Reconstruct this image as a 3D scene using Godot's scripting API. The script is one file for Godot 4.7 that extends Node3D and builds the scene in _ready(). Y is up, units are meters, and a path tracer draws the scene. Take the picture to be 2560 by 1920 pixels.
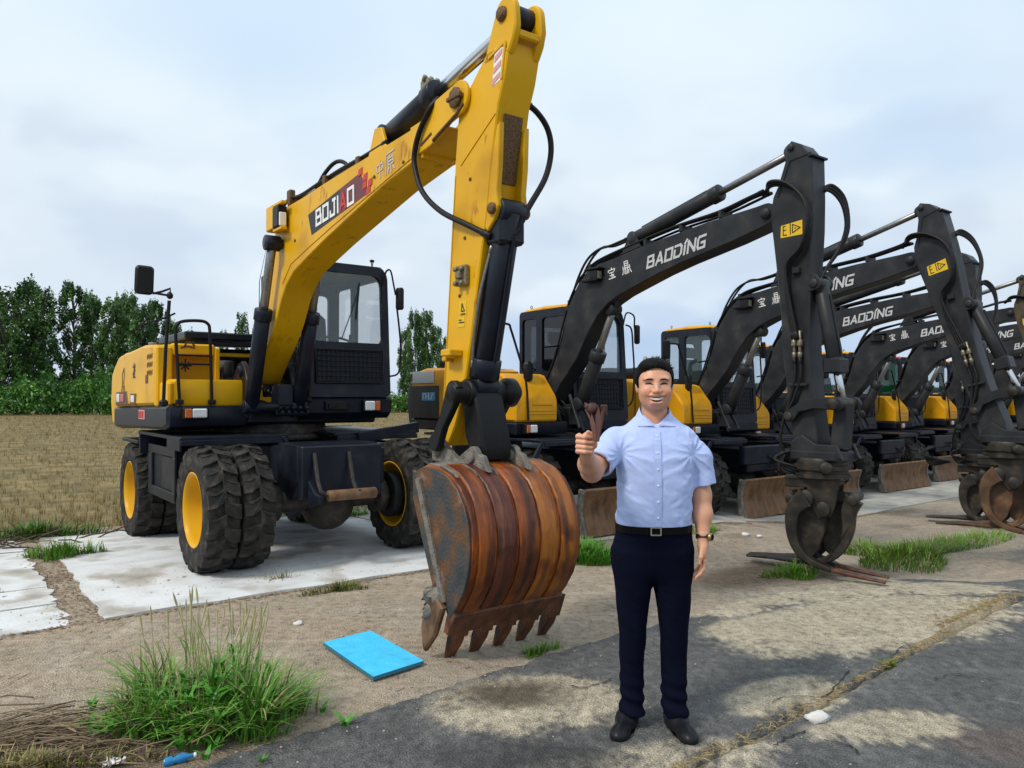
extends Node3D

# ------------------------------------------------------------------ mesh builder
class Mb:
	var v := PackedVector3Array()
	var n := PackedVector3Array()
	var u := PackedVector2Array()
	var c := PackedColorArray()
	var t := Transform3D()
	var col := Color.WHITE
	func tri(a: Vector3, b: Vector3, d: Vector3, na: Vector3, nb: Vector3, nd: Vector3, ua := Vector2.ZERO, ub := Vector2.ZERO, ud := Vector2.ZERO):
		a = t * a; b = t * b; d = t * d
		na = (t.basis * na).normalized(); nb = (t.basis * nb).normalized(); nd = (t.basis * nd).normalized()
		if (b - a).cross(d - a).dot(na + nb + nd) > 0.0:
			v.append(a); v.append(d); v.append(b)
			n.append(na); n.append(nd); n.append(nb)
			u.append(ua); u.append(ud); u.append(ub)
		else:
			v.append(a); v.append(b); v.append(d)
			n.append(na); n.append(nb); n.append(nd)
			u.append(ua); u.append(ub); u.append(ud)
		c.append(col); c.append(col); c.append(col)
	func quad(a: Vector3, b: Vector3, d: Vector3, e: Vector3, nn: Vector3):
		tri(a, b, d, nn, nn, nn, Vector2(0, 0), Vector2(1, 0), Vector2(1, 1))
		tri(a, d, e, nn, nn, nn, Vector2(0, 0), Vector2(1, 1), Vector2(0, 1))
	func face(a: Vector3, b: Vector3, d: Vector3, away: Vector3):
		var nn := (b - a).cross(d - a).normalized()
		if nn.dot((a + b + d) / 3.0 - away) < 0.0: nn = -nn
		tri(a, b, d, nn, nn, nn)
	func box(ce: Vector3, s: Vector3, bev := 0.006):
		var h := s * 0.5
		bev = minf(bev, minf(h.x, minf(h.y, h.z)) * 0.9)
		var i := h - Vector3.ONE * bev
		for ax in 3:
			var b1 := (ax + 1) % 3
			var b2 := (ax + 2) % 3
			for sg in [-1.0, 1.0]:
				var q := []
				for k in [[-1, -1], [1, -1], [1, 1], [-1, 1]]:
					var p := Vector3.ZERO
					p[ax] = sg * h[ax]; p[b1] = k[0] * i[b1]; p[b2] = k[1] * i[b2]
					q.append(ce + p)
				var nn := Vector3.ZERO
				nn[ax] = sg
				quad(q[0], q[1], q[2], q[3], nn)
			if bev > 0.0:
				for s1 in [-1.0, 1.0]:
					for s2 in [-1.0, 1.0]:
						var q2 := []
						for e in [-1.0, 1.0]:
							var p1 := Vector3.ZERO
							var p2 := Vector3.ZERO
							p1[ax] = e * i[ax]; p1[b1] = s1 * h[b1]; p1[b2] = s2 * i[b2]
							p2[ax] = e * i[ax]; p2[b1] = s1 * i[b1]; p2[b2] = s2 * h[b2]
							q2.append([ce + p1, ce + p2])
						var n2 := Vector3.ZERO
						n2[b1] = s1; n2[b2] = s2
						quad(q2[0][0], q2[0][1], q2[1][1], q2[1][0], n2.normalized())
		if bev > 0.0:
			for sx in [-1.0, 1.0]:
				for sy in [-1.0, 1.0]:
					for sz in [-1.0, 1.0]:
						var sg3 := Vector3(sx, sy, sz)
						var nn3 := sg3.normalized()
						tri(ce + sg3 * Vector3(h.x, i.y, i.z), ce + sg3 * Vector3(i.x, h.y, i.z), ce + sg3 * Vector3(i.x, i.y, h.z), nn3, nn3, nn3)
	func beam(a: Vector3, b: Vector3, w: float, h: float, bev := 0.004, up := Vector3.UP):
		# box from a to b; w across, h along up
		var old := t
		var z := (b - a).normalized()
		if absf(z.dot(up)) > 0.97: up = Vector3(0, 0, 1) if absf(z.z) < 0.9 else Vector3(1, 0, 0)
		var x := up.cross(z).normalized()
		var y := z.cross(x)
		t = t * Transform3D(Basis(x, y, z), (a + b) * 0.5)
		box(Vector3.ZERO, Vector3(w, h, a.distance_to(b)), bev)
		t = old
	func prism(poly: PackedVector2Array, x0: float, x1: float, bev := 0.006):
		# poly: (z, y) outline, pushed along x
		var m := poly.size()
		var area := 0.0
		for k in m:
			var p := poly[k]
			var q := poly[(k + 1) % m]
			area += p.x * q.y - q.x * p.y
		var sgn := 1.0 if area > 0.0 else -1.0
		var en := []
		for k in m:
			var d := (poly[(k + 1) % m] - poly[k]).normalized()
			en.append(Vector2(d.y, -d.x) * sgn)
		var ins := PackedVector2Array()
		var na := []
		var nb := []
		for k in m:
			var e0: Vector2 = en[(k + m - 1) % m]
			var e1: Vector2 = en[k]
			var mm := (e0 + e1).normalized()
			ins.append(poly[k] - mm * bev / maxf(0.45, mm.dot(e1)))
			if e0.dot(e1) > 0.8:
				na.append(mm); nb.append(mm)
			else:
				na.append(e0); nb.append(e1)
		var x0b := x0 + bev
		var x1b := x1 - bev
		for k in m:
			var j := (k + 1) % m
			var p := poly[k]
			var q := poly[j]
			var n0: Vector2 = nb[k]
			var n1: Vector2 = na[j]
			var N0 := Vector3(0, n0.y, n0.x)
			var N1 := Vector3(0, n1.y, n1.x)
			var A := Vector3(x0b, p.y, p.x)
			var B := Vector3(x0b, q.y, q.x)
			var C := Vector3(x1b, q.y, q.x)
			var D := Vector3(x1b, p.y, p.x)
			tri(A, B, C, N0, N1, N1)
			tri(A, C, D, N0, N1, N0)
			if bev > 0.0:
				var pi := ins[k]
				var qi := ins[j]
				for side in [-1.0, 1.0]:
					var xs := x0 if side < 0 else x1
					var xb := x0b if side < 0 else x1b
					var M0 := (N0 + Vector3(side, 0, 0)).normalized()
					var M1 := (N1 + Vector3(side, 0, 0)).normalized()
					var a2 := Vector3(xb, p.y, p.x)
					var b2 := Vector3(xb, q.y, q.x)
					var c2 := Vector3(xs, qi.y, qi.x)
					var d2 := Vector3(xs, pi.y, pi.x)
					tri(a2, b2, c2, M0, M1, M1)
					tri(a2, c2, d2, M0, M1, M0)
		var idx := Geometry2D.triangulate_polygon(ins)
		if idx.is_empty():
			idx = Geometry2D.triangulate_polygon(poly)
		for k in range(0, idx.size(), 3):
			for side in [-1.0, 1.0]:
				var xs := x0 if side < 0 else x1
				var nn := Vector3(side, 0, 0)
				tri(Vector3(xs, ins[idx[k]].y, ins[idx[k]].x), Vector3(xs, ins[idx[k + 1]].y, ins[idx[k + 1]].x), Vector3(xs, ins[idx[k + 2]].y, ins[idx[k + 2]].x), nn, nn, nn)
	func lathe(prof: PackedVector2Array, seg := 20, a0 := 0.0, a1 := TAU):
		# prof: (radius, y) along +Y of the current transform
		var m := prof.size()
		var nr := []
		for k in m - 1:
			var d := (prof[k + 1] - prof[k]).normalized()
			nr.append(Vector2(d.y, -d.x))
		for k in m - 1:
			var e: Vector2 = nr[k]
			var ea := e
			var eb := e
			if k > 0 and e.dot(nr[k - 1]) > 0.6: ea = (e + nr[k - 1]).normalized()
			if k < m - 2 and e.dot(nr[k + 1]) > 0.6: eb = (e + nr[k + 1]).normalized()
			for s in seg:
				var t0 := a0 + (a1 - a0) * s / seg
				var t1 := a0 + (a1 - a0) * (s + 1) / seg
				var d0 := Vector3(cos(t0), 0, sin(t0))
				var d1 := Vector3(cos(t1), 0, sin(t1))
				var up := Vector3.UP
				var A := d0 * prof[k].x + up * prof[k].y
				var B := d1 * prof[k].x + up * prof[k].y
				var C := d1 * prof[k + 1].x + up * prof[k + 1].y
				var D := d0 * prof[k + 1].x + up * prof[k + 1].y
				if prof[k].x > 1e-5: tri(A, B, C, d0 * ea.x + up * ea.y, d1 * ea.x + up * ea.y, d1 * eb.x + up * eb.y)
				if prof[k + 1].x > 1e-5: tri(A, C, D, d0 * ea.x + up * ea.y, d1 * eb.x + up * eb.y, d0 * eb.x + up * eb.y)
	func cyl(a: Vector3, b: Vector3, r: float, seg := 14, bev := 0.006, r2 := -1.0):
		if r2 < 0.0: r2 = r
		var old := t
		var y := (b - a).normalized()
		var x := (Vector3.RIGHT if absf(y.x) < 0.9 else Vector3.FORWARD).cross(y).normalized()
		t = t * Transform3D(Basis(x, y, x.cross(y)), a)
		var L := a.distance_to(b)
		bev = minf(bev, minf(L * 0.4, minf(r, r2) * 0.6))
		lathe(PackedVector2Array([Vector2(0, 0), Vector2(r - bev, 0), Vector2(r, bev), Vector2(r2, L - bev), Vector2(r2 - bev, L), Vector2(0, L)]), seg)
		t = old
	func tube(pts: Array, r, seg := 8, caps := true):
		var m := pts.size()
		var fr := []
		var px := Vector3.ZERO
		for k in m:
			var d: Vector3 = (pts[mini(k + 1, m - 1)] - pts[maxi(k - 1, 0)]).normalized()
			if k == 0:
				px = (Vector3.UP if absf(d.y) < 0.9 else Vector3.RIGHT).cross(d).normalized()
			else:
				px = (px - d * px.dot(d)).normalized()
			fr.append([px, d.cross(px), d])
		for k in m - 1:
			var r0: float = r[k] if r is Array else r
			var r1: float = r[k + 1] if r is Array else r
			for s in seg:
				var t0 := TAU * s / seg
				var t1 := TAU * (s + 1) / seg
				var n0: Vector3 = fr[k][0] * cos(t0) + fr[k][1] * sin(t0)
				var n1: Vector3 = fr[k][0] * cos(t1) + fr[k][1] * sin(t1)
				var m0: Vector3 = fr[k + 1][0] * cos(t0) + fr[k + 1][1] * sin(t0)
				var m1: Vector3 = fr[k + 1][0] * cos(t1) + fr[k + 1][1] * sin(t1)
				tri(pts[k] + n0 * r0, pts[k] + n1 * r0, pts[k + 1] + m1 * r1, n0, n1, m1)
				tri(pts[k] + n0 * r0, pts[k + 1] + m1 * r1, pts[k + 1] + m0 * r1, n0, m1, m0)
		if caps:
			for e in [0, m - 1]:
				var re: float = r[e] if r is Array else r
				var nn: Vector3 = fr[e][2] * (-1.0 if e == 0 else 1.0)
				for s in range(1, seg - 1):
					var q := []
					for w in [0, s, s + 1]:
						q.append(pts[e] + (fr[e][0] * cos(TAU * w / seg) + fr[e][1] * sin(TAU * w / seg)) * re)
					tri(q[0], q[1], q[2], nn, nn, nn)
	func ball(ce: Vector3, r: Vector3, seg := 12, ring := 8):
		for i in ring:
			for s in seg:
				var q := []
				for k in [[i, s], [i, s + 1], [i + 1, s + 1], [i + 1, s]]:
					var a: float = PI * k[0] / ring
					var b: float = TAU * k[1] / seg
					q.append(Vector3(sin(a) * cos(b), cos(a), sin(a) * sin(b)))
				var nq := []
				for w in q: nq.append((w / r).normalized())
				if i > 0: tri(ce + q[0] * r, ce + q[1] * r, ce + q[2] * r, nq[0], nq[1], nq[2])
				if i < ring - 1: tri(ce + q[0] * r, ce + q[2] * r, ce + q[3] * r, nq[0], nq[2], nq[3])
	func add(o: Mb):
		v.append_array(o.v); n.append_array(o.n); u.append_array(o.u); c.append_array(o.c)
	func add_at(o: Mb, tr: Transform3D, tint = null):
		# a copy of another builder's triangles under a turn and shift
		v.append_array(tr * o.v)
		var b := Transform3D(tr.basis.orthonormalized(), Vector3.ZERO)
		n.append_array(b * o.n)
		u.append_array(o.u)
		if tint == null:
			c.append_array(o.c)
		else:
			var cc := PackedColorArray()
			cc.resize(o.c.size())
			cc.fill(tint)
			c.append_array(cc)
	func mesh(m: Material = null) -> ArrayMesh:
		var a := []
		a.resize(Mesh.ARRAY_MAX)
		a[Mesh.ARRAY_VERTEX] = v
		a[Mesh.ARRAY_NORMAL] = n
		a[Mesh.ARRAY_TEX_UV] = u
		a[Mesh.ARRAY_COLOR] = c
		var r := ArrayMesh.new()
		r.add_surface_from_arrays(Mesh.PRIMITIVE_TRIANGLES, a)
		if m: r.surface_set_material(0, m)
		return r

# ------------------------------------------------------------------ naming helpers
var taken := {}
var M := {}
var rng := RandomNumberGenerator.new()

func numbered(called: String) -> String:
	var k: int = taken.get(called, 0)
	taken[called] = k + 1
	return called if k == 0 else "%s_%03d" % [called, k]

func tag(o: Node, label: String, category := "", group := "", kind := ""):
	if label != "": o.set_meta("label", label)
	if category != "": o.set_meta("category", category)
	if group != "": o.set_meta("group", group)
	if kind != "": o.set_meta("kind", kind)
	return o

func thing(called: String, label: String, category: String, group := "") -> Node3D:
	var o := Node3D.new()
	o.name = numbered(called)
	add_child(o)
	tag(o, label, category, group)
	return o

func part(called: String, b: Mb, m: Material, parent: Node) -> MeshInstance3D:
	var o := MeshInstance3D.new()
	o.name = called if parent != self else numbered(called)
	o.mesh = b.mesh(m)
	parent.add_child(o, true)
	return o

func share(called: String, me: Mesh, parent: Node, at := Transform3D()) -> MeshInstance3D:
	var o := MeshInstance3D.new()
	o.name = called if parent != self else numbered(called)
	o.mesh = me
	o.transform = at
	parent.add_child(o, true)
	return o

func curve(pts: Array, steps := 5) -> Array:
	# Catmull-Rom through the points
	var out := []
	var m := pts.size()
	for k in m - 1:
		var p0 = pts[maxi(k - 1, 0)]
		var p1 = pts[k]
		var p2 = pts[k + 1]
		var p3 = pts[mini(k + 2, m - 1)]
		for s in steps:
			var x := float(s) / steps
			out.append(0.5 * (2.0 * p1 + (p2 - p0) * x + (2.0 * p0 - 5.0 * p1 + 4.0 * p2 - p3) * x * x + (3.0 * p1 - p0 - 3.0 * p2 + p3) * x * x * x))
	out.append(pts[m - 1])
	return out

func pv(a: Array) -> PackedVector2Array:
	var o := PackedVector2Array()
	for k in range(0, a.size(), 2): o.append(Vector2(a[k], a[k + 1]))
	return o

func ring(cz: float, cy: float, r: float, a0: float, a1: float, steps := 8) -> Array:
	var o := []
	for k in steps + 1:
		var a := deg_to_rad(lerpf(a0, a1, float(k) / steps))
		o.append(cz + cos(a) * r); o.append(cy + sin(a) * r)
	return o

# ------------------------------------------------------------------ materials
func noise(seed_: int, freq: float, oct := 4, type := FastNoiseLite.TYPE_SIMPLEX_SMOOTH, gain := 0.5) -> FastNoiseLite:
	var f := FastNoiseLite.new()
	f.seed = seed_; f.frequency = freq; f.fractal_octaves = oct; f.noise_type = type; f.fractal_gain = gain
	return f

func ramp(stops: Array) -> Gradient:
	var g := Gradient.new()
	var o := PackedFloat32Array()
	var c := PackedColorArray()
	for s in stops:
		o.append(s[0])
		var l: Color = s[1]
		c.append(l.linear_to_srgb())
	g.offsets = o; g.colors = c
	return g

func ntex(f: FastNoiseLite, stops: Array, size := 512) -> NoiseTexture2D:
	var t := NoiseTexture2D.new()
	t.width = size; t.height = size; t.seamless = true; t.noise = f
	t.seamless_blend_skirt = 0.2
	if stops: t.color_ramp = ramp(stops)
	return t

func C(r: float, g: float, b: float) -> Color: return Color(r, g, b)

func smat(called: String, stops: Array, rough: float, scale: Vector3, f: FastNoiseLite, metal := 0.0, bump := 0.0, bscale := Vector3.ZERO, bf: FastNoiseLite = null) -> StandardMaterial3D:
	var m := StandardMaterial3D.new()
	m.resource_name = called
	m.roughness = rough; m.metallic = metal
	m.albedo_texture = ntex(f, stops)
	m.uv1_triplanar = true
	m.uv1_scale = scale
	if bump > 0.0:
		m.heightmap_enabled = true
		m.heightmap_texture = ntex(bf if bf else f, [])
		m.heightmap_scale = bump
	M[called] = m
	return m

func grime(m: StandardMaterial3D, f: FastNoiseLite, stops: Array, scale: Vector3, world := false):
	# a second, larger pattern multiplied over the first
	m.detail_enabled = true
	m.detail_blend_mode = BaseMaterial3D.BLEND_MODE_MUL
	m.detail_albedo = ntex(f, stops)
	m.detail_uv_layer = BaseMaterial3D.DETAIL_UV_2
	m.uv2_triplanar = true
	m.uv2_world_triplanar = world
	m.uv2_scale = scale

func flat(called: String, c: Color, rough: float, metal := 0.0) -> StandardMaterial3D:
	var m := StandardMaterial3D.new()
	m.resource_name = called
	m.albedo_color = c.linear_to_srgb(); m.roughness = rough; m.metallic = metal
	M[called] = m
	return m

func make_materials():
	var blot := noise(3, 0.012, 5)
	var fine := noise(5, 0.05, 4)
	var streak := noise(9, 0.02, 4)
	var grain := noise(17, 0.12, 3)
	var y := smat("yellow_paint", [[0.0, C(.48, .24, .004)], [.35, C(.66, .352, .004)], [.6, C(.70, .378, .004)], [1.0, C(.74, .41, .006)]], .38, Vector3(.35, .35, .35), noise(3, .006, 4))
	grime(y, noise(41, .011, 6, FastNoiseLite.TYPE_SIMPLEX_SMOOTH, .6), [[0.0, C(.35, .26, .18)], [.12, C(.72, .62, .5)], [.20, C(1, 1, 1)], [1.0, C(1, 1, 1)]], Vector3(.7, .28, .7))
	y.metallic_specular = .35
	var o := smat("orange_paint", [[0.0, C(.48, .21, .004)], [.35, C(.66, .30, .005)], [1.0, C(.74, .36, .007)]], .42, Vector3(.4, .4, .4), noise(3, .006, 4))
	grime(o, noise(43, .011, 6, FastNoiseLite.TYPE_SIMPLEX_SMOOTH, .6), [[0.0, C(.3, .22, .15)], [.2, C(.72, .6, .5)], [.32, C(1, 1, 1)], [1.0, C(1, 1, 1)]], Vector3(.7, .3, .7))
	o.metallic_specular = .35
	smat("navy_paint", [[0.0, C(.005, .006, .011)], [.5, C(.009, .012, .022)], [.8, C(.015, .018, .027)], [1.0, C(.04, .036, .03)]], .36, Vector3(.5, .5, .5), blot)
	smat("charcoal_paint", [[0.0, C(.010, .011, .013)], [.45, C(.019, .021, .025)], [.7, C(.028, .029, .032)], [.9, C(.045, .042, .037)], [1.0, C(.10, .088, .07)]], .45, Vector3(.45, .45, .45), blot)
	smat("dirty_steel", [[0.0, C(.008, .007, .007)], [.4, C(.02, .018, .016)], [.65, C(.045, .036, .028)], [1.0, C(.12, .09, .06)]], .6, Vector3(.9, .9, .9), noise(8, .02, 5), .1, .4, Vector3.ZERO, grain)
	smat("black_plastic", [[0.0, C(.004, .004, .005)], [1.0, C(.011, .011, .012)]], .45, Vector3(1, 1, 1), fine)
	smat("rubber_hose", [[0.0, C(.005, .005, .006)], [.7, C(.013, .012, .012)], [1.0, C(.04, .035, .03)]], .5, Vector3(1, 1, 1), fine)
	smat("tyre_rubber", [[0.0, C(.008, .008, .008)], [.4, C(.018, .017, .016)], [.65, C(.038, .034, .030)], [1.0, C(.11, .092, .07)]], .75, Vector3(.8, .8, .8), noise(21, .018, 5), 0.0, .5, Vector3.ZERO, grain)
	var r := smat("rust", [[0.0, C(.03, .011, .006)], [.25, C(.11, .026, .006)], [.42, C(.26, .060, .006)], [.62, C(.36, .092, .007)], [.82, C(.20, .044, .007)], [.92, C(.24, .09, .03)], [1.0, C(.30, .24, .2)]], .45, Vector3(1.8, .16, .35), noise(33, .012, 5), .0, .5, Vector3.ZERO, grain)
	grime(r, noise(37, .014, 5), [[0.0, C(.14, .12, .11)], [.34, C(.45, .38, .34)], [.52, C(1, 1, 1)], [1.0, C(1, 1, 1)]], Vector3(.45, .45, .45))
	var r2 := smat("rust_maroon", [[0.0, C(.025, .009, .006)], [.4, C(.085, .019, .010)], [.65, C(.13, .028, .012)], [.9, C(.2, .07, .03)], [1.0, C(.28, .22, .18)]], .45, Vector3(1.8, .16, .35), noise(133, .012, 5), .0, .5, Vector3.ZERO, grain)
	grime(r2, noise(137, .014, 5), [[0.0, C(.14, .12, .11)], [.34, C(.45, .38, .34)], [.52, C(1, 1, 1)], [1.0, C(1, 1, 1)]], Vector3(.45, .45, .45))
	var r3 := smat("rust_amber", [[0.0, C(.03, .011, .006)], [.25, C(.16, .042, .007)], [.45, C(.35, .105, .008)], [.68, C(.44, .145, .010)], [.84, C(.24, .064, .008)], [1.0, C(.42, .22, .08)]], .42, Vector3(1.8, .16, .35), noise(143, .012, 5), .0, .5, Vector3.ZERO, grain)
	grime(r3, noise(147, .014, 5), [[0.0, C(.14, .12, .11)], [.34, C(.45, .38, .34)], [.52, C(1, 1, 1)], [1.0, C(1, 1, 1)]], Vector3(.45, .45, .45))
	smat("rust_dark", [[0.0, C(.03, .013, .008)], [.4, C(.08, .028, .012)], [.65, C(.15, .05, .016)], [1.0, C(.24, .11, .05)]], .6, Vector3(.9, .6, .9), noise(34, .02, 5), .0, .5, Vector3.ZERO, grain)
	smat("bucket_grey", [[0.0, C(.022, .024, .027)], [.45, C(.045, .046, .048)], [.6, C(.09, .045, .022)], [.75, C(.13, .055, .02)], [1.0, C(.22, .17, .12)]], .55, Vector3(.6, .6, .6), noise(35, .014, 5), .0, .4, Vector3.ZERO, grain)
	smat("dusty_plate", [[0.0, C(.06, .052, .045)], [.5, C(.16, .145, .125)], [1.0, C(.28, .25, .215)]], .85, Vector3(1, 1, 1), noise(36, .02, 5), 0.0, .6, Vector3.ZERO, grain)
	smat("blade_rust", [[0.0, C(.05, .024, .011)], [.35, C(.12, .055, .022)], [.55, C(.19, .088, .032)], [.75, C(.14, .085, .045)], [1.0, C(.28, .20, .13)]], .65, Vector3(.7, .35, .7), noise(38, .02, 5), 0.0, .5, Vector3.ZERO, grain)
	smat("claw_steel", [[0.0, C(.012, .011, .010)], [.45, C(.030, .027, .024)], [.7, C(.055, .045, .034)], [1.0, C(.13, .085, .05)]], .45, Vector3(.6, .6, .6), noise(39, .02, 5), .15)
	smat("stick_brown", [[0.0, C(.02, .015, .010)], [.5, C(.055, .038, .016)], [1.0, C(.11, .075, .025)]], .5, Vector3(.5, .5, .5), noise(140, .02, 5))
	smat("claw_rust", [[0.0, C(.03, .018, .011)], [.45, C(.085, .042, .018)], [.7, C(.14, .07, .028)], [1.0, C(.2, .13, .07)]], .55, Vector3(.6, .6, .6), noise(139, .02, 5), .1)
	flat("chrome", C(.62, .63, .65), .16, 1.0)
	smat("worn_rod", [[0.0, C(.16, .16, .16)], [1.0, C(.32, .32, .32)]], .35, Vector3(1, 1, 1), fine, .8)
	smat("pin_rust", [[0.0, C(.03, .015, .008)], [.5, C(.12, .06, .02)], [1.0, C(.25, .15, .06)]], .6, Vector3(2, 2, 2), fine, .2)
	smat("brass", [[0.0, C(.12, .10, .06)], [1.0, C(.38, .34, .24)]], .4, Vector3(2, 2, 2), fine, .6)
	flat("lamp_clear", C(.82, .84, .86), .12, .25)
	flat("lens_orange", C(.55, .13, .03), .2)
	flat("lens_red", C(.5, .03, .03), .2)
	flat("white_print", C(.78, .78, .78), .5)
	flat("grey_print", C(.50, .51, .52), .55)
	flat("red_print", C(.50, .025, .03), .45)
	flat("maroon_print", C(.13, .02, .026), .45)
	flat("black_print", C(.008, .009, .012), .45)
	flat("brown_print", C(.10, .045, .01), .5)
	flat("pink_print", C(.62, .30, .30), .6)
	flat("label_yellow", C(.72, .46, .008), .5)
	flat("cab_red", C(.45, .02, .02), .45)
	flat("sign_blue", C(.05, .28, .5), .5)
	smat("seat_cloth", [[0.0, C(.03, .03, .033)], [1.0, C(.06, .06, .064)]], .9, Vector3(2, 2, 2), fine)
	smat("cab_lining", [[0.0, C(.10, .10, .11)], [1.0, C(.16, .16, .17)]], .8, Vector3(2, 2, 2), fine)
	var g := StandardMaterial3D.new()
	g.resource_name = "window_glass"
	g.transparency = BaseMaterial3D.TRANSPARENCY_ALPHA
	g.albedo_color = Color(.30, .45, .45, .10); g.roughness = .04
	M["glass"] = g
	var dg := StandardMaterial3D.new()
	dg.resource_name = "tinted_glass"
	dg.transparency = BaseMaterial3D.TRANSPARENCY_ALPHA
	dg.albedo_color = Color(.03, .03, .045, .72); dg.roughness = .05
	M["dark_glass"] = dg
	var gg := StandardMaterial3D.new()
	gg.resource_name = "green_glass"
	gg.transparency = BaseMaterial3D.TRANSPARENCY_ALPHA
	gg.albedo_color = Color(.02, .22, .13, .75); gg.roughness = .05
	M["green_glass"] = gg
	flat("mirror_face", C(.7, .7, .7), .05, 1.0)
	for k in ["navy_paint", "charcoal_paint", "black_plastic", "rubber_hose", "tyre_rubber", "claw_steel"]: M[k].metallic_specular = .36
	# people
	var sk := smat("skin", [[0.0, C(.62, .30, .18)], [.5, C(.68, .345, .215)], [1.0, C(.72, .385, .25)]], .45, Vector3(6, 6, 6), fine)
	sk.subsurf_scatter_enabled = true; sk.subsurf_scatter_strength = .12
	sk.vertex_color_use_as_albedo = true
	flat("hair", C(.004, .0035, .0035), .6)
	M.hair.metallic_specular = .25
	var sh := smat("shirt_cloth", [[0.0, C(.42, .53, .92)], [.5, C(.48, .585, .94)], [1.0, C(.54, .64, .95)]], .8, Vector3(26, 26, 26), noise(51, .09, 3), 0.0, .12, Vector3.ZERO, noise(52, .14, 3))
	sh.rim_enabled = true; sh.rim = .2
	flat("shirt_light", C(.72, .77, .93), .8)
	smat("trouser_cloth", [[0.0, C(.0026, .0036, .011)], [1.0, C(.0055, .0072, .019)]], .85, Vector3(20, 20, 20), noise(53, .08, 3), 0.0, .08)
	smat("shoe_leather", [[0.0, C(.007, .008, .010)], [1.0, C(.016, .018, .022)]], .38, Vector3(9, 9, 9), fine)
	flat("belt_leather", C(.006, .0055, .0055), .35)
	flat("teeth", C(.80, .78, .74), .25)
	flat("lip", C(.42, .10, .085), .4)
	flat("mouth_dark", C(.05, .012, .012), .6)
	flat("eye_dark", C(.02, .012, .01), .25)
	flat("brow", C(.03, .018, .014), .7)
	flat("watch_dark", C(.03, .022, .015), .3, .3)
	flat("watch_gold", C(.45, .33, .17), .3, .8)
	flat("wrap_brown", C(.17, .075, .06), .6)
	flat("wrap_dark", C(.06, .018, .014), .6)
	M.trouser_cloth.metallic_specular = .15
	M.shoe_leather.metallic_specular = .3
	M.belt_leather.metallic_specular = .2
	# ground things
	smat("concrete", [[0.0, C(.44, .44, .43)], [.3, C(.60, .60, .60)], [.6, C(.66, .67, .68)], [1.0, C(.71, .72, .73)]], .85, Vector3(.35, .35, .35), noise(61, .012, 6), 0.0, .25, Vector3.ZERO, grain)
	grime(M.concrete, noise(62, .01, 6), [[0.0, C(.42, .37, .31)], [.28, C(.72, .68, .62)], [.45, C(1, 1, 1)], [1.0, C(1, 1, 1)]], Vector3(.22, .22, .22), true)
	smat("old_concrete", [[0.0, C(.20, .185, .16)], [.4, C(.33, .315, .285)], [1.0, C(.46, .45, .42)]], .9, Vector3(.35, .35, .35), noise(63, .014, 6), 0.0, .4, Vector3.ZERO, grain)
	smat("field_soil", [[0.0, C(.09, .064, .022)], [.4, C(.17, .122, .044)], [.7, C(.23, .168, .064)], [1.0, C(.31, .235, .10)]], .95, Vector3(.06, .06, .06), noise(64, .03, 6), 0.0, 3.0, Vector3.ZERO, grain)
	grime(M.field_soil, noise(65, .02, 5), [[0.0, C(.6, .66, .5)], [.5, C(.95, .95, .95)], [1.0, C(1, 1, 1)]], Vector3(.012, .012, .03), true)
	smat("foam_blue", [[0.0, C(.06, .40, .62)], [.3, C(.05, .54, .90)], [.6, C(.05, .58, .96)], [1.0, C(.12, .62, .96)]], .6, Vector3(1.2, 1.2, 1.2), noise(67, .012, 6, FastNoiseLite.TYPE_SIMPLEX_SMOOTH, .6), 0.0, .3, Vector3.ZERO, grain)
	smat("foam_edge", [[0.0, C(.02, .10, .14)], [1.0, C(.05, .24, .33)]], .8, Vector3(3, 3, 3), fine)
	smat("pale_stone", [[0.0, C(.55, .54, .51)], [1.0, C(.75, .74, .72)]], .8, Vector3(4, 4, 4), fine)
	smat("pebble", [[0.0, C(.24, .21, .17)], [1.0, C(.52, .48, .42)]], .9, Vector3(9, 9, 9), fine)
	smat("crumb_soil", [[0.0, C(.14, .10, .065)], [1.0, C(.38, .29, .20)]], .95, Vector3(9, 9, 9), fine)
	flat("bottle_blue", C(.02, .22, .48), .15)
	flat("rag_white", C(.7, .71, .70), .6)
	for k in [["leaf", .5], ["blade", .55], ["straw", .8]]:
		var m := StandardMaterial3D.new()
		m.resource_name = k[0]
		m.vertex_color_use_as_albedo = true
		m.roughness = k[1]
		m.cull_mode = BaseMaterial3D.CULL_DISABLED
		if k[0] != "straw":
			m.backlight_enabled = true
			m.backlight = Color(.14, .24, .04)
		M[k[0]] = m
	smat("bark", [[0.0, C(.05, .042, .034)], [1.0, C(.17, .15, .12)]], .95, Vector3(.8, .2, .8), fine)

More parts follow.
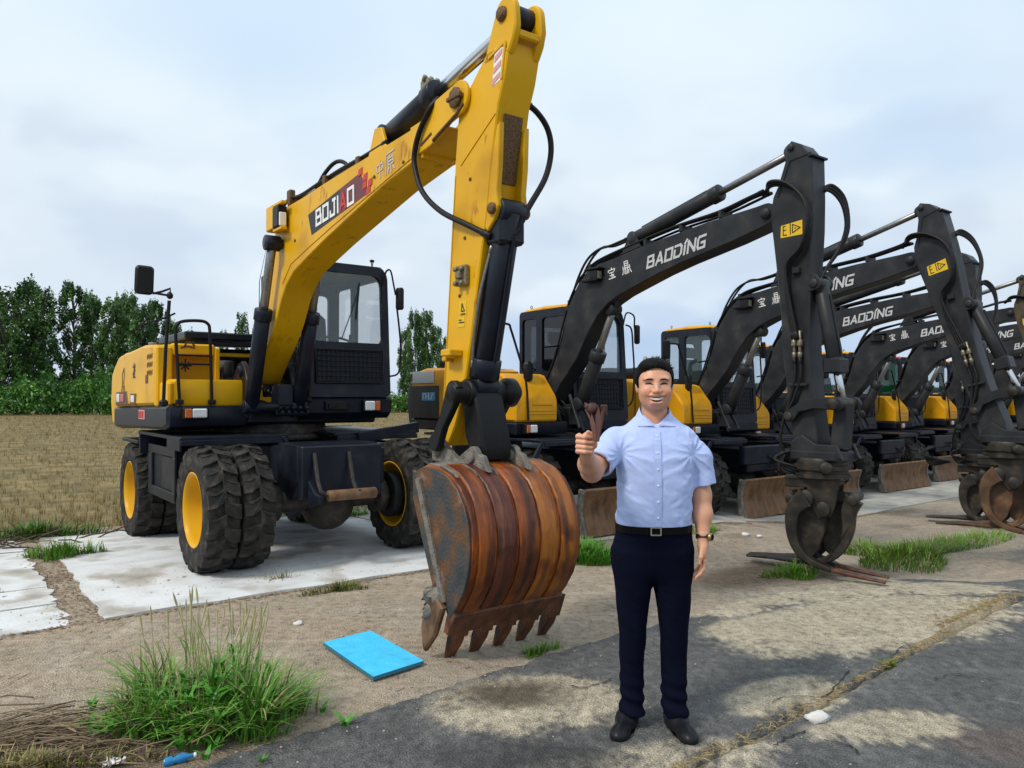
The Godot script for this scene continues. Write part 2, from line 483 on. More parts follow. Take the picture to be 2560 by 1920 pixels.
# ------------------------------------------------------------------ camera, sky, light
func make_view():
	var cam := Camera3D.new()
	cam.name = "camera"
	cam.fov = 53.12
	cam.far = 3000.0
	cam.near = 0.05
	add_child(cam)
	cam.position = Vector3(0, 1.55, 0)
	cam.rotation.x = atan(35.0 / 1921.0)
	cam.current = true
	var we := WorldEnvironment.new()
	we.name = "world_environment"
	var e := Environment.new()
	e.background_mode = Environment.BG_SKY
	var s := Sky.new()
	var pm := PanoramaSkyMaterial.new()
	pm.panorama = make_sky()
	pm.energy_multiplier = 1.0
	s.sky_material = pm
	e.sky = s
	e.ambient_light_source = Environment.AMBIENT_SOURCE_SKY
	e.tonemap_mode = Environment.TONE_MAPPER_LINEAR
	e.tonemap_exposure = 1.07
	e.sdfgi_enabled = true; e.ssao_enabled = true; e.ssil_enabled = true
	we.environment = e
	add_child(we)
	var sun := DirectionalLight3D.new()
	sun.name = "sun"
	sun.light_energy = 0.7
	sun.light_color = Color(1.0, .965, .91)
	sun.light_angular_distance = 11.0
	sun.shadow_enabled = true
	add_child(sun)
	sun.rotation_degrees = Vector3(-46, -52, 0)

func make_sky() -> ImageTexture:
	# overcast air: pale high cloud, blue-grey gaps, soft white heaps low down
	var w := 1024
	var h := 512
	var im := Image.create(w, h, false, Image.FORMAT_RGBF)
	var a := noise(71, .55, 3)
	var b := noise(72, 1.5, 4)
	var d := noise(73, 2.6, 4)
	for j in h:
		var el := PI * 0.5 - PI * (j + 0.5) / h
		var sy := sin(el)
		var cy := cos(el)
		for i in w:
			var az := TAU * (i + 0.5) / w
			var c: Color
			if el > -0.03:
				var up := clampf(sy, 0.0, 1.0)
				var p := Vector3(sin(az) * cy, 0, -cos(az) * cy) / (up + 0.42)
				var f1 := a.get_noise_2d(p.x + 1.7, p.z * 1.1 + 2.0)
				var f2 := b.get_noise_2d(p.x + 3.0, p.z * 1.2)
				var thin := clampf(.60 + f1 * .85 + f2 * .30, 0.0, 1.0)
				var q := smoothstep(0.0, .55, up)
				var gap := Color(.43, .575, .80).lerp(Color(.65, .80, .945), q)
				var white := Color(.65, .745, .85).lerp(Color(.80, .91, .98), q)
				c = gap.lerp(white, smoothstep(.18, .82, thin))
				# faint grey-bellied heaps low down
				var g := d.get_noise_3d(sin(az) * 1.3 + 4.0, el * 3.4 + 5.0, cos(az) * 1.3)
				var band := smoothstep(.03, .14, el) * (1.0 - smoothstep(.26, .42, el))
				c = c.lerp(Color(.80, .895, .955), band * smoothstep(.10, .38, g) * .6)
				c = c.lerp(Color(.55, .645, .79), band * smoothstep(.05, .4, -g) * .5)
				c = c.lerp(Color(.63, .72, .83), (1.0 - smoothstep(0.0, .12, el)) * .4)
			else:
				c = Color(.30, .27, .22)
			im.set_pixel(i, j, c)
	return ImageTexture.create_from_image(im)

# ------------------------------------------------------------------ ground
# the yard runs along a (right and away) and b (towards the viewer)
func ab(a: float, b: float) -> Vector3: return Vector3(.8 * a + .6 * b, 0, -.6 * a + .8 * b)

func gh(p: Vector3) -> float:
	var l := clampf(-p.z - 6.9, 0.0, 9.0) * 0.03 * (1.0 - smoothstep(-3.0, 1.0, p.x))
	var r := clampf((p.x - 2.6) * 0.14, 0.0, 0.25) * smoothstep(5.5, 8.0, -p.z)
	return -l - r

func on(a: float, b: float, up := 0.0) -> Vector3:
	var p := ab(a, b)
	p.y = gh(p) + up
	return p

func lookup(tab: Array, x: float) -> float:
	if x <= tab[0][0]: return tab[0][1]
	for k in tab.size() - 1:
		if x < tab[k + 1][0]:
			return lerpf(tab[k][1], tab[k + 1][1], (x - tab[k][0]) / (tab[k + 1][0] - tab[k][0]))
	return tab[-1][1]

func grid(cols: Array, rows: int, pos: Callable, tint: Callable) -> Mb:
	# a sheet of smooth quads; pos(a, t) and tint(point)
	var g := Mb.new()
	var pts := []
	for a in cols:
		var line := PackedVector3Array()
		for r in rows + 1: line.append(pos.call(a, float(r) / rows))
		pts.append(line)
	var m := cols.size()
	var vv := PackedVector3Array()
	var nn := PackedVector3Array()
	var cc := PackedColorArray()
	var uu := PackedVector2Array()
	var ii := PackedInt32Array()
	for i in m:
		for r in rows + 1:
			var p: Vector3 = pts[i][r]
			var dx: Vector3 = pts[mini(i + 1, m - 1)][r] - pts[maxi(i - 1, 0)][r]
			var dy: Vector3 = pts[i][mini(r + 1, rows)] - pts[i][maxi(r - 1, 0)]
			var q := dx.cross(dy).normalized()
			if q.y < 0: q = -q
			vv.append(p); nn.append(q); cc.append(tint.call(p)); uu.append(Vector2(p.x, p.z))
	for i in m - 1:
		for r in rows:
			var k := i * (rows + 1) + r
			var k2 := k + rows + 1
			var flip := (vv[k2] - vv[k]).cross(vv[k + 1] - vv[k]).y > 0
			if flip:
				ii.append_array(PackedInt32Array([k, k + 1, k2, k2, k + 1, k2 + 1]))
			else:
				ii.append_array(PackedInt32Array([k, k2, k + 1, k2, k2 + 1, k + 1]))
	for k in ii:
		g.v.append(vv[k]); g.n.append(nn[k]); g.c.append(cc[k]); g.u.append(uu[k])
	return g

func steps(stops: Array) -> Array:
	# [from, to, step], ...
	var o := []
	for s in stops:
		var x: float = s[0]
		while x < s[1] - 1e-4:
			o.append(x)
			x += s[2]
	o.append(stops[-1][1])
	return o

func spot(p: Vector3, x: float, z: float, r: float, soft: float, squash := 1.0, turn := 0.0) -> float:
	var d := Vector2(p.x - x, p.z - z).rotated(turn)
	d.y /= squash
	return 1.0 - smoothstep(r * (1.0 - soft), r * (1.0 + soft), d.length())

var EDGE := [[-3.0, -3.2], [.944, -3.415], [1.918, -3.512], [3.17, -3.63], [3.89, -3.64], [4.96, -3.70], [6.66, -3.49], [8.5, -3.02], [11.0, -2.75], [18.0, -2.65]]
var CRACK := [[-3.0, -2.2], [2.54, -2.16], [3.10, -2.17], [3.83, -2.223], [4.92, -2.316], [5.64, -2.37], [6.86, -2.44], [18.0, -2.5]]

func make_ground():
	var n1 := noise(101, .9, 5)
	var n2 := noise(102, 3.2, 5)
	var n3 := noise(103, 14.0, 3)
	var n4 := noise(104, .35, 4)
	# materials whose tint is carried by the sheet's own vertices
	for k in [["yard_soil", [[0.0, C(.30, .28, .26)], [.36, C(.62, .61, .60)], [.5, C(.86, .86, .86)], [1.0, C(1, 1, 1)]], 1.6], ["asphalt", [[0.0, C(.16, .16, .16)], [.36, C(.45, .45, .45)], [.52, C(.82, .82, .82)], [1.0, C(1, 1, 1)]], 1.5]]:
		var m := smat(k[0], k[1], .92, Vector3(1.7, 1.7, 1.7), noise(111, .09, 5, FastNoiseLite.TYPE_SIMPLEX_SMOOTH, .7), 0.0, k[2], Vector3.ZERO, noise(112, .07, 5, FastNoiseLite.TYPE_SIMPLEX_SMOOTH, .65))
		m.vertex_color_use_as_albedo = true
		m.uv1_world_triplanar = true
		grime(m, noise(113, .05, 4), [[0.0, C(.55, .55, .55)], [.5, C(.95, .95, .95)], [1.0, C(1, 1, 1)]], Vector3(.55, .55, .55), true)
	# the field, reaching the horizon
	var f := grid(steps([[-900, -60, 120], [-60, 60, 4.0], [60, 1500, 120]]), 60,
		func(a, t):
			var b := lerpf(-10.3, -1400.0, pow(t, 3.2))
			var p := ab(a, b)
			p.y = gh(p) - .035 + .03 * n4.get_noise_2d(p.x, p.z)
			return p,
		func(_p): return Color.WHITE)
	tag(part("field", f, M.field_soil, self), "", "", "", "structure")
	# the trodden yard
	var yc := steps([[-40, -6, 2.0], [-6, -1, .2], [-1, 8.5, .05], [8.5, 18, .2], [18, 80, 4.0]])
	var y := grid(yc, 150,
		func(a, t):
			var b := lerpf(-2.6, -10.9, t)
			var p := ab(a, b)
			p.y = gh(p) + .012 * n1.get_noise_2d(p.x * 1.4, p.z * 1.4) + .006 * n2.get_noise_2d(p.x, p.z)
			if b > lookup(EDGE, a) + .1: p.y -= .05
			return p,
		func(p):
			var tan := Color(.64, .50, .36)
			var grey := Color(.55, .47, .375)
			var c := tan.lerp(grey, clampf(.4 + .5 * n1.get_noise_2d(p.x, p.z) + .05 * (p.x), 0.0, 1.0))
			var pale := smoothstep(.05, .45, n2.get_noise_2d(p.x * .5, p.z * .8))
			c = c.lerp(Color(.74, .64, .52), pale * .5)
			# damp and trodden-dark places
			var damp := spot(p, 2.1, -6.75, .75, .5, .45, .5) + .8 * spot(p, 3.0, -7.2, .8, .6, .4, .45) + .8 * spot(p, -1.9, -3.35, .8, .5, .5, -.2)
			damp += .6 * smoothstep(.1, .4, n1.get_noise_2d(p.x * .7 + 9.0, p.z * .7)) * smoothstep(7.5, 9.0, -p.z)
			c = c.lerp(Color(.19, .125, .075), clampf(damp, 0.0, 1.0) * .8)
			var gap := spot(p, -3.9, -6.6, .16, .5, 6.0, -.64)
			c = c.lerp(Color(.34, .235, .16), gap * .8)
			return c * (.92 + .25 * n3.get_noise_2d(p.x, p.z)))
	tag(part("yard_ground", y, M.yard_soil, self), "", "", "", "structure")
	# the two tarred sheets, split by a long open crack
	var tarcol := func(p):
		var aa: float = .8 * p.x - .6 * p.z
		var w1 := n1.get_noise_2d(p.x, p.z)
		var w2 := n2.get_noise_2d(p.x, p.z)
		var w3 := n3.get_noise_2d(p.x, p.z)
		var tar := Color(.155, .155, .153).lerp(Color(.25, .25, .243), clampf(.4 + w2 * .5 + w3 * .3 + w1 * .5, 0.0, 1.0))
		var jit := .22 * w2 + .10 * w3
		var s := 0.0
		for k in [[.08, -3.92, .50, .75, .2, 1.0], [1.42, -4.02, .40, .5, .55, 1.0], [2.55, -5.35, 1.25, .40, .45, 1.25], [1.75, -5.25, .55, .4, .5, 1.2], [3.2, -5.55, .7, .4, .6, 1.1], [.75, -3.32, .50, .35, .2, .65], [1.75, -3.62, .42, .38, .2, 1.0], [1.66, -4.72, .26, .6, .3, .75], [.2, -3.15, .3, .5, 0.0, .4], [3.4, -4.6, .5, .3, .5, .7], [1.7, -5.75, .55, .4, .55, 1.1], [2.7, -6.25, .8, .35, .5, 1.1], [3.7, -6.45, .8, .35, .5, 1.0]]:
			s = maxf(s, k[5] * spot(p, k[0] + jit * .3, k[1] + jit * .3, k[2], .36, k[3], k[4]) * clampf(.95 + w2 * .40 + w3 * .30, 0.0, 1.0))
		s = maxf(s, smoothstep(.22, .6, w1 + .3 * w2) * .18)
		s = maxf(s, smoothstep(.3, .7, w2 + .5 * w3) * .16)
		s = smoothstep(.16, .86, s + .20 * w3 + .14 * w2)
		var sand := Color(.66, .56, .41).lerp(Color(.82, .71, .53), clampf(.5 + w2, 0.0, 1.0))
		var c := tar.lerp(sand, clampf(s, 0.0, 1.0))
		# oil and damp marks
		var oil := spot(p, .0, -4.02, .30, .45, .62, .1) * clampf(1.0 + w2, 0.0, 1.0)
		c = c.lerp(Color(.14, .10, .065), oil * .9)
		c = c.lerp(Color(.25, .16, .13), spot(p, 2.25, -3.42, .3, .4, .6) * .5)
		c = c.lerp(Color(.05, .05, .052), .7 * spot(p, .05, -3.3, .42, .35, .42, -.1) * clampf(.8 + w2, 0.0, 1.0))
		return c * (.95 + .35 * w3)
	var tc := steps([[-3, .6, .1], [.6, 6.6, .022], [6.6, 9.5, .06], [9.5, 18, .3]])
	var lip := func(d): return .030 * smoothstep(-.01, .05, d)
	var s1 := grid(tc, 64,
		func(a, t):
			var e := lookup(EDGE, a) + .05 * n2.get_noise_2d(a * .8, 1.0) + .02 * n3.get_noise_2d(a, 1.0)
			var c := lookup(CRACK, a) - .012 + .022 * n2.get_noise_2d(a * 1.3, 7.0)
			var b := lerpf(e, c, t)
			var p := ab(a, b)
			p.y = gh(p) - .012 + lip.call(b - e) * .9 + .008 * n1.get_noise_2d(p.x * 2.0, p.z * 2.0) + .003 * n3.get_noise_2d(p.x, p.z)
			if t == 1.0: p.y -= .05
			return p, tarcol)
	tag(part("asphalt", s1, M.asphalt, self), "", "", "", "structure")
	var s2 := grid(tc, 70,
		func(a, t):
			var e := lookup(CRACK, a) + .012 + .022 * n2.get_noise_2d(a * 1.3, 9.0)
			var b := lerpf(e, 2.2, t * t * .6 + t * .4)
			var p := ab(a, b)
			p.y = gh(p) - .012 + lip.call(b - e) * .9 + .008 * n1.get_noise_2d(p.x * 2.0, p.z * 2.0)
			if t == 0.0: p.y -= .05
			return p, tarcol)
	tag(part("asphalt", s2, M.asphalt, self), "", "", "", "structure")
	# soil at the bottom of the crack
	var bed := grid(steps([[-3, 18, .3]]), 2,
		func(a, t):
			var p := ab(a, lookup(CRACK, a) + lerpf(-.12, .12, t))
			p.y = gh(p) - .03
			return p,
		func(_p): return Color(.42, .34, .21))
	tag(part("crack_soil", bed, M.yard_soil, self), "", "", "", "structure")
	# narrow cracks running off the long one, filled with dark soil
	var dark := flat("crack_fill", C(.018, .017, .016), .95)
	for line in [[1926, 1759, 1984, 1744, 2050, 1749, 2080, 1722, 2120, 1682], [1929, 1868, 1965, 1848, 2003, 1832], [2054, 1854, 2090, 1862, 2127, 1876, 2131, 1890], [2226, 1645, 2255, 1619, 2288, 1627], [1530, 1700, 1500, 1712, 1460, 1722, 1420, 1718], [2330, 1700, 2390, 1690, 2450, 1702]]:
		var pts := []
		for k in range(0, line.size(), 2):
			# the photograph's own pixels only say where on the yard the crack runs
			var px: float = line[k]
			var dd: float = 1.55 * 1921.0 / (line[k + 1] - 995.0)
			pts.append(Vector3((px - 1280.0) / 1921.0 * dd, 0, -dd))
		pts = curve(pts, 6)
		var cb := Mb.new()
		for k in pts.size() - 1:
			var p: Vector3 = pts[k] + Vector3(n3.get_noise_2d(pts[k].x * 2.0, 3.0), 0, n3.get_noise_2d(pts[k].z * 2.0, 5.0)) * .02
			var q: Vector3 = pts[k + 1] + Vector3(n3.get_noise_2d(pts[k + 1].x * 2.0, 3.0), 0, n3.get_noise_2d(pts[k + 1].z * 2.0, 5.0)) * .02
			p.y = .0235; q.y = .0235
			var w := (q - p).cross(Vector3.UP).normalized() * .0035 * (.5 + absf(n2.get_noise_2d(p.x * 9.0, p.z * 9.0)) * 2.0)
			cb.quad(p - w, p + w, q + w, q - w, Vector3.UP)
		tag(part("crack", cb, dark, self), "", "", "", "structure")
	make_slabs()
	make_litter()

func slab(poly: Array, top: float) -> Mb:
	# poly in (a, b)
	var b := Mb.new()
	var flat2 := PackedVector2Array()
	var up := PackedVector3Array()
	var mid := Vector3.ZERO
	for q in poly:
		flat2.append(q)
		var p := on(q.x, q.y, top)
		up.append(p)
		mid += p
	mid /= poly.size()
	var idx := Geometry2D.triangulate_polygon(flat2)
	for k in range(0, idx.size(), 3): b.tri(up[idx[k]], up[idx[k + 1]], up[idx[k + 2]], Vector3.UP, Vector3.UP, Vector3.UP)
	for k in poly.size():
		var p := up[k]
		var q := up[(k + 1) % poly.size()]
		var out := (q - p).cross(Vector3.UP).normalized()
		if out.dot((p + q) * .5 - mid) < 0: out = -out
		b.quad(p, q, q - Vector3(0, .12, 0), p - Vector3(0, .12, 0), out)
	return b

func make_slabs():
	var pad := Node3D.new()
	pad.name = "pavement"
	add_child(pad)
	tag(pad, "", "", "", "structure")
	var nz := noise(121, 2.3, 4)
	var rows := [-6.0, -6.68, -7.3, -8.2, -9.3, -10.4]
	# a row of strips left of the gap, then wide bays under the machines
	var bays := [[-4.2, -1.75, rows], [-1.72, .74, rows], [.96, 4.6, [-6.02, -7.9, -10.4]], [4.63, 8.4, [-6.1, -8.2, -10.4]], [8.43, 12.3, [-6.2, -8.2, -10.4]], [12.33, 16.5, [-6.3, -8.2, -10.4]], [16.53, 22.0, [-6.4, -8.2, -10.4]], [22.03, 30.0, [-6.4, -8.2, -10.4]]]
	for y in bays:
		var rr: Array = y[2]
		for k in rr.size() - 1:
			var p := []
			var b0: float = rr[k]
			var b1: float = rr[k + 1] + .022
			var rag := .09 if y[0] < 1.0 else .03
			var mm: Material = M.concrete if y[0] < 4.0 else M.old_concrete
			for s in 15:
				var t := s / 14.0
				p.append(Vector2(lerpf(y[0], y[1], t), b0 + (.05 * nz.get_noise_2d(lerpf(y[0], y[1], t) * 1.5, b0 * 3.0) if k == 0 else 0.0)))
			for s in range(1, 10):
				var b := lerpf(b0, b1, s / 10.0)
				p.append(Vector2(y[1] + (rag if absf(y[1] - .74) < .1 else .01) * nz.get_noise_2d(b * 2.4, 4.0), b))
			p.append(Vector2(y[1], b1)); p.append(Vector2(y[0], b1))
			for s in range(1, 10):
				var b := lerpf(b1, b0, s / 10.0)
				p.append(Vector2(y[0] + (.09 if absf(y[0] - .96) < .1 else .01) * nz.get_noise_2d(b * 2.4, 9.0), b))
			part("concrete_slab", slab(p, .014 + .004 * sin(k * 2.1 + y[0])), mm, pad)

func scatter(called: String, me: ArrayMesh, tr: Array, cols: Array, label := "", category := "") -> MultiMeshInstance3D:
	var mm := MultiMesh.new()
	mm.transform_format = MultiMesh.TRANSFORM_3D
	mm.use_colors = not cols.is_empty()
	mm.mesh = me
	mm.instance_count = tr.size()
	for k in tr.size():
		mm.set_instance_transform(k, tr[k])
		if cols: mm.set_instance_color(k, cols[k])
	var o := MultiMeshInstance3D.new()
	o.name = numbered(called)
	o.multimesh = mm
	add_child(o)
	tag(o, label, category, "", "stuff")
	return o

func make_litter():
	rng.seed = 4242
	# pebbles over the yard
	var pb := Mb.new()
	pb.ball(Vector3.ZERO, Vector3(1, .6, .8), 6, 4)
	var tr := []
	for k in 2600:
		var a := rng.randf_range(-.5, 11.0)
		var b := rng.randf_range(-7.4, -3.3)
		if k % 14 == 0: b = rng.randf_range(-3.3, -1.7)
		var p := on(a, b, .004)
		if b > lookup(EDGE, a): p.y += .014
		if b < -6.05: p.y += .012
		var s := rng.randf_range(.0025, .008) * (1.0 if rng.randf() < .95 else 2.2)
		tr.append(Transform3D(Basis(Vector3.UP, rng.randf() * TAU).scaled(Vector3(s, s, s)), p))
	scatter("pebbles", pb.mesh(M.pebble), tr, [], "small pale pebbles strewn over the bare yard soil", "pebbles")
	# soil crumbs banked against the slab edges
	tr = []
	for k in 5200:
		var a := rng.randf_range(-4.0, 12.0)
		var b := -5.99 + absf(rng.randfn(0, .035)) - .02
		if k % 4 == 0:
			a = (.76 if k % 8 == 0 else .94) + rng.randfn(0, .05)
			b = rng.randf_range(-9.5, -6.0)
		if a > 4.6: b -= .1
		if a > 8.4: b -= .1
		var s := rng.randf_range(.003, .011)
		tr.append(Transform3D(Basis(Vector3.UP, rng.randf() * TAU).scaled(Vector3(s * 1.4, s * .6, s)), on(a, b, .004 + rng.randf() * .008)))
	scatter("soil_crumbs", pb.mesh(M.crumb_soil), tr, [], "brown soil crumbs banked along the edges of the concrete slabs", "soil")
	# straw in and beside the crack
	var st := Mb.new()
	st.tube([Vector3(0, 0, -.5), Vector3(.02, .03, 0), Vector3(0, 0, .5)], [.05, .06, .03], 4)
	tr = []
	var cs := []
	for k in 2600:
		var a := rng.randf_range(1.6, 9.0)
		var wide := .010 + .022 * smoothstep(.5, .95, sin(a * 2.3 + .4) * .5 + .5) + .07 * spot(Vector3(a, 0, 0), 6.2, 0, .7, .5)
		if k % 3 == 0: a = rng.randfn(6.1, .45)
		var b := lookup(CRACK, a) + rng.randfn(0.0, wide) - (.07 if a > 5.4 else 0.0)
		var p := on(a, b, .014 + rng.randf() * .01)
		var L := rng.randf_range(.012, .045)
		tr.append(Transform3D(Basis(Vector3.UP, rng.randf() * TAU) * Basis(Vector3.RIGHT, rng.randfn(0, .25)) * Basis().scaled(Vector3(L * .9, L * .9, L)), p))
		cs.append(Color(.42, .32, .15).lerp(Color(.20, .14, .07), rng.randf()))
	scatter("straw_litter", st.mesh(M.straw), tr, cs, "yellow straw caught along the open crack in the asphalt", "straw")
	# loose stalks over the yard
	tr = []; cs = []
	for k in 900:
		var a := rng.randf_range(.3, 7.0)
		var b := rng.randf_range(-5.9, -3.3)
		var L := rng.randf_range(.03, .12)
		tr.append(Transform3D(Basis(Vector3.UP, rng.randf() * TAU).scaled(Vector3(L * .35, L * .3, L)), on(a, b, .008)))
		cs.append(Color(.36, .27, .15).lerp(Color(.16, .11, .06), rng.randf()))
	scatter("dry_stalks", st.mesh(M.straw), tr, cs, "loose dry stalks scattered over the tan yard soil", "straw")
	# stubble on the field
	var sb := Mb.new()
	for k in 5:
		var d := Vector3(rng.randfn(0, .5), 0, rng.randfn(0, .5))
		var w := Vector3(d.z, 0, -d.x).normalized() * .045
		var q := d * .6
		var top := d * 1.1 + Vector3(0, rng.randf_range(.7, 1.2), 0)
		var nn := (top - q).cross(w).normalized()
		sb.tri(q - w, q + w, top, nn, nn, nn)
	tr = []; cs = []
	for k in 42000:
		var far := pow(rng.randf(), 1.9)
		var b := -10.6 - far * 85.0
		var a := rng.randf_range(-14.0 - far * 10.0, 6.0 + far * 55.0)
		var drill := roundf(a / .22) * .22 + rng.randfn(0, .03)
		if rng.randf() < .6: a = drill
		var s := rng.randf_range(.045, .125) * (1.0 + far * 1.2)
		tr.append(Transform3D(Basis(Vector3.UP, rng.randf() * TAU).scaled(Vector3(s * .8, s, s * .8)), on(a, b, -.03)))
		cs.append(Color(.32, .235, .09).lerp(Color(.17, .12, .042), rng.randf()) if rng.randf() > .06 else Color(.14, .18, .045))
	scatter("stubble", sb.mesh(M.straw), tr, cs, "short dry cereal stubble covering the brown field", "stubble")

# ------------------------------------------------------------------ plants
func ribbon(b: Mb, p: Vector3, dir: Vector3, h: float, w: float, bend: float, c: Color, seg := 3):
	var side := dir.cross(Vector3.UP).normalized()
	var last := p
	var lw := w * .7
	for k in range(1, seg + 1):
		var t := float(k) / seg
		var q := p + Vector3.UP * h * (t - bend * .45 * t * t) + dir * h * bend * t * t
		var ww := w * (1.0 - t * t) + .0004
		var nn := (q - last).cross(side).normalized()
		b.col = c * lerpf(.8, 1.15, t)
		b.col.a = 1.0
		b.tri(last - side * lw, last + side * lw, q + side * ww, nn, nn, nn)
		b.tri(last - side * lw, q + side * ww, q - side * ww, nn, nn, nn)
		last = q; lw = ww

func grass(called: String, label: String, category: String, at: Vector3, rx: float, rz: float, count: int, h: float, w := .005, tone := Color(.06, .15, .02), dry := .12, turn := 0.0, kind := "", group := "") -> Node3D:
	var o := thing(called, label, category, group)
	if kind: tag(o, "", "", "", kind)
	o.position = at
	o.rotation.y = turn
	var b := Mb.new()
	for k in count:
		var r := sqrt(rng.randf())
		var an := rng.randf() * TAU
		var lump := .6 + .4 * sin(an * 3.0 + count)
		var p := Vector3(cos(an) * rx * r * lump, -.01, sin(an) * rz * r * lump)
		var d := Vector3(cos(an) * .7 + rng.randfn(0, .6), 0, sin(an) * .7 + rng.randfn(0, .6)).normalized()
		var c := tone.lerp(tone * Color(1.7, 1.35, 1.1), rng.randf())
		if rng.randf() < dry: c = Color(.26, .20, .09)
		c.a = 1.0
		var gp := o.transform * p
		p.y += gh(gp) - at.y
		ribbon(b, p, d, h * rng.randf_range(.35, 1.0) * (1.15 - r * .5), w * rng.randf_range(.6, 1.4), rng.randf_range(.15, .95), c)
	part("blades", b, M.blade, o)
	return o

func leafy(b: Mb, p: Vector3, n: int, size: float, tone: Color, spread: float):
	for k in n:
		var an := TAU * k / n + rng.randfn(0, .3)
		var d := Vector3(cos(an), 0, sin(an))
		ribbon(b, p + d * .01, d, size * rng.randf_range(.7, 1.2), size * .16, spread * rng.randf_range(.7, 1.1), tone.lerp(tone * 1.5, rng.randf()), 4)

func make_weeds():
	rng.seed = 777
	# the tall clump of grass and broad leaves in front, left
	var o := thing("weed_clump", "tall clump of seeding grass and broad green weeds in the foreground", "weeds")
	o.position = Vector3(-1.47, 0, -3.72)
	var b := Mb.new()
	for k in 1700:
		var tuft := k % 17
		var ta := tuft * 2.4
		var tr2 := .08 + .30 * sqrt(tuft / 17.0)
		var tc := Vector3(cos(ta) * tr2 * 1.1, 0, sin(ta) * tr2 * .75)
		var an := rng.randf() * TAU
		var p := tc + Vector3(rng.randfn(0, .045), -.01, rng.randfn(0, .04))
		var d := Vector3(cos(an) + p.x * 1.5, 0, sin(an) + p.z * 1.5).normalized()
		var c := Color(.045, .155, .012).lerp(Color(.15, .31, .035), rng.randf())
		if tuft % 5 == 2: c = Color(.14, .19, .05).lerp(Color(.26, .26, .09), rng.randf())
		if rng.randf() < .10: c = Color(.30, .24, .11)
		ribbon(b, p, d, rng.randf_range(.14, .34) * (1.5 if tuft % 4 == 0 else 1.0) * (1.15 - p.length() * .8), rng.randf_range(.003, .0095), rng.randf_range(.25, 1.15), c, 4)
	part("grass_blades", b, M.blade, o)
	b = Mb.new()
	for k in 90:
		var p := Vector3(rng.randfn(0, .24), rng.randf_range(.0, .24), rng.randfn(.05, .16))
		p.y *= 1.0 - minf(.9, absf(p.x) * 2.0)
		leafy(b, p, rng.randi_range(4, 7), rng.randf_range(.04, .095), Color(.05, .19, .014), .9)
	part("broad_leaves", b, M.leaf, o)
	b = Mb.new()
	var hd := Mb.new()
	for k in 46:
		var p := Vector3(rng.randfn(0.02, .15), 0, rng.randfn(-.03, .10))
		var d := Vector3(rng.randfn(p.x * 1.8, .3), 0, rng.randfn(0, .3)).normalized()
		var h := rng.randf_range(.36, .62)
		var be := rng.randf_range(.02, .22)
		var pts := []
		for s in 5:
			var t := s / 4.0
			pts.append(p + Vector3.UP * h * t + d * h * be * t * t)
		b.col = Color(.20, .24, .07).lerp(Color(.38, .33, .15), rng.randf())
		b.tube(pts, .0016, 4, false)
		hd.col = Color(.33, .32, .14).lerp(Color(.48, .42, .24), rng.randf())
		var e: Vector3 = pts[4]
		var dd: Vector3 = (pts[4] - pts[3]).normalized()
		hd.tube([e - dd * .07, e - dd * .045, e - dd * .01, e + dd * .02], [.0016, .0052, .0048, .0008], 5, false)
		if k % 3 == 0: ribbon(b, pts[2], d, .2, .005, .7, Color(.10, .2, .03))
	part("stalks", b, M.blade, o)
	part("seed_heads", hd, M.straw, o)
	# smaller clumps
	var G := "low grass clumps growing out of the yard soil"
	var tone := Color(.075, .21, .018)
	grass("grass_clump", "thin green grass beside the asphalt edge below the bucket teeth", "grass", on(2.95, -3.66), .19, .07, 240, .11, .004, tone, .1, .64, "", G)
	grass("grass_clump", "low olive grass at the concrete edge left of the bucket", "grass", on(2.62, -5.82), .34, .13, 520, .12, .004, Color(.08, .12, .022), .3, .64, "", G)
	grass("grass_clump", "small tuft growing out of the crack in the asphalt", "grass", on(4.43, -2.27), .06, .04, 110, .08, .004, Color(.10, .19, .02), .1, 0.0, "", G)
	grass("grass_clump", "low green weeds under the front claw tips of the log grapple", "grass", on(5.98, -3.88), .34, .18, 600, .21, .005, tone, .1, .4, "", G)
	grass("grass_clump", "grass growing beside the dozer blade behind the man's elbow", "grass", on(7.1, -5.75), .26, .12, 260, .17, .005, tone, .1, .6, "", G)
	grass("grass_clump", "weeds spilling over the white slab by the near rear wheel", "grass", on(1.02, -8.75), .42, .24, 700, .26, .006, tone, .14, .64, "", G)
	grass("grass_clump", "thick grass beside the far rear wheel at the field edge", "grass", on(.95, -10.35), .75, .3, 1100, .30, .008, Color(.05, .14, .014), .1, .64, "", G)
	grass("grass_clump", "sparse dry grass at the lower left corner of the yard", "grass", Vector3(-2.0, 0, -3.25), .55, .16, 700, .12, .004, Color(.10, .12, .03), .5, .1, "", G)
	grass("grass_clump", "small weeds on the joint of the white slab left of the gap", "grass", on(.3, -7.28), .3, .05, 90, .09, .004, Color(.08, .12, .02), .4, .64, "", G)
	grass("grass_clump", "wiry weeds on the slab in front of the dual tyres", "grass", on(2.35, -6.45), .24, .14, 90, .15, .003, Color(.08, .12, .03), .4, .64, "", G)
	grass("grass_clump", "fresh green grass between the bucket and the dozer blade", "grass", on(4.9, -5.55), .7, .42, 2800, .27, .007, Color(.055, .18, .014), .03, .64, "", G)
	grass("grass_patch", "wide patch of weedy grass right of the log grapple", "grass", on(8.9, -4.3), 2.5, .75, 3300, .25, .006, Color(.085, .19, .018), .14, .62, "", G)
	grass("grass_patch", "grass behind the yellow machine's front axle at the slab's end", "grass", on(4.3, -9.9), .8, .3, 900, .25, .008, tone, .1, .64, "", G)
	# dead stems pulled up in a heap
	var dm := thing("dead_stem_heap", "heap of pulled brown stems beside the tall weeds", "dead stems")
	dm.position = Vector3(-2.05, 0, -3.5)
	var db := Mb.new()
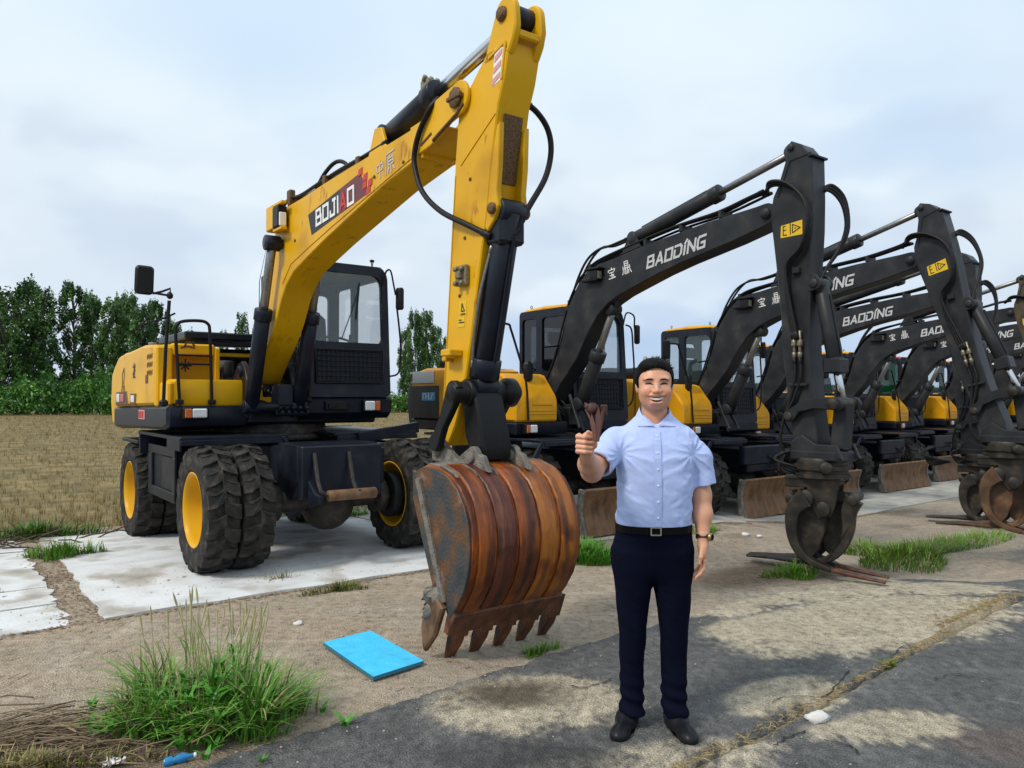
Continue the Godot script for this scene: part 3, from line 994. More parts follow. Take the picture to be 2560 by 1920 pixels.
	for k in 260:
		var p := Vector3(rng.randfn(0, .34), absf(rng.randfn(0, .035)), rng.randfn(0, .13))
		var d := Vector3(1.0, rng.randfn(.04, .1), rng.randfn(-.25, .5)).normalized()
		var L := rng.randf_range(.1, .42)
		db.col = Color(.30, .22, .13).lerp(Color(.09, .06, .038), rng.randf())
		db.tube([p - d * L * .5, p + Vector3(rng.randfn(0, .012), .014, rng.randfn(0, .012)), p + d * L * .5], rng.randf_range(.0014, .0042), 4, false)
	part("stems", db, M.straw, dm)
	var br := thing("brush_heap", "long dark heap of brushwood between the field and the slabs", "brushwood")
	br.position = on(-1.1, -10.6)
	br.rotation.y = .3
	db = Mb.new()
	for k in 900:
		var p := Vector3(rng.randfn(0, .95), 0, rng.randfn(0, .3))
		p.y = absf(rng.randfn(0, .12)) * exp(-p.x * p.x * .4)
		var d := Vector3(rng.randfn(0, 1), rng.randfn(0, .3), rng.randfn(0, .5)).normalized()
		var L := rng.randf_range(.2, .6)
		db.col = Color(.11, .075, .05).lerp(Color(.03, .022, .016), rng.randf())
		db.tube([p - d * L * .5, p + Vector3(0, .02, 0), p + d * L * .5], rng.randf_range(.003, .009), 4, false)
	part("twigs", db, M.straw, br)

# ------------------------------------------------------------------ trees far behind
func crown_leaves(b: Mb, p: Vector3, r: Vector3, n: int, size: float, tone: Color):
	for k in n:
		var d := Vector3(rng.randfn(0, 1), rng.randfn(0, 1), rng.randfn(0, 1)).normalized()
		var q := p + d * r * pow(rng.randf(), .5)
		var e := Vector3(rng.randfn(0, 1), rng.randfn(0, 1), rng.randfn(0, 1)).normalized()
		var f := e.cross(Vector3(rng.randf(), rng.randf(), rng.randf())).normalized()
		var s := size * rng.randf_range(.6, 1.3)
		b.col = tone.lerp(tone * 1.5, rng.randf())
		b.col.a = 1.0
		var nn := (d * .7 + e.cross(f)).normalized()
		b.tri(q - e * s, q + f * s * .55, q + e * s, nn, nn, nn)
		b.tri(q - e * s, q - f * s * .55, q + e * s, nn, nn, nn)

func poplar(seed_: int, h: float, w: float) -> Array:
	rng.seed = seed_
	var tk := Mb.new()
	var cr := Mb.new()
	var lean := rng.randfn(0, .3)
	tk.tube([Vector3(0, -.3, 0), Vector3(lean * .3, h * .35, 0), Vector3(lean, h * .9, 0)], [.26, .17, .03], 7)
	for k in 104:
		var t := rng.randf()
		var y := lerpf(h * .08, h * .95, t)
		var wide := w * (.35 + .65 * sqrt(sin(clampf(t * .92 + .06, 0.0, 1.0) * PI))) * sqrt(rng.randf_range(.08, 1.0))
		var an := rng.randf() * TAU
		var p := Vector3(cos(an) * wide + lean * t, y, sin(an) * wide)
		var base := Vector3(lean * t * .8, y - wide * 1.5 - .4, 0)
		tk.tube([base, base.lerp(p, .55) + Vector3(0, -.1, 0), p], [.06, .035, .01], 5, false)
		var tone := Color(.026, .072, .017).lerp(Color(.080, .165, .036), pow(rng.randf(), 1.3))
		var cs := rng.randf_range(.45, .95)
		crown_leaves(cr, p, Vector3(cs * .8, cs * 1.35, cs * .8), 74, .21, tone)
		if k % 4 == 0: crown_leaves(cr, p + Vector3(0, cs * 1.1, 0), Vector3(.3, .7, .3), 16, .16, tone)
	return [tk.mesh(M.bark), cr.mesh(M.leaf)]

func at_depth(px: float, depth: float) -> Vector3:
	var p := Vector3((px - 1280.0) / 1921.0 * depth, 0, -depth)
	p.y = gh(p) - .05
	return p

func make_trees():
	var kinds := []
	for k in 5: kinds.append(poplar(900 + k, 15.0, 2.15))
	# where each trunk stands and how tall it is
	var row := [[-36, 92, 15.6, .95], [12, 88, 14.8, .9], [62, 96, 16.6, .8], [108, 90, 15.0, .85], [186, 92, 15.8, .85], [228, 99, 15.4, .75], [274, 92, 14.2, .8], [318, 96, 14.9, .72], [352, 90, 13.2, .75], [390, 95, 14.0, .8], [430, 90, 11.0, .75],
		[476, 104, 11.2, .6], [556, 112, 11.6, .55], [604, 108, 14.2, .55], [642, 114, 13.0, .55], [700, 110, 11.0, .7], [1012, 104, 11.6, .6], [1038, 100, 13.2, .6], [1066, 104, 14.0, .6], [1096, 98, 11.2, .65], [1124, 106, 10.6, .7]]
	var say := ["leftmost poplar of the far row, cut by the picture's edge", "broad dark poplar second from the left in the far row", "tall poplar just left of the gap in the far row", "poplar at the left rim of the sky gap", "tall poplar standing right of the sky gap", "poplar between the gap and the machine's mirror", "dense poplar left of the mirror head", "narrow poplar just behind the mirror head", "shorter poplar below the mirror arm", "poplar behind the mirror pole", "low poplar above the yellow engine hood",
		"small far poplar seen through the handrail", "small far poplar between handrail and exhaust", "slim far poplar left of the black exhaust stack", "far poplar beside the exhaust stack", "far poplar hidden behind the yellow boom", "far poplar just right of the dark cab", "rounded far poplar right of the cab mirror", "tallest far poplar left of the yellow stick", "far poplar at the yellow stick's edge", "far poplar behind the yellow stick"]
	rng.seed = 31
	for k in row.size():
		var o := thing("poplar_tree", say[k], "tree", "poplars behind the field")
		o.position = at_depth(row[k][0], row[k][1])
		o.rotation.y = rng.randf() * TAU
		var s: float = row[k][2] / 15.0
		o.scale = Vector3(s * row[k][3], s, s * row[k][3])
		var kd: Array = kinds[k % 5]
		share("trunk", kd[0], o)
		share("crown", kd[1], o)
	# hedge bushes along the field's far edge
	var bushes := []
	for k in 3:
		rng.seed = 950 + k
		var b := Mb.new()
		for j in 34:
			var an := rng.randf() * TAU
			var r := sqrt(rng.randf())
			var hh := 2.9 * (1.0 - .55 * r * r) * rng.randf_range(.25, 1.0)
			crown_leaves(b, Vector3(cos(an) * r * 2.9, hh, sin(an) * r * 1.8), Vector3(.9, .65, .9), 58, .17, Color(.03, .10, .014).lerp(Color(.11, .25, .036), pow(rng.randf(), 1.4)))
		var sm := Mb.new()
		for j in 7: sm.tube([Vector3(rng.randfn(0, .4), -.2, rng.randfn(0, .3)), Vector3(rng.randfn(0, 1.0), 1.6, rng.randfn(0, .6))], [.07, .02], 5, false)
		bushes.append([sm.mesh(M.bark), b.mesh(M.leaf)])
	rng.seed = 33
	var bx := [-60, -5, 45, 98, 148, 196, 246, 296, 345, 400, 452, 520, 580, 640, 975, 1010, 1048, 1088, 1125]
	var where := ["at the picture's left edge", "under the leftmost poplars", "in front of the broad dark poplar", "left of the sky gap", "below the sky gap", "right of the sky gap", "beside the yellow hood's rear corner", "behind the yellow hood's side", "behind the yellow hood", "behind the mirror pole", "behind the handrail", "left of the exhaust", "behind the exhaust", "behind the yellow boom", "just right of the dark cab", "below the cab mirror", "left of the yellow stick", "at the yellow stick's edge", "behind the yellow stick"]
	for k in bx.size():
		var o := thing("bush", "green hedge bush " + where[k], "bush", "hedge bushes along the field's far edge")
		var dd := (84.0 if k < 11 else 98.0) + rng.randf_range(-2.0, 2.0)
		o.position = at_depth(bx[k], dd)
		o.rotation.y = rng.randf_range(-.4, .4)
		o.scale = Vector3(1, rng.randf_range(.8, 1.5) * (1.1 if k < 11 else .75), 1)
		share("stems", bushes[k % 3][0], o)
		share("crown", bushes[k % 3][1], o)

# ------------------------------------------------------------------ loose things on the ground
func make_loose_things():
	rng.seed = 61
	# foam board
	var fb := thing("foam_board", "flat bright blue foam board lying on the tan soil", "board")
	var c := [Vector3(-1.172, 0, -4.80), Vector3(-.924, 0, -5.043), Vector3(-.51, 0, -4.464), Vector3(-.755, 0, -4.21)]
	var mid: Vector3 = (c[0] + c[1] + c[2] + c[3]) / 4.0
	fb.position = mid
	var b := Mb.new()
	var s := Mb.new()
	for k in 4:
		var p: Vector3 = c[k] - mid
		var q: Vector3 = c[(k + 1) % 4] - mid
		var out := ((p + q) * .5).normalized()
		for j in 12:
			var p0 := p.lerp(q, j / 12.0)
			var q0 := p.lerp(q, (j + 1) / 12.0)
			var k0 := 1.0 - .006 * absf(sin(j * 2.7 + k))
			s.quad(p0 * k0 + Vector3(0, .012, 0), q0 * k0 + Vector3(0, .012, 0), q0 + Vector3(0, .033, 0), p0 + Vector3(0, .033, 0), out)
	b.quad(c[0] - mid + Vector3(0, .0332, 0), c[1] - mid + Vector3(0, .0332, 0), c[2] - mid + Vector3(0, .0332, 0), c[3] - mid + Vector3(0, .0332, 0), Vector3.UP)
	part("sheet_face", b, M.foam_blue, fb)
	part("cut_edge", s, M.foam_edge, fb)
	# white stone by the crack
	var st := Mb.new()
	var nz := noise(9, 9.0, 2)
	st.ball(Vector3.ZERO, Vector3(.062, .030, .036), 12, 8)
	for k in st.v.size(): st.v[k] *= 1.0 + .5 * nz.get_noise_3dv(st.v[k] * 4.0)
	var so := part("stone", st, M.pale_stone, self)
	so.position = Vector3(1.452, .028, -3.69)
	so.rotation.y = .2
	tag(so, "white broken stone lying beside the crack in the asphalt", "stone")
	# bits of rubbish at the lower edge
	var bt := thing("bottle", "crushed blue plastic bottle in the weeds at the lower edge", "bottle")
	bt.position = Vector3(-1.41, .022, -3.28)
	bt.rotation = Vector3(0, .5, -1.5)
	b = Mb.new()
	b.lathe(pv([0, -.06, .016, -.06, .020, -.054, .020, -.03, .017, -.02, .021, .0, .019, .02, .018, .032, .008, .05, .008, .06]), 18)
	for k in b.v.size(): b.v[k] += Vector3(b.v[k].x * .35 * sin(b.v[k].y * 120.0), 0, b.v[k].z * -.4)
	part("body", b, M.bottle_blue, bt)
	b = Mb.new()
	b.cyl(Vector3(0, .058, 0), Vector3(0, .07, 0), .010, 12, .002)
	part("cap", b, M.white_print, bt)
	b = Mb.new()
	var cz := noise(5, 22.0, 3)
	for i in 10:
		for j in 7:
			var q := []
			for e in [[i, j], [i + 1, j], [i + 1, j + 1], [i, j + 1]]:
				var x: float = e[0] * .011 - .055
				var z: float = e[1] * .010 - .035
				q.append(Vector3(x + .02 * cz.get_noise_2d(x + 3.0, z), .012 + .035 * cz.get_noise_2d(x * 1.3, z * 1.3) + .02 * cz.get_noise_2d(x * 3.0, z * 3.0), z + .02 * cz.get_noise_2d(x, z + 9.0)))
			b.face(q[0], q[1], q[2], Vector3(0, -1, 0)); b.face(q[0], q[2], q[3], Vector3(0, -1, 0))
	var rg := part("plastic_scrap", b, M.rag_white, self)
	rg.position = Vector3(-1.68, .01, -3.27)
	rg.scale = Vector3.ONE * .75
	tag(rg, "scrap of white plastic film caught in the foreground weeds", "rubbish")
	# loose lumps of broken concrete
	var lumps := [[7.35, -5.4, .05], [7.5, -5.32, .035], [2.0, -5.1, .035], [6.6, -4.3, .04]]
	var say := ["white concrete crumb behind the man's watch", "smaller crumb of white concrete near the dozer blade", "flat stone lying in the soil left of the foam board", "flat stone between the man and the log grapple"]
	for k in lumps.size():
		var lm := Mb.new()
		lm.ball(Vector3.ZERO, Vector3(1, .5, .8) * lumps[k][2], 8, 5)
		for j in lm.v.size(): lm.v[j] *= 1.0 + .6 * nz.get_noise_3dv(lm.v[j] * 5.0 + Vector3.ONE * k)
		var lo := part("stone", lm, M.pale_stone, self)
		lo.position = on(lumps[k][0], lumps[k][1], .01)
		tag(lo, say[k], "stone")

# ------------------------------------------------------------------ machine parts
const TURN_X := Basis(Vector3(0, -1, 0), Vector3(1, 0, 0), Vector3(0, 0, 1))

var wheel_kit := {}

func wheel_meshes(key: String, r: float, w: float, rim_m: Material, lugs: int, seed_: int) -> Array:
	if wheel_kit.has(key): return wheel_kit[key]
	rng.seed = seed_
	var ty := Mb.new()
	ty.t = Transform3D(TURN_X, Vector3.ZERO)
	var h := w * .5
	ty.lathe(pv([r * .55, -h * .72, r * .60, -h * .86, r * .72, -h * .98, r * .84, -h, r * .91, -h * .94, r * .945, -h * .8, r * .95, 0, r * .945, h * .8, r * .91, h * .94, r * .84, h, r * .72, h * .98, r * .60, h * .86, r * .55, h * .72]), 36)
	# bead ring on the sidewall
	for s in [-1.0, 1.0]:
		ty.lathe(pv([r * .615, s * h * .90, r * .63, s * h * .945, r * .66, s * h * .95, r * .675, s * h * .93]), 36)
	for k in lugs:
		for s in [-1.0, 1.0]:
			var an := TAU * (k + (.5 if s > 0 else 0.0)) / lugs + rng.randfn(0, .01)
			var lg := Mb.new()
			var L := w * .50
			var T := TAU * r / lugs * .50
			# tapered, skewed block, its outer end folded over the shoulder
			var R0 := r * .93
			var R1 := r * (1.0 + rng.randfn(0, .002))
			var top := [Vector3(-w * .035 * s, R1, -T * .9), Vector3(h * .55 * s, R1, -T * .42), Vector3(h * .93 * s, R1 - r * .03, -T * .5), Vector3(h * .93 * s, R1 - r * .03, T * .62), Vector3(h * .5 * s, R1, T * .55), Vector3(-w * .02 * s, R1, T * .05)]
			var bot := []
			for q in top: bot.append(Vector3(q.x * 1.02 + s * .004, R0 - (r * .05 if absf(q.x) > h * .8 else 0.0), q.z * 1.22))
			var mid := Vector3(h * .4 * s, R0, 0)
			for j in 6:
				var j2 := (j + 1) % 6
				lg.face(top[j], top[j2], bot[j2], mid)
				lg.face(top[j], bot[j2], bot[j], mid)
			for j in range(1, 5): lg.face(top[0], top[j], top[j + 1], Vector3.ZERO)
			var ba := Basis(Vector3.RIGHT, an)
			ty.v.append_array(Transform3D(ba, Vector3.ZERO) * lg.v)
			ty.n.append_array(Transform3D(ba, Vector3.ZERO) * lg.n)
			ty.u.append_array(lg.u); ty.c.append_array(lg.c)
	var rm := Mb.new()
	rm.t = Transform3D(TURN_X, Vector3.ZERO)
	# flange, barrel and a disc set to the +x side (deep dish seen from -x)
	rm.lathe(pv([r * .585, -h * .80, r * .60, -h * .88, r * .585, -h * .90, r * .55, -h * .80, r * .535, -h * .55, r * .50, -h * .1, r * .47, h * .35, r * .26, h * .50, r * .22, h * .46, 0.0, h * .46]), 32)
	rm.lathe(pv([r * .585, h * .80, r * .60, h * .88, r * .585, h * .90, r * .55, h * .80, r * .54, h * .2, r * .52, -h * .1]), 32)
	var hb := Mb.new()
	hb.t = Transform3D(TURN_X, Vector3.ZERO)
	hb.lathe(pv([0, h * .1, r * .14, h * .12, r * .16, h * .2, r * .16, h * .7, r * .3, h * .75, r * .3, h * 1.0, 0, h * 1.0]), 18)
	hb.t = Transform3D()
	for k in 10:
		var a := TAU * k / 10.0
		hb.cyl(Vector3(h * .30, cos(a) * r * .21, sin(a) * r * .21), Vector3(h * .5, cos(a) * r * .21, sin(a) * r * .21), r * .022, 6, .002)
	wheel_kit[key] = [ty.mesh(M.tyre_rubber), rm.mesh(rim_m), hb.mesh(M.dirty_steel)]
	return wheel_kit[key]

func add_wheel(kit: Array, parent: Node, at: Vector3, flip: bool, spin: float):
	var b := Basis(Vector3.RIGHT, spin)
	if flip: b = Basis(Vector3.UP, PI) * b
	var o := share("wheel", kit[2], parent, Transform3D(b, at))
	share("tyre", kit[0], o)
	share("rim", kit[1], o)

func ram(parent: Node, a: Vector3, b: Vector3, frac: float, R: float, r: float, body: Material, rod: Material, called := "hydraulic_cylinder"):
	# barrel from a, rod out to b
	var d := (b - a).normalized()
	var e := a.lerp(b, frac)
	var m := Mb.new()
	m.cyl(a, e, R, 18, .006)
	m.cyl(e - d * R * 1.3, e + d * R * .25, R * 1.16, 18, .008)
	m.cyl(a - Vector3(R * 1.05, 0, 0), a + Vector3(R * 1.05, 0, 0), R * .95, 16, .006)
	m.t = Transform3D()
	var side := d.cross(Vector3.RIGHT).normalized()
	m.tube([a + d * R * 1.6 + side * R * 1.1, e - d * R * 2.0 + side * R * 1.12, e - d * R * 1.0 + side * R * 1.0], R * .16, 6)
	var o := part(called, m, body, parent)
	m = Mb.new()
	m.cyl(e - d * .02, b - d * r * 1.2, r, 14, .003)
	part("rod", m, rod, o)
	m = Mb.new()
	m.cyl(b - Vector3(R * .95, 0, 0), b + Vector3(R * .95, 0, 0), r * 1.7, 16, .005)
	part("rod_eye", m, body, o)
	return o

func hose(parent: Node, pts: Array, r := .016, called := "hose", m: Material = null, n := 5):
	var b := Mb.new()
	b.tube(curve(pts, n), r, 7)
	# crimped ends
	var e: Vector3 = pts[0]
	var d: Vector3 = (pts[1] - pts[0]).normalized()
	b.cyl(e, e + d * r * 4.0, r * 1.25, 8, .002)
	e = pts[-1]
	d = (pts[-2] - pts[-1]).normalized()
	b.cyl(e, e + d * r * 4.0, r * 1.25, 8, .002)
	return part(called, b, m if m else M.rubber_hose, parent)

func rrect(x0: float, y0: float, x1: float, y1: float, r, n := 4) -> PackedVector2Array:
	# r: one radius, or four from (x0,y0) counter-clockwise
	var rr: Array = r if r is Array else [r, r, r, r]
	var o := PackedVector2Array()
	var cs := [[x0 + rr[0], y0 + rr[0], 180], [x1 - rr[1], y0 + rr[1], 270], [x1 - rr[2], y1 - rr[2], 0], [x0 + rr[3], y1 - rr[3], 90]]
	for k in 4:
		for j in n + 1:
			var a := deg_to_rad(cs[k][2] + 90.0 * j / n)
			o.append(Vector2(cs[k][0] + cos(a) * rr[k], cs[k][1] + sin(a) * rr[k]))
	return o

func ring_frame(b: Mb, t: Transform3D, outer: PackedVector2Array, inner: PackedVector2Array, th: float):
	# flat frame in the xy plane of t, thick along z
	var old := b.t
	b.t = old * t
	var m := outer.size()
	for k in m:
		var j := (k + 1) % m
		var o0 := Vector3(outer[k].x, outer[k].y, 0)
		var o1 := Vector3(outer[j].x, outer[j].y, 0)
		var i0 := Vector3(inner[k].x, inner[k].y, 0)
		var i1 := Vector3(inner[j].x, inner[j].y, 0)
		var z := Vector3(0, 0, th * .5)
		if o0.distance_to(o1) + i0.distance_to(i1) < 1e-5: continue
		for s in [-1.0, 1.0]:
			b.tri(o0 + z * s, o1 + z * s, i1 + z * s, Vector3(0, 0, s), Vector3(0, 0, s), Vector3(0, 0, s))
			b.tri(o0 + z * s, i1 + z * s, i0 + z * s, Vector3(0, 0, s), Vector3(0, 0, s), Vector3(0, 0, s))
		if o0.distance_to(o1) > 1e-5:
			var n := (o1 - o0).cross(Vector3(0, 0, 1)).normalized()
			b.quad(o0 - z, o1 - z, o1 + z, o0 + z, n)
		if i0.distance_to(i1) > 1e-5:
			var n2 := -(i1 - i0).cross(Vector3(0, 0, 1)).normalized()
			b.quad(i0 - z, i1 - z, i1 + z, i0 + z, n2)
	b.t = old

func plate(b: Mb, t: Transform3D, outline: PackedVector2Array, th: float, bev := .003):
	# outline in the xy plane of t
	var old := b.t
	b.t = old * t * Transform3D(Basis(Vector3(0, 0, -1), Vector3(0, 1, 0), Vector3(1, 0, 0)), Vector3.ZERO)
	# prism takes (z, y) and pushes along x; x of the turned frame is -z of t
	b.prism(outline, -th * .5, th * .5, bev)
	b.t = old

func letters(parent: Node, text: String, m: Material, t: Transform3D, size: float, slant := 0.0, called := "lettering", bold := true, stretch := 1.0):
	var tm := TextMesh.new()
	var f := SystemFont.new()
	f.font_names = PackedStringArray(["Droid Sans"])
	if bold: f.font_weight = 700
	tm.font = f
	tm.text = text
	tm.font_size = 32
	tm.pixel_size = size / 23.0
	tm.depth = .004
	tm.curve_step = 2.0
	tm.horizontal_alignment = HORIZONTAL_ALIGNMENT_LEFT
	tm.vertical_alignment = VERTICAL_ALIGNMENT_BOTTOM
	tm.material = m
	var o := MeshInstance3D.new()
	o.name = called
	o.mesh = tm
	o.transform = t * Transform3D(Basis(Vector3(stretch, 0, 0), Vector3(slant, 1, 0), Vector3(0, 0, 1)), Vector3.ZERO)
	parent.add_child(o, true)
	return o

func strokes(parent: Node, m: Material, t: Transform3D, size: float, list: Array, w := .09, called := "lettering"):
	# each stroke [x0, y0, x1, y1] in a unit square
	var b := Mb.new()
	b.t = t
	for s in list:
		var p := Vector3(s[0], s[1], 0) * size
		var q := Vector3(s[2], s[3], 0) * size
		var d := (q - p).normalized() * w * size * .3
		b.beam(p - d, q + d, w * size, .004, 0.0, Vector3(0, 0, 1))
	return part(called, b, m, parent)

const BLOCK := {"B": [[0, 0, 0, 1], [0, 1, .85, 1], [.85, 1, .85, .55], [0, .5, 1, .5], [1, .45, 1, 0], [0, 0, 1, 0]], "O": [[0, 0, 0, 1], [0, 1, 1, 1], [1, 1, 1, 0], [0, 0, 1, 0]], "J": [[.55, 1, 1, 1], [.85, 1, .85, 0], [.1, 0, .85, 0], [.1, 0, .1, .3]],
	"I": [[.1, 0, .1, 1]], "A": [[0, 0, .5, 1], [.5, 1, 1, 0], [.25, .28, .75, .28]], "D": [[0, 1, .75, 1], [.75, 1, 1, .8], [1, .8, 1, .2], [1, .2, .75, 0], [.75, 0, 0, 0], [0, 0, 0, .62]], "N": [[0, 0, 0, 1], [0, 1, 1, 0], [1, 0, 1, 1]], "G": [[1, 1, .15, 1], [.15, 1, 0, .8], [0, .8, 0, .2], [0, .2, .15, 0], [.15, 0, 1, 0], [1, 0, 1, .45], [1, .45, .55, .45]],
	"i": [[.06, 0, .06, .72], [.06, .95, .28, 1.2]]}

func block_text(parent: Node, text: String, mats: Array, t: Transform3D, h: float, w: float, step: float, slant: float, bold: float):
	# square sign-painter's letters from flat bars, one mesh each
	var x := 0.0
	for k in text.length():
		var b := Mb.new()
		b.t = t * Transform3D(Basis(Vector3(1, 0, 0), Vector3(slant, 1, 0), Vector3(0, 0, 1)), Vector3.ZERO)
		var m: int = 0
		for s in BLOCK[text[k]]:
			var p := Vector3(x + s[0] * w, s[1] * h, m * .0004)
			var q := Vector3(x + s[2] * w, s[3] * h, m * .0004)
			var d := (q - p).normalized() * bold * h * .45
			b.beam(p - d, q + d, bold * h, .004, 0.0, Vector3(0, 0, 1))
			m += 1
		part("lettering", b, mats[k % mats.size()], parent)
		x += step * (.40 if text[k] in "Ii" else 1.0)

const GLYPH_BAO := [[.5, .98, .52, .88], [.12, .84, .12, .68], [.12, .82, .9, .82], [.9, .82, .82, .66], [.26, .58, .76, .58], [.28, .36, .74, .36], [.12, .10, .9, .10], [.5, .58, .5, .10], [.64, .28, .74, .18]]
const GLYPH_DING := [[.32, .97, .32, .5], [.32, .97, .68, .97], [.68, .97, .68, .5], [.32, .81, .68, .81], [.32, .65, .68, .65], [.32, .5, .68, .5], [.16, .62, .16, .34], [.16, .42, .42, .42], [.42, .46, .42, .02], [.16, .28, .06, .04], [.3, .3, .3, .05], [.84, .62, .84, .34], [.58, .42, .84, .42], [.58, .46, .58, .02], [.84, .28, .96, .04], [.7, .3, .7, .05]]
const GLYPH_ZHONG := [[.15, .75, .15, .38], [.15, .75, .85, .75], [.85, .75, .85, .38], [.15, .4, .85, .4], [.5, 1.0, .5, .0]]
const GLYPH_YUAN := [[.15, .92, .9, .92], [.15, .92, .05, .05], [.5, .8, .45, .72], [.32, .68, .32, .38], [.32, .68, .78, .68], [.78, .68, .78, .38], [.32, .53, .78, .53], [.32, .38, .78, .38], [.55, .38, .55, .0], [.35, .25, .25, .08], [.72, .26, .84, .08]]

# a plane on the machine's viewer-left side: x of the plane runs forward (+z), y up
func side_plane(x: float, z: float, y: float, tilt := 0.0) -> Transform3D:
	return Transform3D(Basis(Vector3(0, 0, 1), Vector3(0, 1, 0), Vector3(-1, 0, 0)) * Basis(Vector3(0, 0, 1), tilt), Vector3(x, y, z))

func front_plane(x: float, y: float, z: float, tilt := 0.0) -> Transform3D:
	return Transform3D(Basis(Vector3(0, 0, 1), tilt), Vector3(x, y, z))

func pin(b: Mb, x0: float, x1: float, z: float, y: float, r: float):
	b.cyl(Vector3(x0, y, z), Vector3(x1, y, z), r, 18, .006)

func make_cab(o: Node, x0: float, x1: float, z0: float, z1: float, y0: float, y1: float, sill: float, body: Material, roof: Material, side_glass: Material, lean := .10):
	# z0 front, z1 rear; four framed walls, each with its pane
	var ins := .055
	var b := Mb.new()
	# lower walls and floor
	b.box(Vector3((x0 + x1) * .5, (y0 + sill) * .5, z1 + .03), Vector3(x1 - x0, sill - y0, .06), .01)
	b.box(Vector3(x0 + .03, (y0 + sill) * .5, (z0 + z1) * .5), Vector3(.06, sill - y0 - .002, z0 - z1 - .12), .01)
	b.box(Vector3(x1 - .03, (y0 + sill) * .5, (z0 + z1) * .5), Vector3(.06, sill - y0 - .002, z0 - z1 - .12), .01)
	b.box(Vector3((x0 + x1) * .5, y0 + .03, (z0 + z1) * .5), Vector3(x1 - x0 - .13, .05, z0 - z1 - .13), .005)
	# ribs on the lower side wall
	for k in 4: b.box(Vector3(x0 - .004, lerpf(y0 + .12, sill - .08, k / 3.0), (z0 + z1) * .5), Vector3(.012, .022, (z0 - z1) * .7), .004)
	part("cab_shell", b, body, o)
	# front frame
	var H := y1 - y0
	var tl := Transform3D(Basis(Vector3.RIGHT, -atan(lean / H)), Vector3(0, y0, z0))
	b = Mb.new()
	var outer := rrect(x0, 0, x1, H, [.02, .06, .14, .10])
	ring_frame(b, tl, outer, rrect(x0 + .07, sill - y0 + .03, x1 - .075, H - .10, [.05, .07, .13, .08]), .07)
	part("front_frame", b, body, o)
	b = Mb.new()
	plate(b, tl * Transform3D(Basis(), Vector3(0, 0, .012)), rrect(x0 + .075, sill - y0 + .035, x1 - .08, H - .105, [.05, .07, .13, .08]), .006, 0.0)
	part("windscreen", b, M.glass, o)
	# lower front: glass behind a bar guard
	b = Mb.new()
	plate(b, tl * Transform3D(Basis(), Vector3(0, 0, -.01)), rrect(x0 + .075, .16, x1 - .08, sill - y0 - .06, .04), .006, 0.0)
	part("lower_window", b, M.dark_glass, o)
	b = Mb.new()
	var gx0 := x0 + .10
	var gx1 := x1 - .12
	var gy0 := .17
	var gy1 := sill - y0 - .07
	b.t = tl * Transform3D(Basis(), Vector3(0, 0, .055))
	for k in 15:
		var x := lerpf(gx0, gx1, k / 14.0)
		b.tube([Vector3(x, gy0, 0), Vector3(x, gy1, 0)], .0045, 5)
	for k in 7:
		var y := lerpf(gy0, gy1, k / 6.0)
		b.tube([Vector3(gx0, y, .006), Vector3(gx1, y, .006)], .0045, 5)
	b.tube([Vector3(gx0 - .02, gy0 - .015, 0), Vector3(gx1 + .02, gy0 - .015, 0), Vector3(gx1 + .02, gy1 + .015, 0), Vector3(gx0 - .02, gy1 + .015, 0), Vector3(gx0 - .02, gy0 - .015, 0)], .011, 6)
	part("bar_guard", b, M.black_plastic, o)
	# side and rear frames
	for s in [0, 1]:
		var xx := x0 + .025 if s == 0 else x1 - .025
		var t := Transform3D(Basis(Vector3(0, 0, 1), Vector3(0, 1, 0), Vector3(-1, 0, 0)), Vector3(xx, 0, 0))
		b = Mb.new()
		var zs := z0 - lean * .6 - .04
		var split := lerpf(z1, zs, .42)
		ring_frame(b, t, rrect(split, sill - .004, zs, y1 - .02, [.01, .01, .10, .01]), rrect(split + .06, sill + .04, zs - .03, y1 - .13, [.05, .04, .10, .05]), .05)
		ring_frame(b, t, rrect(z1, sill - .004, split - .001, y1 - .02, [.01, .01, .01, .06]), rrect(z1 + .06, sill + .04, split - .06, y1 - .13, .05), .05)
		part("side_frame", b, body, o)
		b = Mb.new()
		plate(b, t, rrect(split + .06, sill + .04, zs - .03, y1 - .13, [.05, .04, .10, .05]), .005, 0.0)
		part("side_window", b, side_glass if s == 0 else M.glass, o)
		b = Mb.new()
		plate(b, t, rrect(z1 + .06, sill + .04, split - .06, y1 - .13, .05), .005, 0.0)
		part("side_window", b, side_glass if s == 0 else M.glass, o)
	b = Mb.new()
	ring_frame(b, Transform3D(Basis(), Vector3(0, 0, z1 + .03)), rrect(x0 + .05, sill, x1 - .05, y1 - .02, .02), rrect(x0 + .16, sill + .10, x1 - .14, y1 - .20, .06), .05)
	part("rear_frame", b, body, o)
	b = Mb.new()
	plate(b, Transform3D(Basis(), Vector3(0, 0, z1 + .03)), rrect(x0 + .16, sill + .10, x1 - .14, y1 - .20, .06), .005, 0.0)
	part("rear_window", b, M.glass, o)
	# roof with a turned-down rim
	b = Mb.new()
	var zf := z0 - lean * .85
	b.t = Transform3D()
	var rf := PackedVector2Array()
	rf.append_array(pv([z1 - .01, y1 - .05, zf, y1 - .05, zf + .01, y1 - .02, zf - .05, y1 + .015, (zf + z1) * .5, y1 + .03, z1 + .1, y1 + .012, z1 - .01, y1 - .02]))
	b.prism(rf, x0 + .02, x1 - .02, .03)
	var ro := part("cab_roof", b, roof, o)
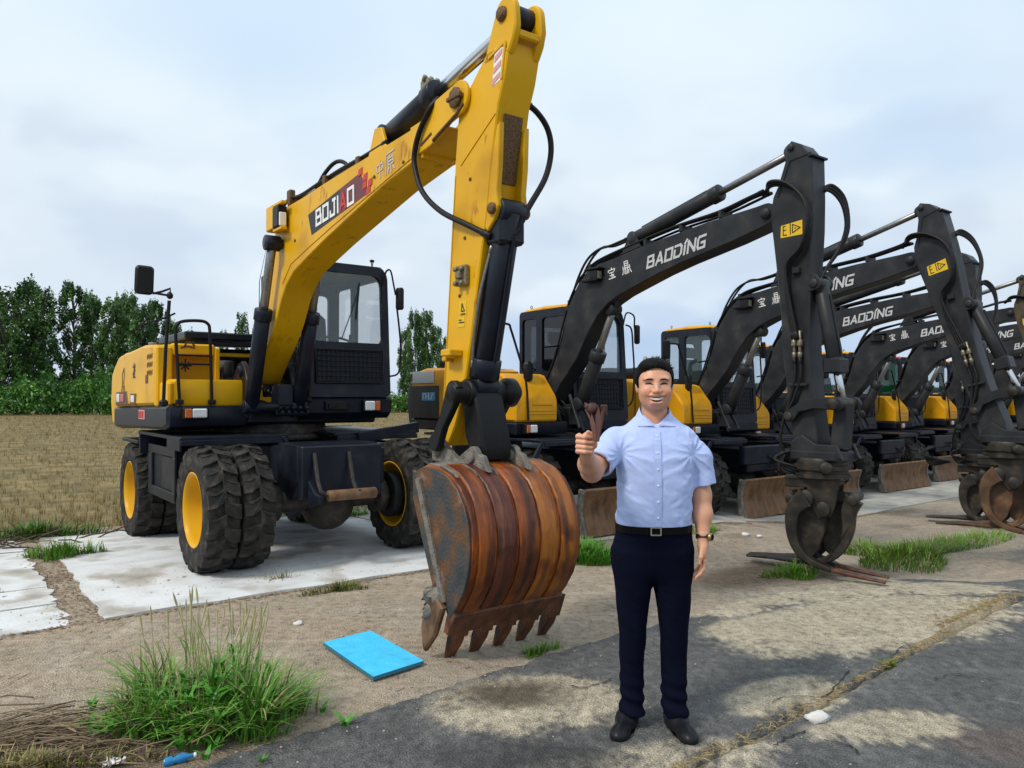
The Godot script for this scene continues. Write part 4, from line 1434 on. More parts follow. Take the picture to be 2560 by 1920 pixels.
	for k in [[x0 + .12, z1 + .12], [x1 - .12, z1 + .12], [x0 + .12, zf - .14]]:
		b = Mb.new()
		b.tube([Vector3(k[0], y1, k[1]), Vector3(k[0], y1 + .035, k[1])], .008, 6)
		var lp := []
		for j in 9: lp.append(Vector3(k[0] + sin(TAU * j / 8.0) * .018, y1 + .053 - cos(TAU * j / 8.0) * .018, k[1]))
		b.tube(lp, .005, 5)
		part("lifting_eye", b, M.pin_rust, ro)
	# inside
	b = Mb.new()
	var cx := (x0 + x1) * .5
	var sz := z1 + .42
	b.box(Vector3(cx, y0 + .38, sz + .1), Vector3(.48, .14, .48), .05)
	var se := part("seat", b, M.seat_cloth, o)
	b = Mb.new()
	b.t = Transform3D(Basis(Vector3.RIGHT, -.15), Vector3(cx, y0 + .72, sz - .16))
	b.box(Vector3.ZERO, Vector3(.46, .62, .12), .05)
	b.box(Vector3(0, .42, 0), Vector3(.26, .18, .09), .04)
	part("backrest", b, M.seat_cloth, se)
	b = Mb.new()
	for s in [-1.0, 1.0]:
		b.box(Vector3(cx + s * .33, y0 + .50, sz + .12), Vector3(.14, .16, .5), .03)
		b.tube([Vector3(cx + s * .33, y0 + .56, sz + .3), Vector3(cx + s * .33, y0 + .76, sz + .33)], .018, 6)
	part("control_console", b, M.black_plastic, o)
	b = Mb.new()
	var wz := z0 - .36
	b.tube([Vector3(cx, y0 + .05, wz + .2), Vector3(cx, y0 + .62, wz)], .035, 8)
	var wr := []
	for k in 17: wr.append(Vector3(cx + cos(TAU * k / 16.0) * .19, y0 + .64 + sin(TAU * k / 16.0) * .07, wz - .03 - sin(TAU * k / 16.0) * .16))
	b.tube(wr, .014, 6)
	b.box(Vector3(cx, y0 + .62, wz - .03), Vector3(.3, .02, .05), .008)
	part("steering_wheel", b, M.black_plastic, o)
	b = Mb.new()
	b.t = tl
	b.tube([Vector3(cx - .1, sill - y0 + .06, .03), Vector3(cx + .12, H - .32, .03)], .006, 5)
	b.beam(Vector3(cx + .09, H - .62, .028), Vector3(cx + .14, H - .2, .028), .012, .012, .003)
	part("wiper", b, M.black_plastic, o)

func mirror(o: Node, stem: Array, c: Vector3, s: Vector3, yaw: float):
	var b := Mb.new()
	b.tube(curve(stem, 5), .011, 6)
	var st := part("mirror_arm", b, M.black_plastic, o)
	b = Mb.new()
	b.t = Transform3D(Basis(Vector3.UP, yaw), c)
	b.prism(rrect(-s.z * .5, -s.y * .5, s.z * .5, s.y * .5, minf(s.z, s.y) * .4), -s.x * .5, s.x * .5, .02)
	part("mirror_head", b, M.black_plastic, st)

func lamp(o: Node, x0: float, y0: float, x1: float, y1: float, z: float, orange_left: bool, case_m: Material):
	var b := Mb.new()
	b.box(Vector3((x0 + x1) * .5, (y0 + y1) * .5, z), Vector3(x1 - x0 + .03, y1 - y0 + .03, .07), .012)
	var h := part("headlight", b, case_m, o)
	var w := (x1 - x0) * .32
	var ox := x0 + w * .5 if orange_left else x1 - w * .5
	b = Mb.new()
	b.box(Vector3(ox, (y0 + y1) * .5, z + .036), Vector3(w - .006, y1 - y0, .02), .006)
	part("turn_signal", b, M.lens_orange, h)
	b = Mb.new()
	var lx0 := x0 + w if orange_left else x0
	b.box(Vector3(lx0 + (x1 - x0 - w) * .5, (y0 + y1) * .5, z + .036), Vector3(x1 - x0 - w - .006, y1 - y0, .022), .01)
	part("lens", b, M.lamp_clear, h)

# ------------------------------------------------------------------ the yellow machine
func make_yellow():
	var o := thing("wheeled_excavator", "yellow wheeled excavator with rusty bucket and dual tyres, nearest of the row", "excavator")
	o.position = Vector3(-1.8, 0, -7.58)
	o.rotation.y = deg_to_rad(36.87)
	rng.seed = 5
	var b := Mb.new()
	var kit := wheel_meshes("yellow", .56, .29, M.yellow_paint, 17, 3)
	var RY := -.085
	for z in [0.0, -2.75]:
		for x in [-1.155, -.855]: add_wheel(kit, o, Vector3(x, .56 + (RY if z < -1 else 0.0), z), false, x * 3.0)
		for x in [.80, 1.10]: add_wheel(kit, o, Vector3(x, .56 + (RY if z < -1 else 0.0), z), x > 1.0, x * 5.0)
		b = Mb.new()
		b.cyl(Vector3(.60, .56 + (RY if z < -1 else 0.0), z), Vector3(.86, .56 + (RY if z < -1 else 0.0), z), .235, 20, .02)
		part("brake_drum", b, M.black_plastic, o)
	# undercarriage
	b.box(Vector3(0, .90, -1.4), Vector3(.86, .36, 3.5), .02)
	b.prism(pv([-.15, 1.12, .34, 1.12, .36, .78, .2, .62, -.2, .58]), -.46, .36, .012)
	part("chassis", b, M.navy_paint, o)
	for z in [0.0, -2.75]:
		b = Mb.new()
		var yy := .56 + (RY if z < -1 else 0.0)
		b.cyl(Vector3(-.75, yy, z), Vector3(.7, yy, z), .10, 14, .01)
		b.ball(Vector3(-.02, yy - .05, z), Vector3(.26, .25, .24), 16, 10)
		b.cyl(Vector3(-.62, yy, z), Vector3(-.52, yy, z), .17, 16, .01)
		b.cyl(Vector3(.48, yy, z), Vector3(.58, yy, z), .17, 16, .01)
		part("axle", b, M.dirty_steel, o)
	b = Mb.new()
	b.tube([Vector3(-.2, .50, -.1), Vector3(-.15, .52, -1.4), Vector3(0, .5, -2.6)], .05, 8)
	part("drive_shaft", b, M.dirty_steel, o)
	# front bracket with two hooked lugs and a worn bar
	b = Mb.new()
	b.box(Vector3(-.06, .87, .40), Vector3(.80, .48, .10), .012)
	b.prism(pv([.45, .80, .45, .56, .70, .62, .72, .68, .60, .70]), -.40, -.36, .006)
	var fb := part("front_bracket", b, M.navy_paint, o)
	for x in [-.36, -.02]:
		b = Mb.new()
		b.prism(pv([.452, 1.05, .475, 1.05, .56, .80, .62, .725, .70, .715, .70, .69, .60, .70, .53, .79, .452, 1.0]), x, x + .03, .004)
		part("hook_lug", b, M.dirty_steel, fb)
	b = Mb.new()
	b.cyl(Vector3(-.30, .675, .66), Vector3(.17, .675, .66), .05, 14, .006)
	part("tow_bar", b, M.blade_rust, fb)
	# steps and fenders over the wheels
	for s in [-1.0, 1.0]:
		b = Mb.new()
		if s < 0:
			b.box(Vector3(-.76, 1.165, -1.38), Vector3(1.04, .035, 1.86), .006)
			b.box(Vector3(-.78, 1.125, -.44), Vector3(1.0, .05, .025), .004)
			b.beam(Vector3(-.30, 1.165, -.44), Vector3(-.22, 1.02, -.40), .05, .03, .004)
			b.box(Vector3(-1.275, 1.11, -.70), Vector3(.022, .12, .5), .004)
		else:
			b.box(Vector3(.75, 1.165, -1.38), Vector3(.98, .035, 1.86), .006)
			b.box(Vector3(.76, 1.125, -.44), Vector3(.96, .05, .025), .004)
			b.beam(Vector3(1.28, 1.22, -.5), Vector3(.5, 1.12, -.4), .06, .12, .006)
		part("fender", b, M.navy_paint, o)
		b = Mb.new()
		b.beam(Vector3(s * .5, 1.06, -2.25), Vector3(s * 1.28, 1.06, -2.25), .05, .26, .008)
		b.box(Vector3(s * .85, 1.05, -2.80), Vector3(.86, .04, .9), .006)
		part("rear_fender", b, M.navy_paint, o)
		# tool box between the wheels
		b = Mb.new()
		b.box(Vector3(s * .92, .77, -1.53), Vector3(.52, .50, 1.06), .012)
		var bx := part("tool_box", b, M.navy_paint, o)
		b = Mb.new()
		var xs: float = s * 1.195
		b.box(Vector3(xs, 1.0, -1.55), Vector3(.03, .09, 1.16), .006)
		b.box(Vector3(xs, .55, -1.55), Vector3(.03, .10, 1.16), .006)
		b.box(Vector3(xs, .775, -1.02), Vector3(.028, .36, .10), .006)
		b.box(Vector3(xs, .775, -2.06), Vector3(.028, .36, .14), .006)
		part("hatch_frame", b, M.charcoal_paint, bx)
		b = Mb.new()
		b.box(Vector3(s * 1.185, .775, -1.32), Vector3(.012, .34, .46), .004)
		part("hatch", b, M.charcoal_paint, bx)
	# slew ring
	b = Mb.new()
	b.cyl(Vector3(-.05, 1.05, -1.55), Vector3(-.05, 1.27, -1.55), .62, 32, .02)
	b.cyl(Vector3(-.05, 1.09, -1.55), Vector3(-.05, 1.16, -1.55), .70, 32, .02)
	part("slew_ring", b, M.dirty_steel, o)
	# upper deck
	b = Mb.new()
	b.prism(pv([-.82, 1.27, -.80, 1.31, -.80, 1.455, -.815, 1.475, -3.55, 1.44, -3.55, 1.22, -3.5, 1.19, -1.0, 1.235]), -1.32, -.53, .03)
	b.box(Vector3(-.22, 1.37, -2.2), Vector3(.62, .19, 2.4), .02)
	b.box(Vector3(.62, 1.34, -2.3), Vector3(.98, .16, 2.2), .02)
	part("deck", b, M.navy_paint, o)
	b = Mb.new()
	b.prism(pv([-1.25, 1.31, -.86, 1.32, -.79, 1.39, -.78, 1.53, -.80, 1.56, -1.25, 1.56]), .07, 1.12, .035)
	part("cab_base", b, M.navy_paint, o)
	b = Mb.new()
	b.box(Vector3(.415, 1.465, -.77), Vector3(.27, .10, .04), .01)
	b.box(Vector3(.36, 1.465, -.745), Vector3(.09, .05, .02), .004)
	part("step_light", b, M.black_plastic, o)
	lamp(o, -1.17, 1.355, -.955, 1.445, -.78, true, M.black_plastic)
	lamp(o, .74, 1.41, .93, 1.515, -.765, false, M.black_plastic)
	# counterweight
	b = Mb.new()
	b.prism(pv([-3.45, 1.17, -3.45, 2.02, -3.62, 2.0, -3.86, 1.86, -3.92, 1.5, -3.8, 1.2]), -1.30, 1.10, .05)
	part("counterweight", b, M.yellow_paint, o)
	# hood: left flank panel, front with a sunken panel, lid
	b = Mb.new()
	b.prism(pv([-3.44, 1.445, -1.30, 1.475, -1.30, 2.04, -1.38, 2.10, -1.9, 2.12, -3.25, 2.06, -3.44, 1.98]), -1.325, -1.20, .03)
	b.box(Vector3(-.98, 2.07, -2.35), Vector3(.52, .07, 2.1), .02)
	b.box(Vector3(-.975, 1.76, -1.52), Vector3(.56, .58, .06), .004)
	var hd := part("engine_hood", b, M.yellow_paint, o)
	b = Mb.new()
	b.box(Vector3(-1.245, 1.77, -1.295), Vector3(.155, .62, .10), .018)
	b.box(Vector3(-.722, 1.77, -1.295), Vector3(.055, .62, .10), .012)
	b.box(Vector3(-.96, 2.055, -1.30), Vector3(.43, .12, .10), .018)
	b.box(Vector3(-.96, 1.52, -1.30), Vector3(.43, .10, .10), .012)
	part("front_panel_frame", b, M.yellow_paint, hd)
	b = Mb.new()
	for k in 6:
		for j in 3: b.box(Vector3(-1.326, 1.99 - j * .085 - (k % 2) * .012, -1.42 - k * .045), Vector3(.008, .05, .016), .002)
	part("vent_slot", b, M.brown_print, hd)
	b = Mb.new()
	b.box(Vector3(-1.327, 1.75, -1.66), Vector3(.012, .09, .10), .004)
	part("latch", b, M.brown_print, hd)
	strokes(hd, M.black_print, side_plane(-1.327, -2.42, 1.76), .2, [[.2, .3, .8, .5], [.5, .9, .5, .1], [.2, .7, .7, .75], [.8, .8, .6, .2], [.3, .1, .45, .4], [.6, .15, .8, .1]], .10)
	strokes(hd, M.black_print, side_plane(-1.327, -3.12, 1.50), .42, [[.1, .1, .35, .55], [.35, .55, .3, .8], [.3, .8, .55, .95], [.55, .95, .6, .75], [.6, .75, .5, .55], [.5, .55, .75, .2], [.45, .45, .4, .05], [.75, .2, .7, .05]], .045, "horse_emblem")
	strokes(hd, M.brown_print, front_plane(-1.10, 2.055, -1.247), .16, [[.1, .1, .5, .2], [.5, .2, .9, .1], [.3, .2, .45, .5], [.45, .5, .75, .45], [.75, .45, .9, .25]], .12, "horse_emblem")
	strokes(hd, M.black_print, front_plane(-1.06, 1.82, -1.488), .15, [[.1, .5, .9, .5], [.5, .1, .5, .95], [.25, .25, .75, .75], [.25, .75, .75, .25]], .11)
	b = Mb.new()
	b.prism(pv([-3.38, 1.46, -3.36, 1.62, -2.72, 1.63, -2.62, 1.47]), -1.331, -1.31, .004)
	b.prism(pv([-2.52, 1.475, -2.50, 1.60, -2.18, 1.60, -2.22, 1.475]), -1.331, -1.31, .004)
	var rl := part("side_lamp_panel", b, M.brown_print, hd)
	b = Mb.new()
	b.box(Vector3(-1.333, 1.55, -3.22), Vector3(.012, .10, .16), .004)
	b.box(Vector3(-1.333, 1.54, -2.36), Vector3(.012, .08, .16), .004)
	part("lens", b, M.lamp_clear, rl)
	b = Mb.new()
	b.box(Vector3(-1.333, 1.55, -2.96), Vector3(.012, .09, .2), .004)
	part("lens", b, M.lens_red, rl)
	b = Mb.new()
	b.box(Vector3(-1.322, 1.37, -1.92), Vector3(.012, .10, .30), .003)
	var np := part("number_plate", b, M.pink_print, o)
	for k in 4: strokes(np, M.red_print, side_plane(-1.331, -2.06 + k * .07, 1.335), .07, [[.1, 0, .1, 1], [.1, 1, .6, 1], [.6, 1, .6, 0]] if k % 2 else [[.3, 0, .3, 1]], .16)
	# fuel tank with a step top
	b = Mb.new()
	b.prism(pv([-.84, 1.47, -.825, 1.50, -.83, 1.70, -.855, 1.735, -1.30, 1.745, -1.30, 1.47]), -1.24, -.56, .03)
	b.box(Vector3(-1.262, 1.59, -1.08), Vector3(.06, .24, .40), .02)
	part("fuel_tank", b, M.yellow_paint, o)
	b = Mb.new()
	b.cyl(Vector3(-1.18, 2.1, -2.1), Vector3(-1.18, 2.17, -2.1), .045, 14, .008)
	b.cyl(Vector3(-1.12, 2.1, -2.75), Vector3(-1.12, 2.15, -2.75), .06, 14, .008)
	part("filler_cap", b, M.dusty_plate, o)
	# handrail and rungs
	b = Mb.new()
	var hp := [Vector3(-1.205, 1.50, -.80), Vector3(-1.225, 1.85, -.80), Vector3(-1.245, 2.18, -.80), Vector3(-1.23, 2.27, -.80), Vector3(-1.16, 2.305, -.80), Vector3(-1.01, 2.315, -.80), Vector3(-.945, 2.29, -.80), Vector3(-.925, 2.22, -.80), Vector3(-.912, 1.9, -.80), Vector3(-.90, 1.50, -.80)]
	b.tube(curve(hp, 4), .016, 8)
	b.tube([Vector3(-1.235, 1.97, -.80), Vector3(-.918, 1.97, -.80)], .011, 7)
	b.tube([Vector3(-1.23, 1.885, -.80), Vector3(-.915, 1.885, -.80)], .011, 7)
	b.box(Vector3(-1.205, 1.51, -.80), Vector3(.07, .05, .05), .008)
	b.box(Vector3(-.90, 1.51, -.80), Vector3(.07, .05, .05), .008)
	part("handrail", b, M.black_plastic, o)
	b = Mb.new()
	b.box(Vector3(-1.34, 1.50, -.85), Vector3(.08, .07, .08), .02)
	b.tube([Vector3(-1.34, 1.5, -.85), Vector3(-1.325, 2.0, -.85), Vector3(-1.295, 2.50, -.85)], .017, 8)
	b.ball(Vector3(-1.29, 2.55, -.85), Vector3(.032, .036, .032), 10, 7)
	b.tube([Vector3(-1.29, 2.575, -.85), Vector3(-1.285, 2.62, -.85), Vector3(-1.36, 2.585, -.86), Vector3(-1.44, 2.56, -.88)], .012, 6)
	b.tube([Vector3(-1.30, 2.55, -.85), Vector3(-1.50, 2.575, -.88)], .012, 6)
	b.tube([Vector3(-1.56, 2.24, -.9), Vector3(-1.33, 2.33, -.85), Vector3(-1.24, 2.38, -.85)], .010, 6)
	var mp := part("mirror_pole", b, M.black_plastic, o)
	b = Mb.new()
	b.t = Transform3D(Basis(Vector3(0, 0, 1), -.03), Vector3(-1.515, 2.685, -.88))
	plate(b, Transform3D(), rrect(-.085, -.14, .085, .14, .04), .05, .02)
	part("mirror_head", b, M.black_plastic, mp)
	# engine bay: dark cover, beam, pipes
	b = Mb.new()
	b.box(Vector3(-.30, 2.27, -2.72), Vector3(1.1, .09, 1.3), .015)
	b.box(Vector3(-.30, 2.18, -2.10), Vector3(.9, .05, .04), .008)
	part("engine_cover", b, M.navy_paint, o)
	b = Mb.new()
	b.box(Vector3(-.4, 2.06, -2.2), Vector3(.72, .045, .06), .008)
	part("cross_beam", b, M.yellow_paint, o)
	b = Mb.new()
	b.box(Vector3(-.3, 1.8, -2.9), Vector3(.9, .7, .9), .03)
	b.cyl(Vector3(-.45, 1.72, -1.9), Vector3(-.45, 1.98, -1.9), .09, 14, .015)
	b.cyl(Vector3(-.30, 1.65, -1.75), Vector3(-.12, 1.65, -1.75), .10, 14, .015)
	part("engine_block", b, M.dirty_steel, o)
	for k in 9:
		var p := Vector3(rng.randf_range(-.66, .0), rng.randf_range(1.55, 1.75), rng.randf_range(-1.7, -1.4))
		hose(o, [p, p + Vector3(rng.randf_range(-.12, .2), rng.randf_range(.1, .32), -.1), p + Vector3(rng.randf_range(0, .3), rng.randf_range(-.05, .15), -.15), p + Vector3(rng.randf_range(.1, .4), rng.randf_range(-.1, .1), -.3)], .014, "engine_pipe", M.worn_rod if k % 3 == 0 else null)
	b = Mb.new()
	b.cyl(Vector3(.365, 2.2, -2.9), Vector3(.365, 2.95, -2.9), .055, 16, .01)
	b.cyl(Vector3(.365, 2.85, -2.9), Vector3(.365, 3.16, -2.9), .062, 16, .02)
	part("exhaust_stack", b, M.black_plastic, o)
	b = Mb.new()
	b.tube([Vector3(.105, 2.28, -2.4), Vector3(.108, 3.0, -2.4), Vector3(.185, 3.4, -2.4)], [.006, .005, .002], 5)
	part("antenna", b, M.black_plastic, o)
	# cab
	make_cab(o, .10, 1.08, -.80, -2.25, 1.56, 3.06, 2.14, M.navy_paint, M.navy_paint, M.dark_glass)
	mirror(o, [Vector3(1.02, 2.86, -.84), Vector3(1.03, 3.0, -.80), Vector3(1.08, 3.02, -.78), Vector3(1.11, 2.86, -.76), Vector3(1.13, 2.74, -.75)], Vector3(1.185, 2.70, -.75), Vector3(.10, .26, .06), PI / 2 + .5)
	b = Mb.new()
	b.tube(curve([Vector3(1.15, 2.58, -.75), Vector3(1.18, 2.35, -.75), Vector3(1.20, 2.1, -.75), Vector3(1.18, 1.85, -.76), Vector3(1.08, 1.8, -.78)], 5), .011, 6)
	part("grab_rail", b, M.black_plastic, o)
	b = Mb.new()
	for s in [-1.0, 1.0]:
		b.tube([Vector3(.93 + s * .0, 3.07, -.95), Vector3(.93 + s * .012, 3.13, -.95)], .006, 5)
	b.box(Vector3(.93, 3.14, -.95), Vector3(.05, .03, .03), .006)
	part("roof_hook", b, M.black_plastic, o)
	# boom foot bracket, valve blocks
	for x in [-.56, -.10]:
		b = Mb.new()
		b.prism(pv([-1.30, 1.40, -.62, 1.34, -.58, 1.50, -.78, 1.86, -.88, 1.93, -1.02, 1.90, -1.30, 1.6]), x - .025, x + .025, .006)
		pin(b, x - .05, x + .05, -.92, 1.82, .06)
		part("boom_bracket", b, M.navy_paint, o)
	b = Mb.new()
	b.box(Vector3(-.23, 1.58, -.62), Vector3(.16, .22, .12), .012)
	b.box(Vector3(-.06, 1.50, -.66), Vector3(.12, .14, .10), .012)
	b.cyl(Vector3(-.33, 1.40, -.6), Vector3(.02, 1.40, -.6), .04, 12, .006)
	for k in 5: b.cyl(Vector3(-.3 + k * .07, 1.4, -.58), Vector3(-.3 + k * .07, 1.46, -.52), .02, 8, .003)
	part("valve_block", b, M.navy_paint, o)
	for k in 6:
		var x := -.10 + k * .03
		hose(o, [Vector3(x, 1.5, -.6), Vector3(x + rng.randf_range(-.05, .02), 1.8, -.58), Vector3(x - .04, 2.0 + .03 * k, -.62), Vector3(x + .02, 2.1, -.8)], .012)
	make_yellow_arm(o)
	return o

func make_yellow_arm(o: Node):
	var b := Mb.new()
	var xa := -.472
	var xb := -.178
	# boom: curved box beam
	var up := [2.55, 3.43, 2.0, 3.412, 1.4, 3.40, .90, 3.385, .45, 3.365, .05, 3.36, -.14, 3.33, -.22, 3.22, -.30, 3.02, -.40, 2.80, -.53, 2.48, -.68, 2.26, -.86, 2.07, -1.0, 1.92]
	var foot := ring(-.92, 1.80, .11, 140, 330, 6)
	var low := [-.62, 1.92, -.38, 2.10, -.20, 2.29, -.05, 2.50, .08, 2.62, .26, 2.72, .6, 2.81, .95, 2.895, 1.44, 3.0, 2.04, 3.125, 2.55, 3.20]
	b.prism(pv(up + foot + low), xa, xb, .008)
	var bo := part("boom", b, M.yellow_paint, o)
	# fork plates round the stick pin
	for x in [xa - .004, xb - .026]:
		b = Mb.new()
		b.prism(pv([2.45, 3.21, 2.72, 3.24, 2.86, 3.29, 2.95, 3.33] + ring(3.055, 3.455, .115, -60, 115, 9) + [2.80, 3.53, 2.58, 3.445, 2.45, 3.44]), x, x + .03, .006)
		part("boom_fork", b, M.yellow_paint, bo)
	b = Mb.new()
	b.box(Vector3(-.325, 3.29, 2.58), Vector3(.27, .19, .03), .004)
	b.beam(Vector3(-.325, 3.225, 2.56), Vector3(-.325, 3.34, 2.86), .24, .02, .004, Vector3(0, .6, -1))
	part("fork_web", b, M.yellow_paint, bo)
	b = Mb.new()
	b.cyl(Vector3(xa - .03, 3.455, 3.055), Vector3(xb + .03, 3.455, 3.055), .05, 18, .008)
	b.cyl(Vector3(xa - .036, 3.455, 3.055), Vector3(xa - .012, 3.455, 3.055), .07, 8, .01)
	b.box(Vector3(xa - .02, 3.455, 3.055), Vector3(.05, .03, .15), .006)
	part("boom_pin", b, M.pin_rust, bo)
	b = Mb.new()
	b.beam(Vector3(xa - .004, 3.32, 2.74), Vector3(xa - .004, 3.275, 2.60), .012, .02, .003)
	b.tube([Vector3(xa - .005, 3.40, 3.13), Vector3(xa - .005, 3.36, 3.06), Vector3(xa - .005, 3.31, 2.9), Vector3(xa - .005, 3.265, 2.76)], .012, 6)
	part("grease_edge", b, M.pin_rust, bo)
	# corner lamp
	b = Mb.new()
	b.box(Vector3(xa - .05, 3.27, -.11), Vector3(.10, .24, .20), .012)
	b.box(Vector3(xa - .075, 3.37, .08), Vector3(.05, .03, .26), .006)
	b.box(Vector3(xa - .07, 3.13, .09), Vector3(.06, .03, .22), .006)
	var wl := part("work_lamp", b, M.yellow_paint, bo)
	b = Mb.new()
	b.box(Vector3(xa - .065, 3.25, .07), Vector3(.09, .20, .15), .01)
	part("lamp_case", b, M.black_plastic, wl)
	b = Mb.new()
	b.box(Vector3(xa - .065, 3.22, .15), Vector3(.07, .13, .02), .008)
	part("lens", b, M.lamp_clear, wl)
	for z in [.30, 1.9, 2.35]:
		b = Mb.new()
		b.cyl(Vector3(xa + .002, 3.22 if z > .5 else 3.0, z), Vector3(xa - .010, 3.22 if z > .5 else 3.0, z), .014, 6, .002)
		part("bolt", b, M.pin_rust, bo)
	b = Mb.new()
	b.tube([Vector3(xa - .002, 2.64, -.02), Vector3(xa - .002, 2.80, .20), Vector3(xa - .002, 2.885, .6), Vector3(xa - .002, 2.99, 1.15), Vector3(xa - .002, 3.14, 2.0), Vector3(xa - .002, 3.22, 2.45)], .005, 5)
	part("weld_seam", b, M.yellow_paint, bo)
	# printed panel
	b = Mb.new()
	b.prism(pv([.605, 3.18, .687, 2.985, 1.25, 3.055, 1.28, 3.265]), xa - .002, xa, 0.0)
	var pn := part("name_panel", b, M.black_print, bo)
	b = Mb.new()
	b.prism(pv([1.28, 3.265, 1.25, 3.055, 1.83, 3.125, 1.74, 3.20, 1.65, 3.31]), xa - .002, xa, 0.0)
	part("panel_tail", b, M.maroon_print, pn)
	for k in [[1.66, 3.315], [1.745, 3.255], [1.83, 3.195], [1.735, 3.195], [1.80, 3.135]]:
		b = Mb.new()
		b.prism(pv([k[0] - .035, k[1] - .03, k[0] + .03, k[1] - .022, k[0] + .035, k[1] + .03, k[0] - .03, k[1] + .022]), xa - .006, xa - .001, 0.0)
		part("red_block", b, M.red_print, pn)
	var tl := atan2(3.098 - 3.043, 1.575 - .831)
	block_text(pn, "BOJIAO", [M.white_print, M.white_print, M.white_print, M.white_print, M.red_print, M.white_print], side_plane(xa - .004, .80, 3.05, tl), .125, .105, .145, .05, .20)
	strokes(bo, M.grey_print, side_plane(xa - .003, 1.93, 3.185, .1), .135, GLYPH_ZHONG, .07)
	strokes(bo, M.grey_print, side_plane(xa - .003, 2.08, 3.185, .1), .165, GLYPH_YUAN, .06)
	# hoses along the boom's back
	for k in 4:
		var x: float = -.42 + k * .055
		var dy := rng.randf_range(0, .04)
		hose(bo, [Vector3(x, 1.9, -1.0), Vector3(x, 2.3, -.78), Vector3(x, 2.75, -.54), Vector3(x, 3.1, -.36), Vector3(x, 3.36, -.22), Vector3(x, 3.45, -.02), Vector3(x, 3.43, .3), Vector3(x, 3.45, .8), Vector3(x, 3.43 + dy, 1.2), Vector3(x, 3.46, 1.6), Vector3(x, 3.47, 2.0)], .017)
	hose(bo, [Vector3(-.40, 3.42, .62), Vector3(-.38, 3.53, .74), Vector3(-.35, 3.60, .90), Vector3(-.33, 3.56, 1.06), Vector3(-.33, 3.45, 1.15)], .018)
	b = Mb.new()
	for z in [.08, .9, 1.55]: b.box(Vector3(-.33, 3.42, z), Vector3(.26, .10, .05), .008)
	b.box(Vector3(-.42, 3.47, .05), Vector3(.06, .12, .08), .01)
	part("hose_clamp", b, M.pin_rust, bo)
	# boom rams, one each side
	for x in [xa - .095, xb + .10]:
		ram(o, Vector3(x, 1.46, -.62), Vector3(x, 3.02, -.04), .60, .075, .044, M.navy_paint, M.worn_rod, "boom_cylinder")
	b = Mb.new()
	pin(b, xa - .17, xb + .18, -.04, 3.02, .045)
	pin(b, xa - .17, xb + .18, -.62, 1.46, .05)
	part("ram_pin", b, M.navy_paint, o)
	# arm ram on the boom's back
	b = Mb.new()
	for x in [-.42, -.23]: b.prism(pv([1.70, 3.40, 2.02, 3.41, 1.93, 3.60, 1.82, 3.62]), x - .015, x + .015, .005)
	part("ram_bracket", b, M.yellow_paint, bo)
	ram(o, Vector3(-.325, 3.565, 1.86), Vector3(-.325, 3.825, 3.50), .43, .085, .045, M.navy_paint, M.chrome, "arm_cylinder")
	b = Mb.new()
	b.box(Vector3(-.325, 3.715, 2.50), Vector3(.15, .14, .10), .01)
	for k in 4: b.cyl(Vector3(-.40 + k * .05, 3.765, 2.5), Vector3(-.40 + k * .05, 3.80, 2.53), .018, 8, .004)
	part("ram_fitting", b, M.brass, o)
	# stick
	var sa := -.445
	var sb := -.205
	b = Mb.new()
	b.prism(pv([3.335, 3.65, 3.12, 3.48, 3.02, 3.36, 2.985, 3.10, 2.955, 2.74, 2.912, 2.30, 2.868, 1.82, 2.825, 1.38, 2.80, 1.26, 2.90, 1.24, 3.0, 1.40, 3.09, 1.62, 3.16, 1.90, 3.225, 2.19, 3.285, 2.47, 3.335, 2.66, 3.385, 2.985, 3.455, 3.31, 3.515, 3.45, 3.55, 3.58, 3.555, 3.65]), sa, sb, .008)
	var sk := part("stick", b, M.yellow_paint, o)
	for x in [sa, sb - .05]:
		b = Mb.new()
		b.prism(pv([3.30, 3.58, 3.555, 3.58, 3.60, 3.65, 3.625, 3.73] + ring(3.515, 3.825, .10, 0, 170, 9) + [3.365, 3.74]), x, x + .05, .010)
		part("stick_ear", b, M.yellow_paint, sk)
	b = Mb.new()
	b.box(Vector3(-.325, 3.69, 3.585), Vector3(.16, .05, .05), .01)
	part("ear_web", b, M.yellow_paint, sk)
	b = Mb.new()
	pin(b, sa - .02, sb + .02, 3.50, 3.825, .045)
	b.cyl(Vector3(sa - .028, 3.825, 3.50), Vector3(sa - .004, 3.825, 3.50), .04, 6, .006)
	part("stick_pin", b, M.pin_rust, sk)
	b = Mb.new()
	b.beam(Vector3(sa - .002, 3.65, 3.53), Vector3(sa - .002, 3.44, 3.49), .012, .02, .003, Vector3(0, 0, 1))
	b.beam(Vector3(sa - .002, 3.653, 3.535), Vector3(sa - .002, 3.61, 3.36), .012, .02, .003)
	part("edge_bead", b, M.yellow_paint, sk)
	b = Mb.new()
	b.beam(Vector3(sa - .002, 3.255, 3.43), Vector3(sa - .002, 3.03, 3.05), .007, .008, .002)
	part("weld_bead", b, M.yellow_paint, sk)
	b = Mb.new()
	b.beam(Vector3(sa - .002, 2.98, 2.99), Vector3(sa - .002, 1.5, 2.85), .006, .010, .002, Vector3(0, 0, 1))
	part("weld_seam", b, M.yellow_paint, sk)
	for k in 4:
		b = Mb.new()
		b.cyl(Vector3(sa + .002, 2.92 - k * .36, 3.16 - k * .06), Vector3(sa - .008, 2.92 - k * .36, 3.16 - k * .06), .012, 6, .002)
		part("bolt", b, M.pin_rust, sk)
	# striped warning sticker
	b = Mb.new()
	b.prism(pv([3.425, 3.645, 3.515, 3.625, 3.48, 3.44, 3.395, 3.425]), sa - .002, sa, 0.0)
	var ws := part("warning_sticker", b, M.white_print, sk)
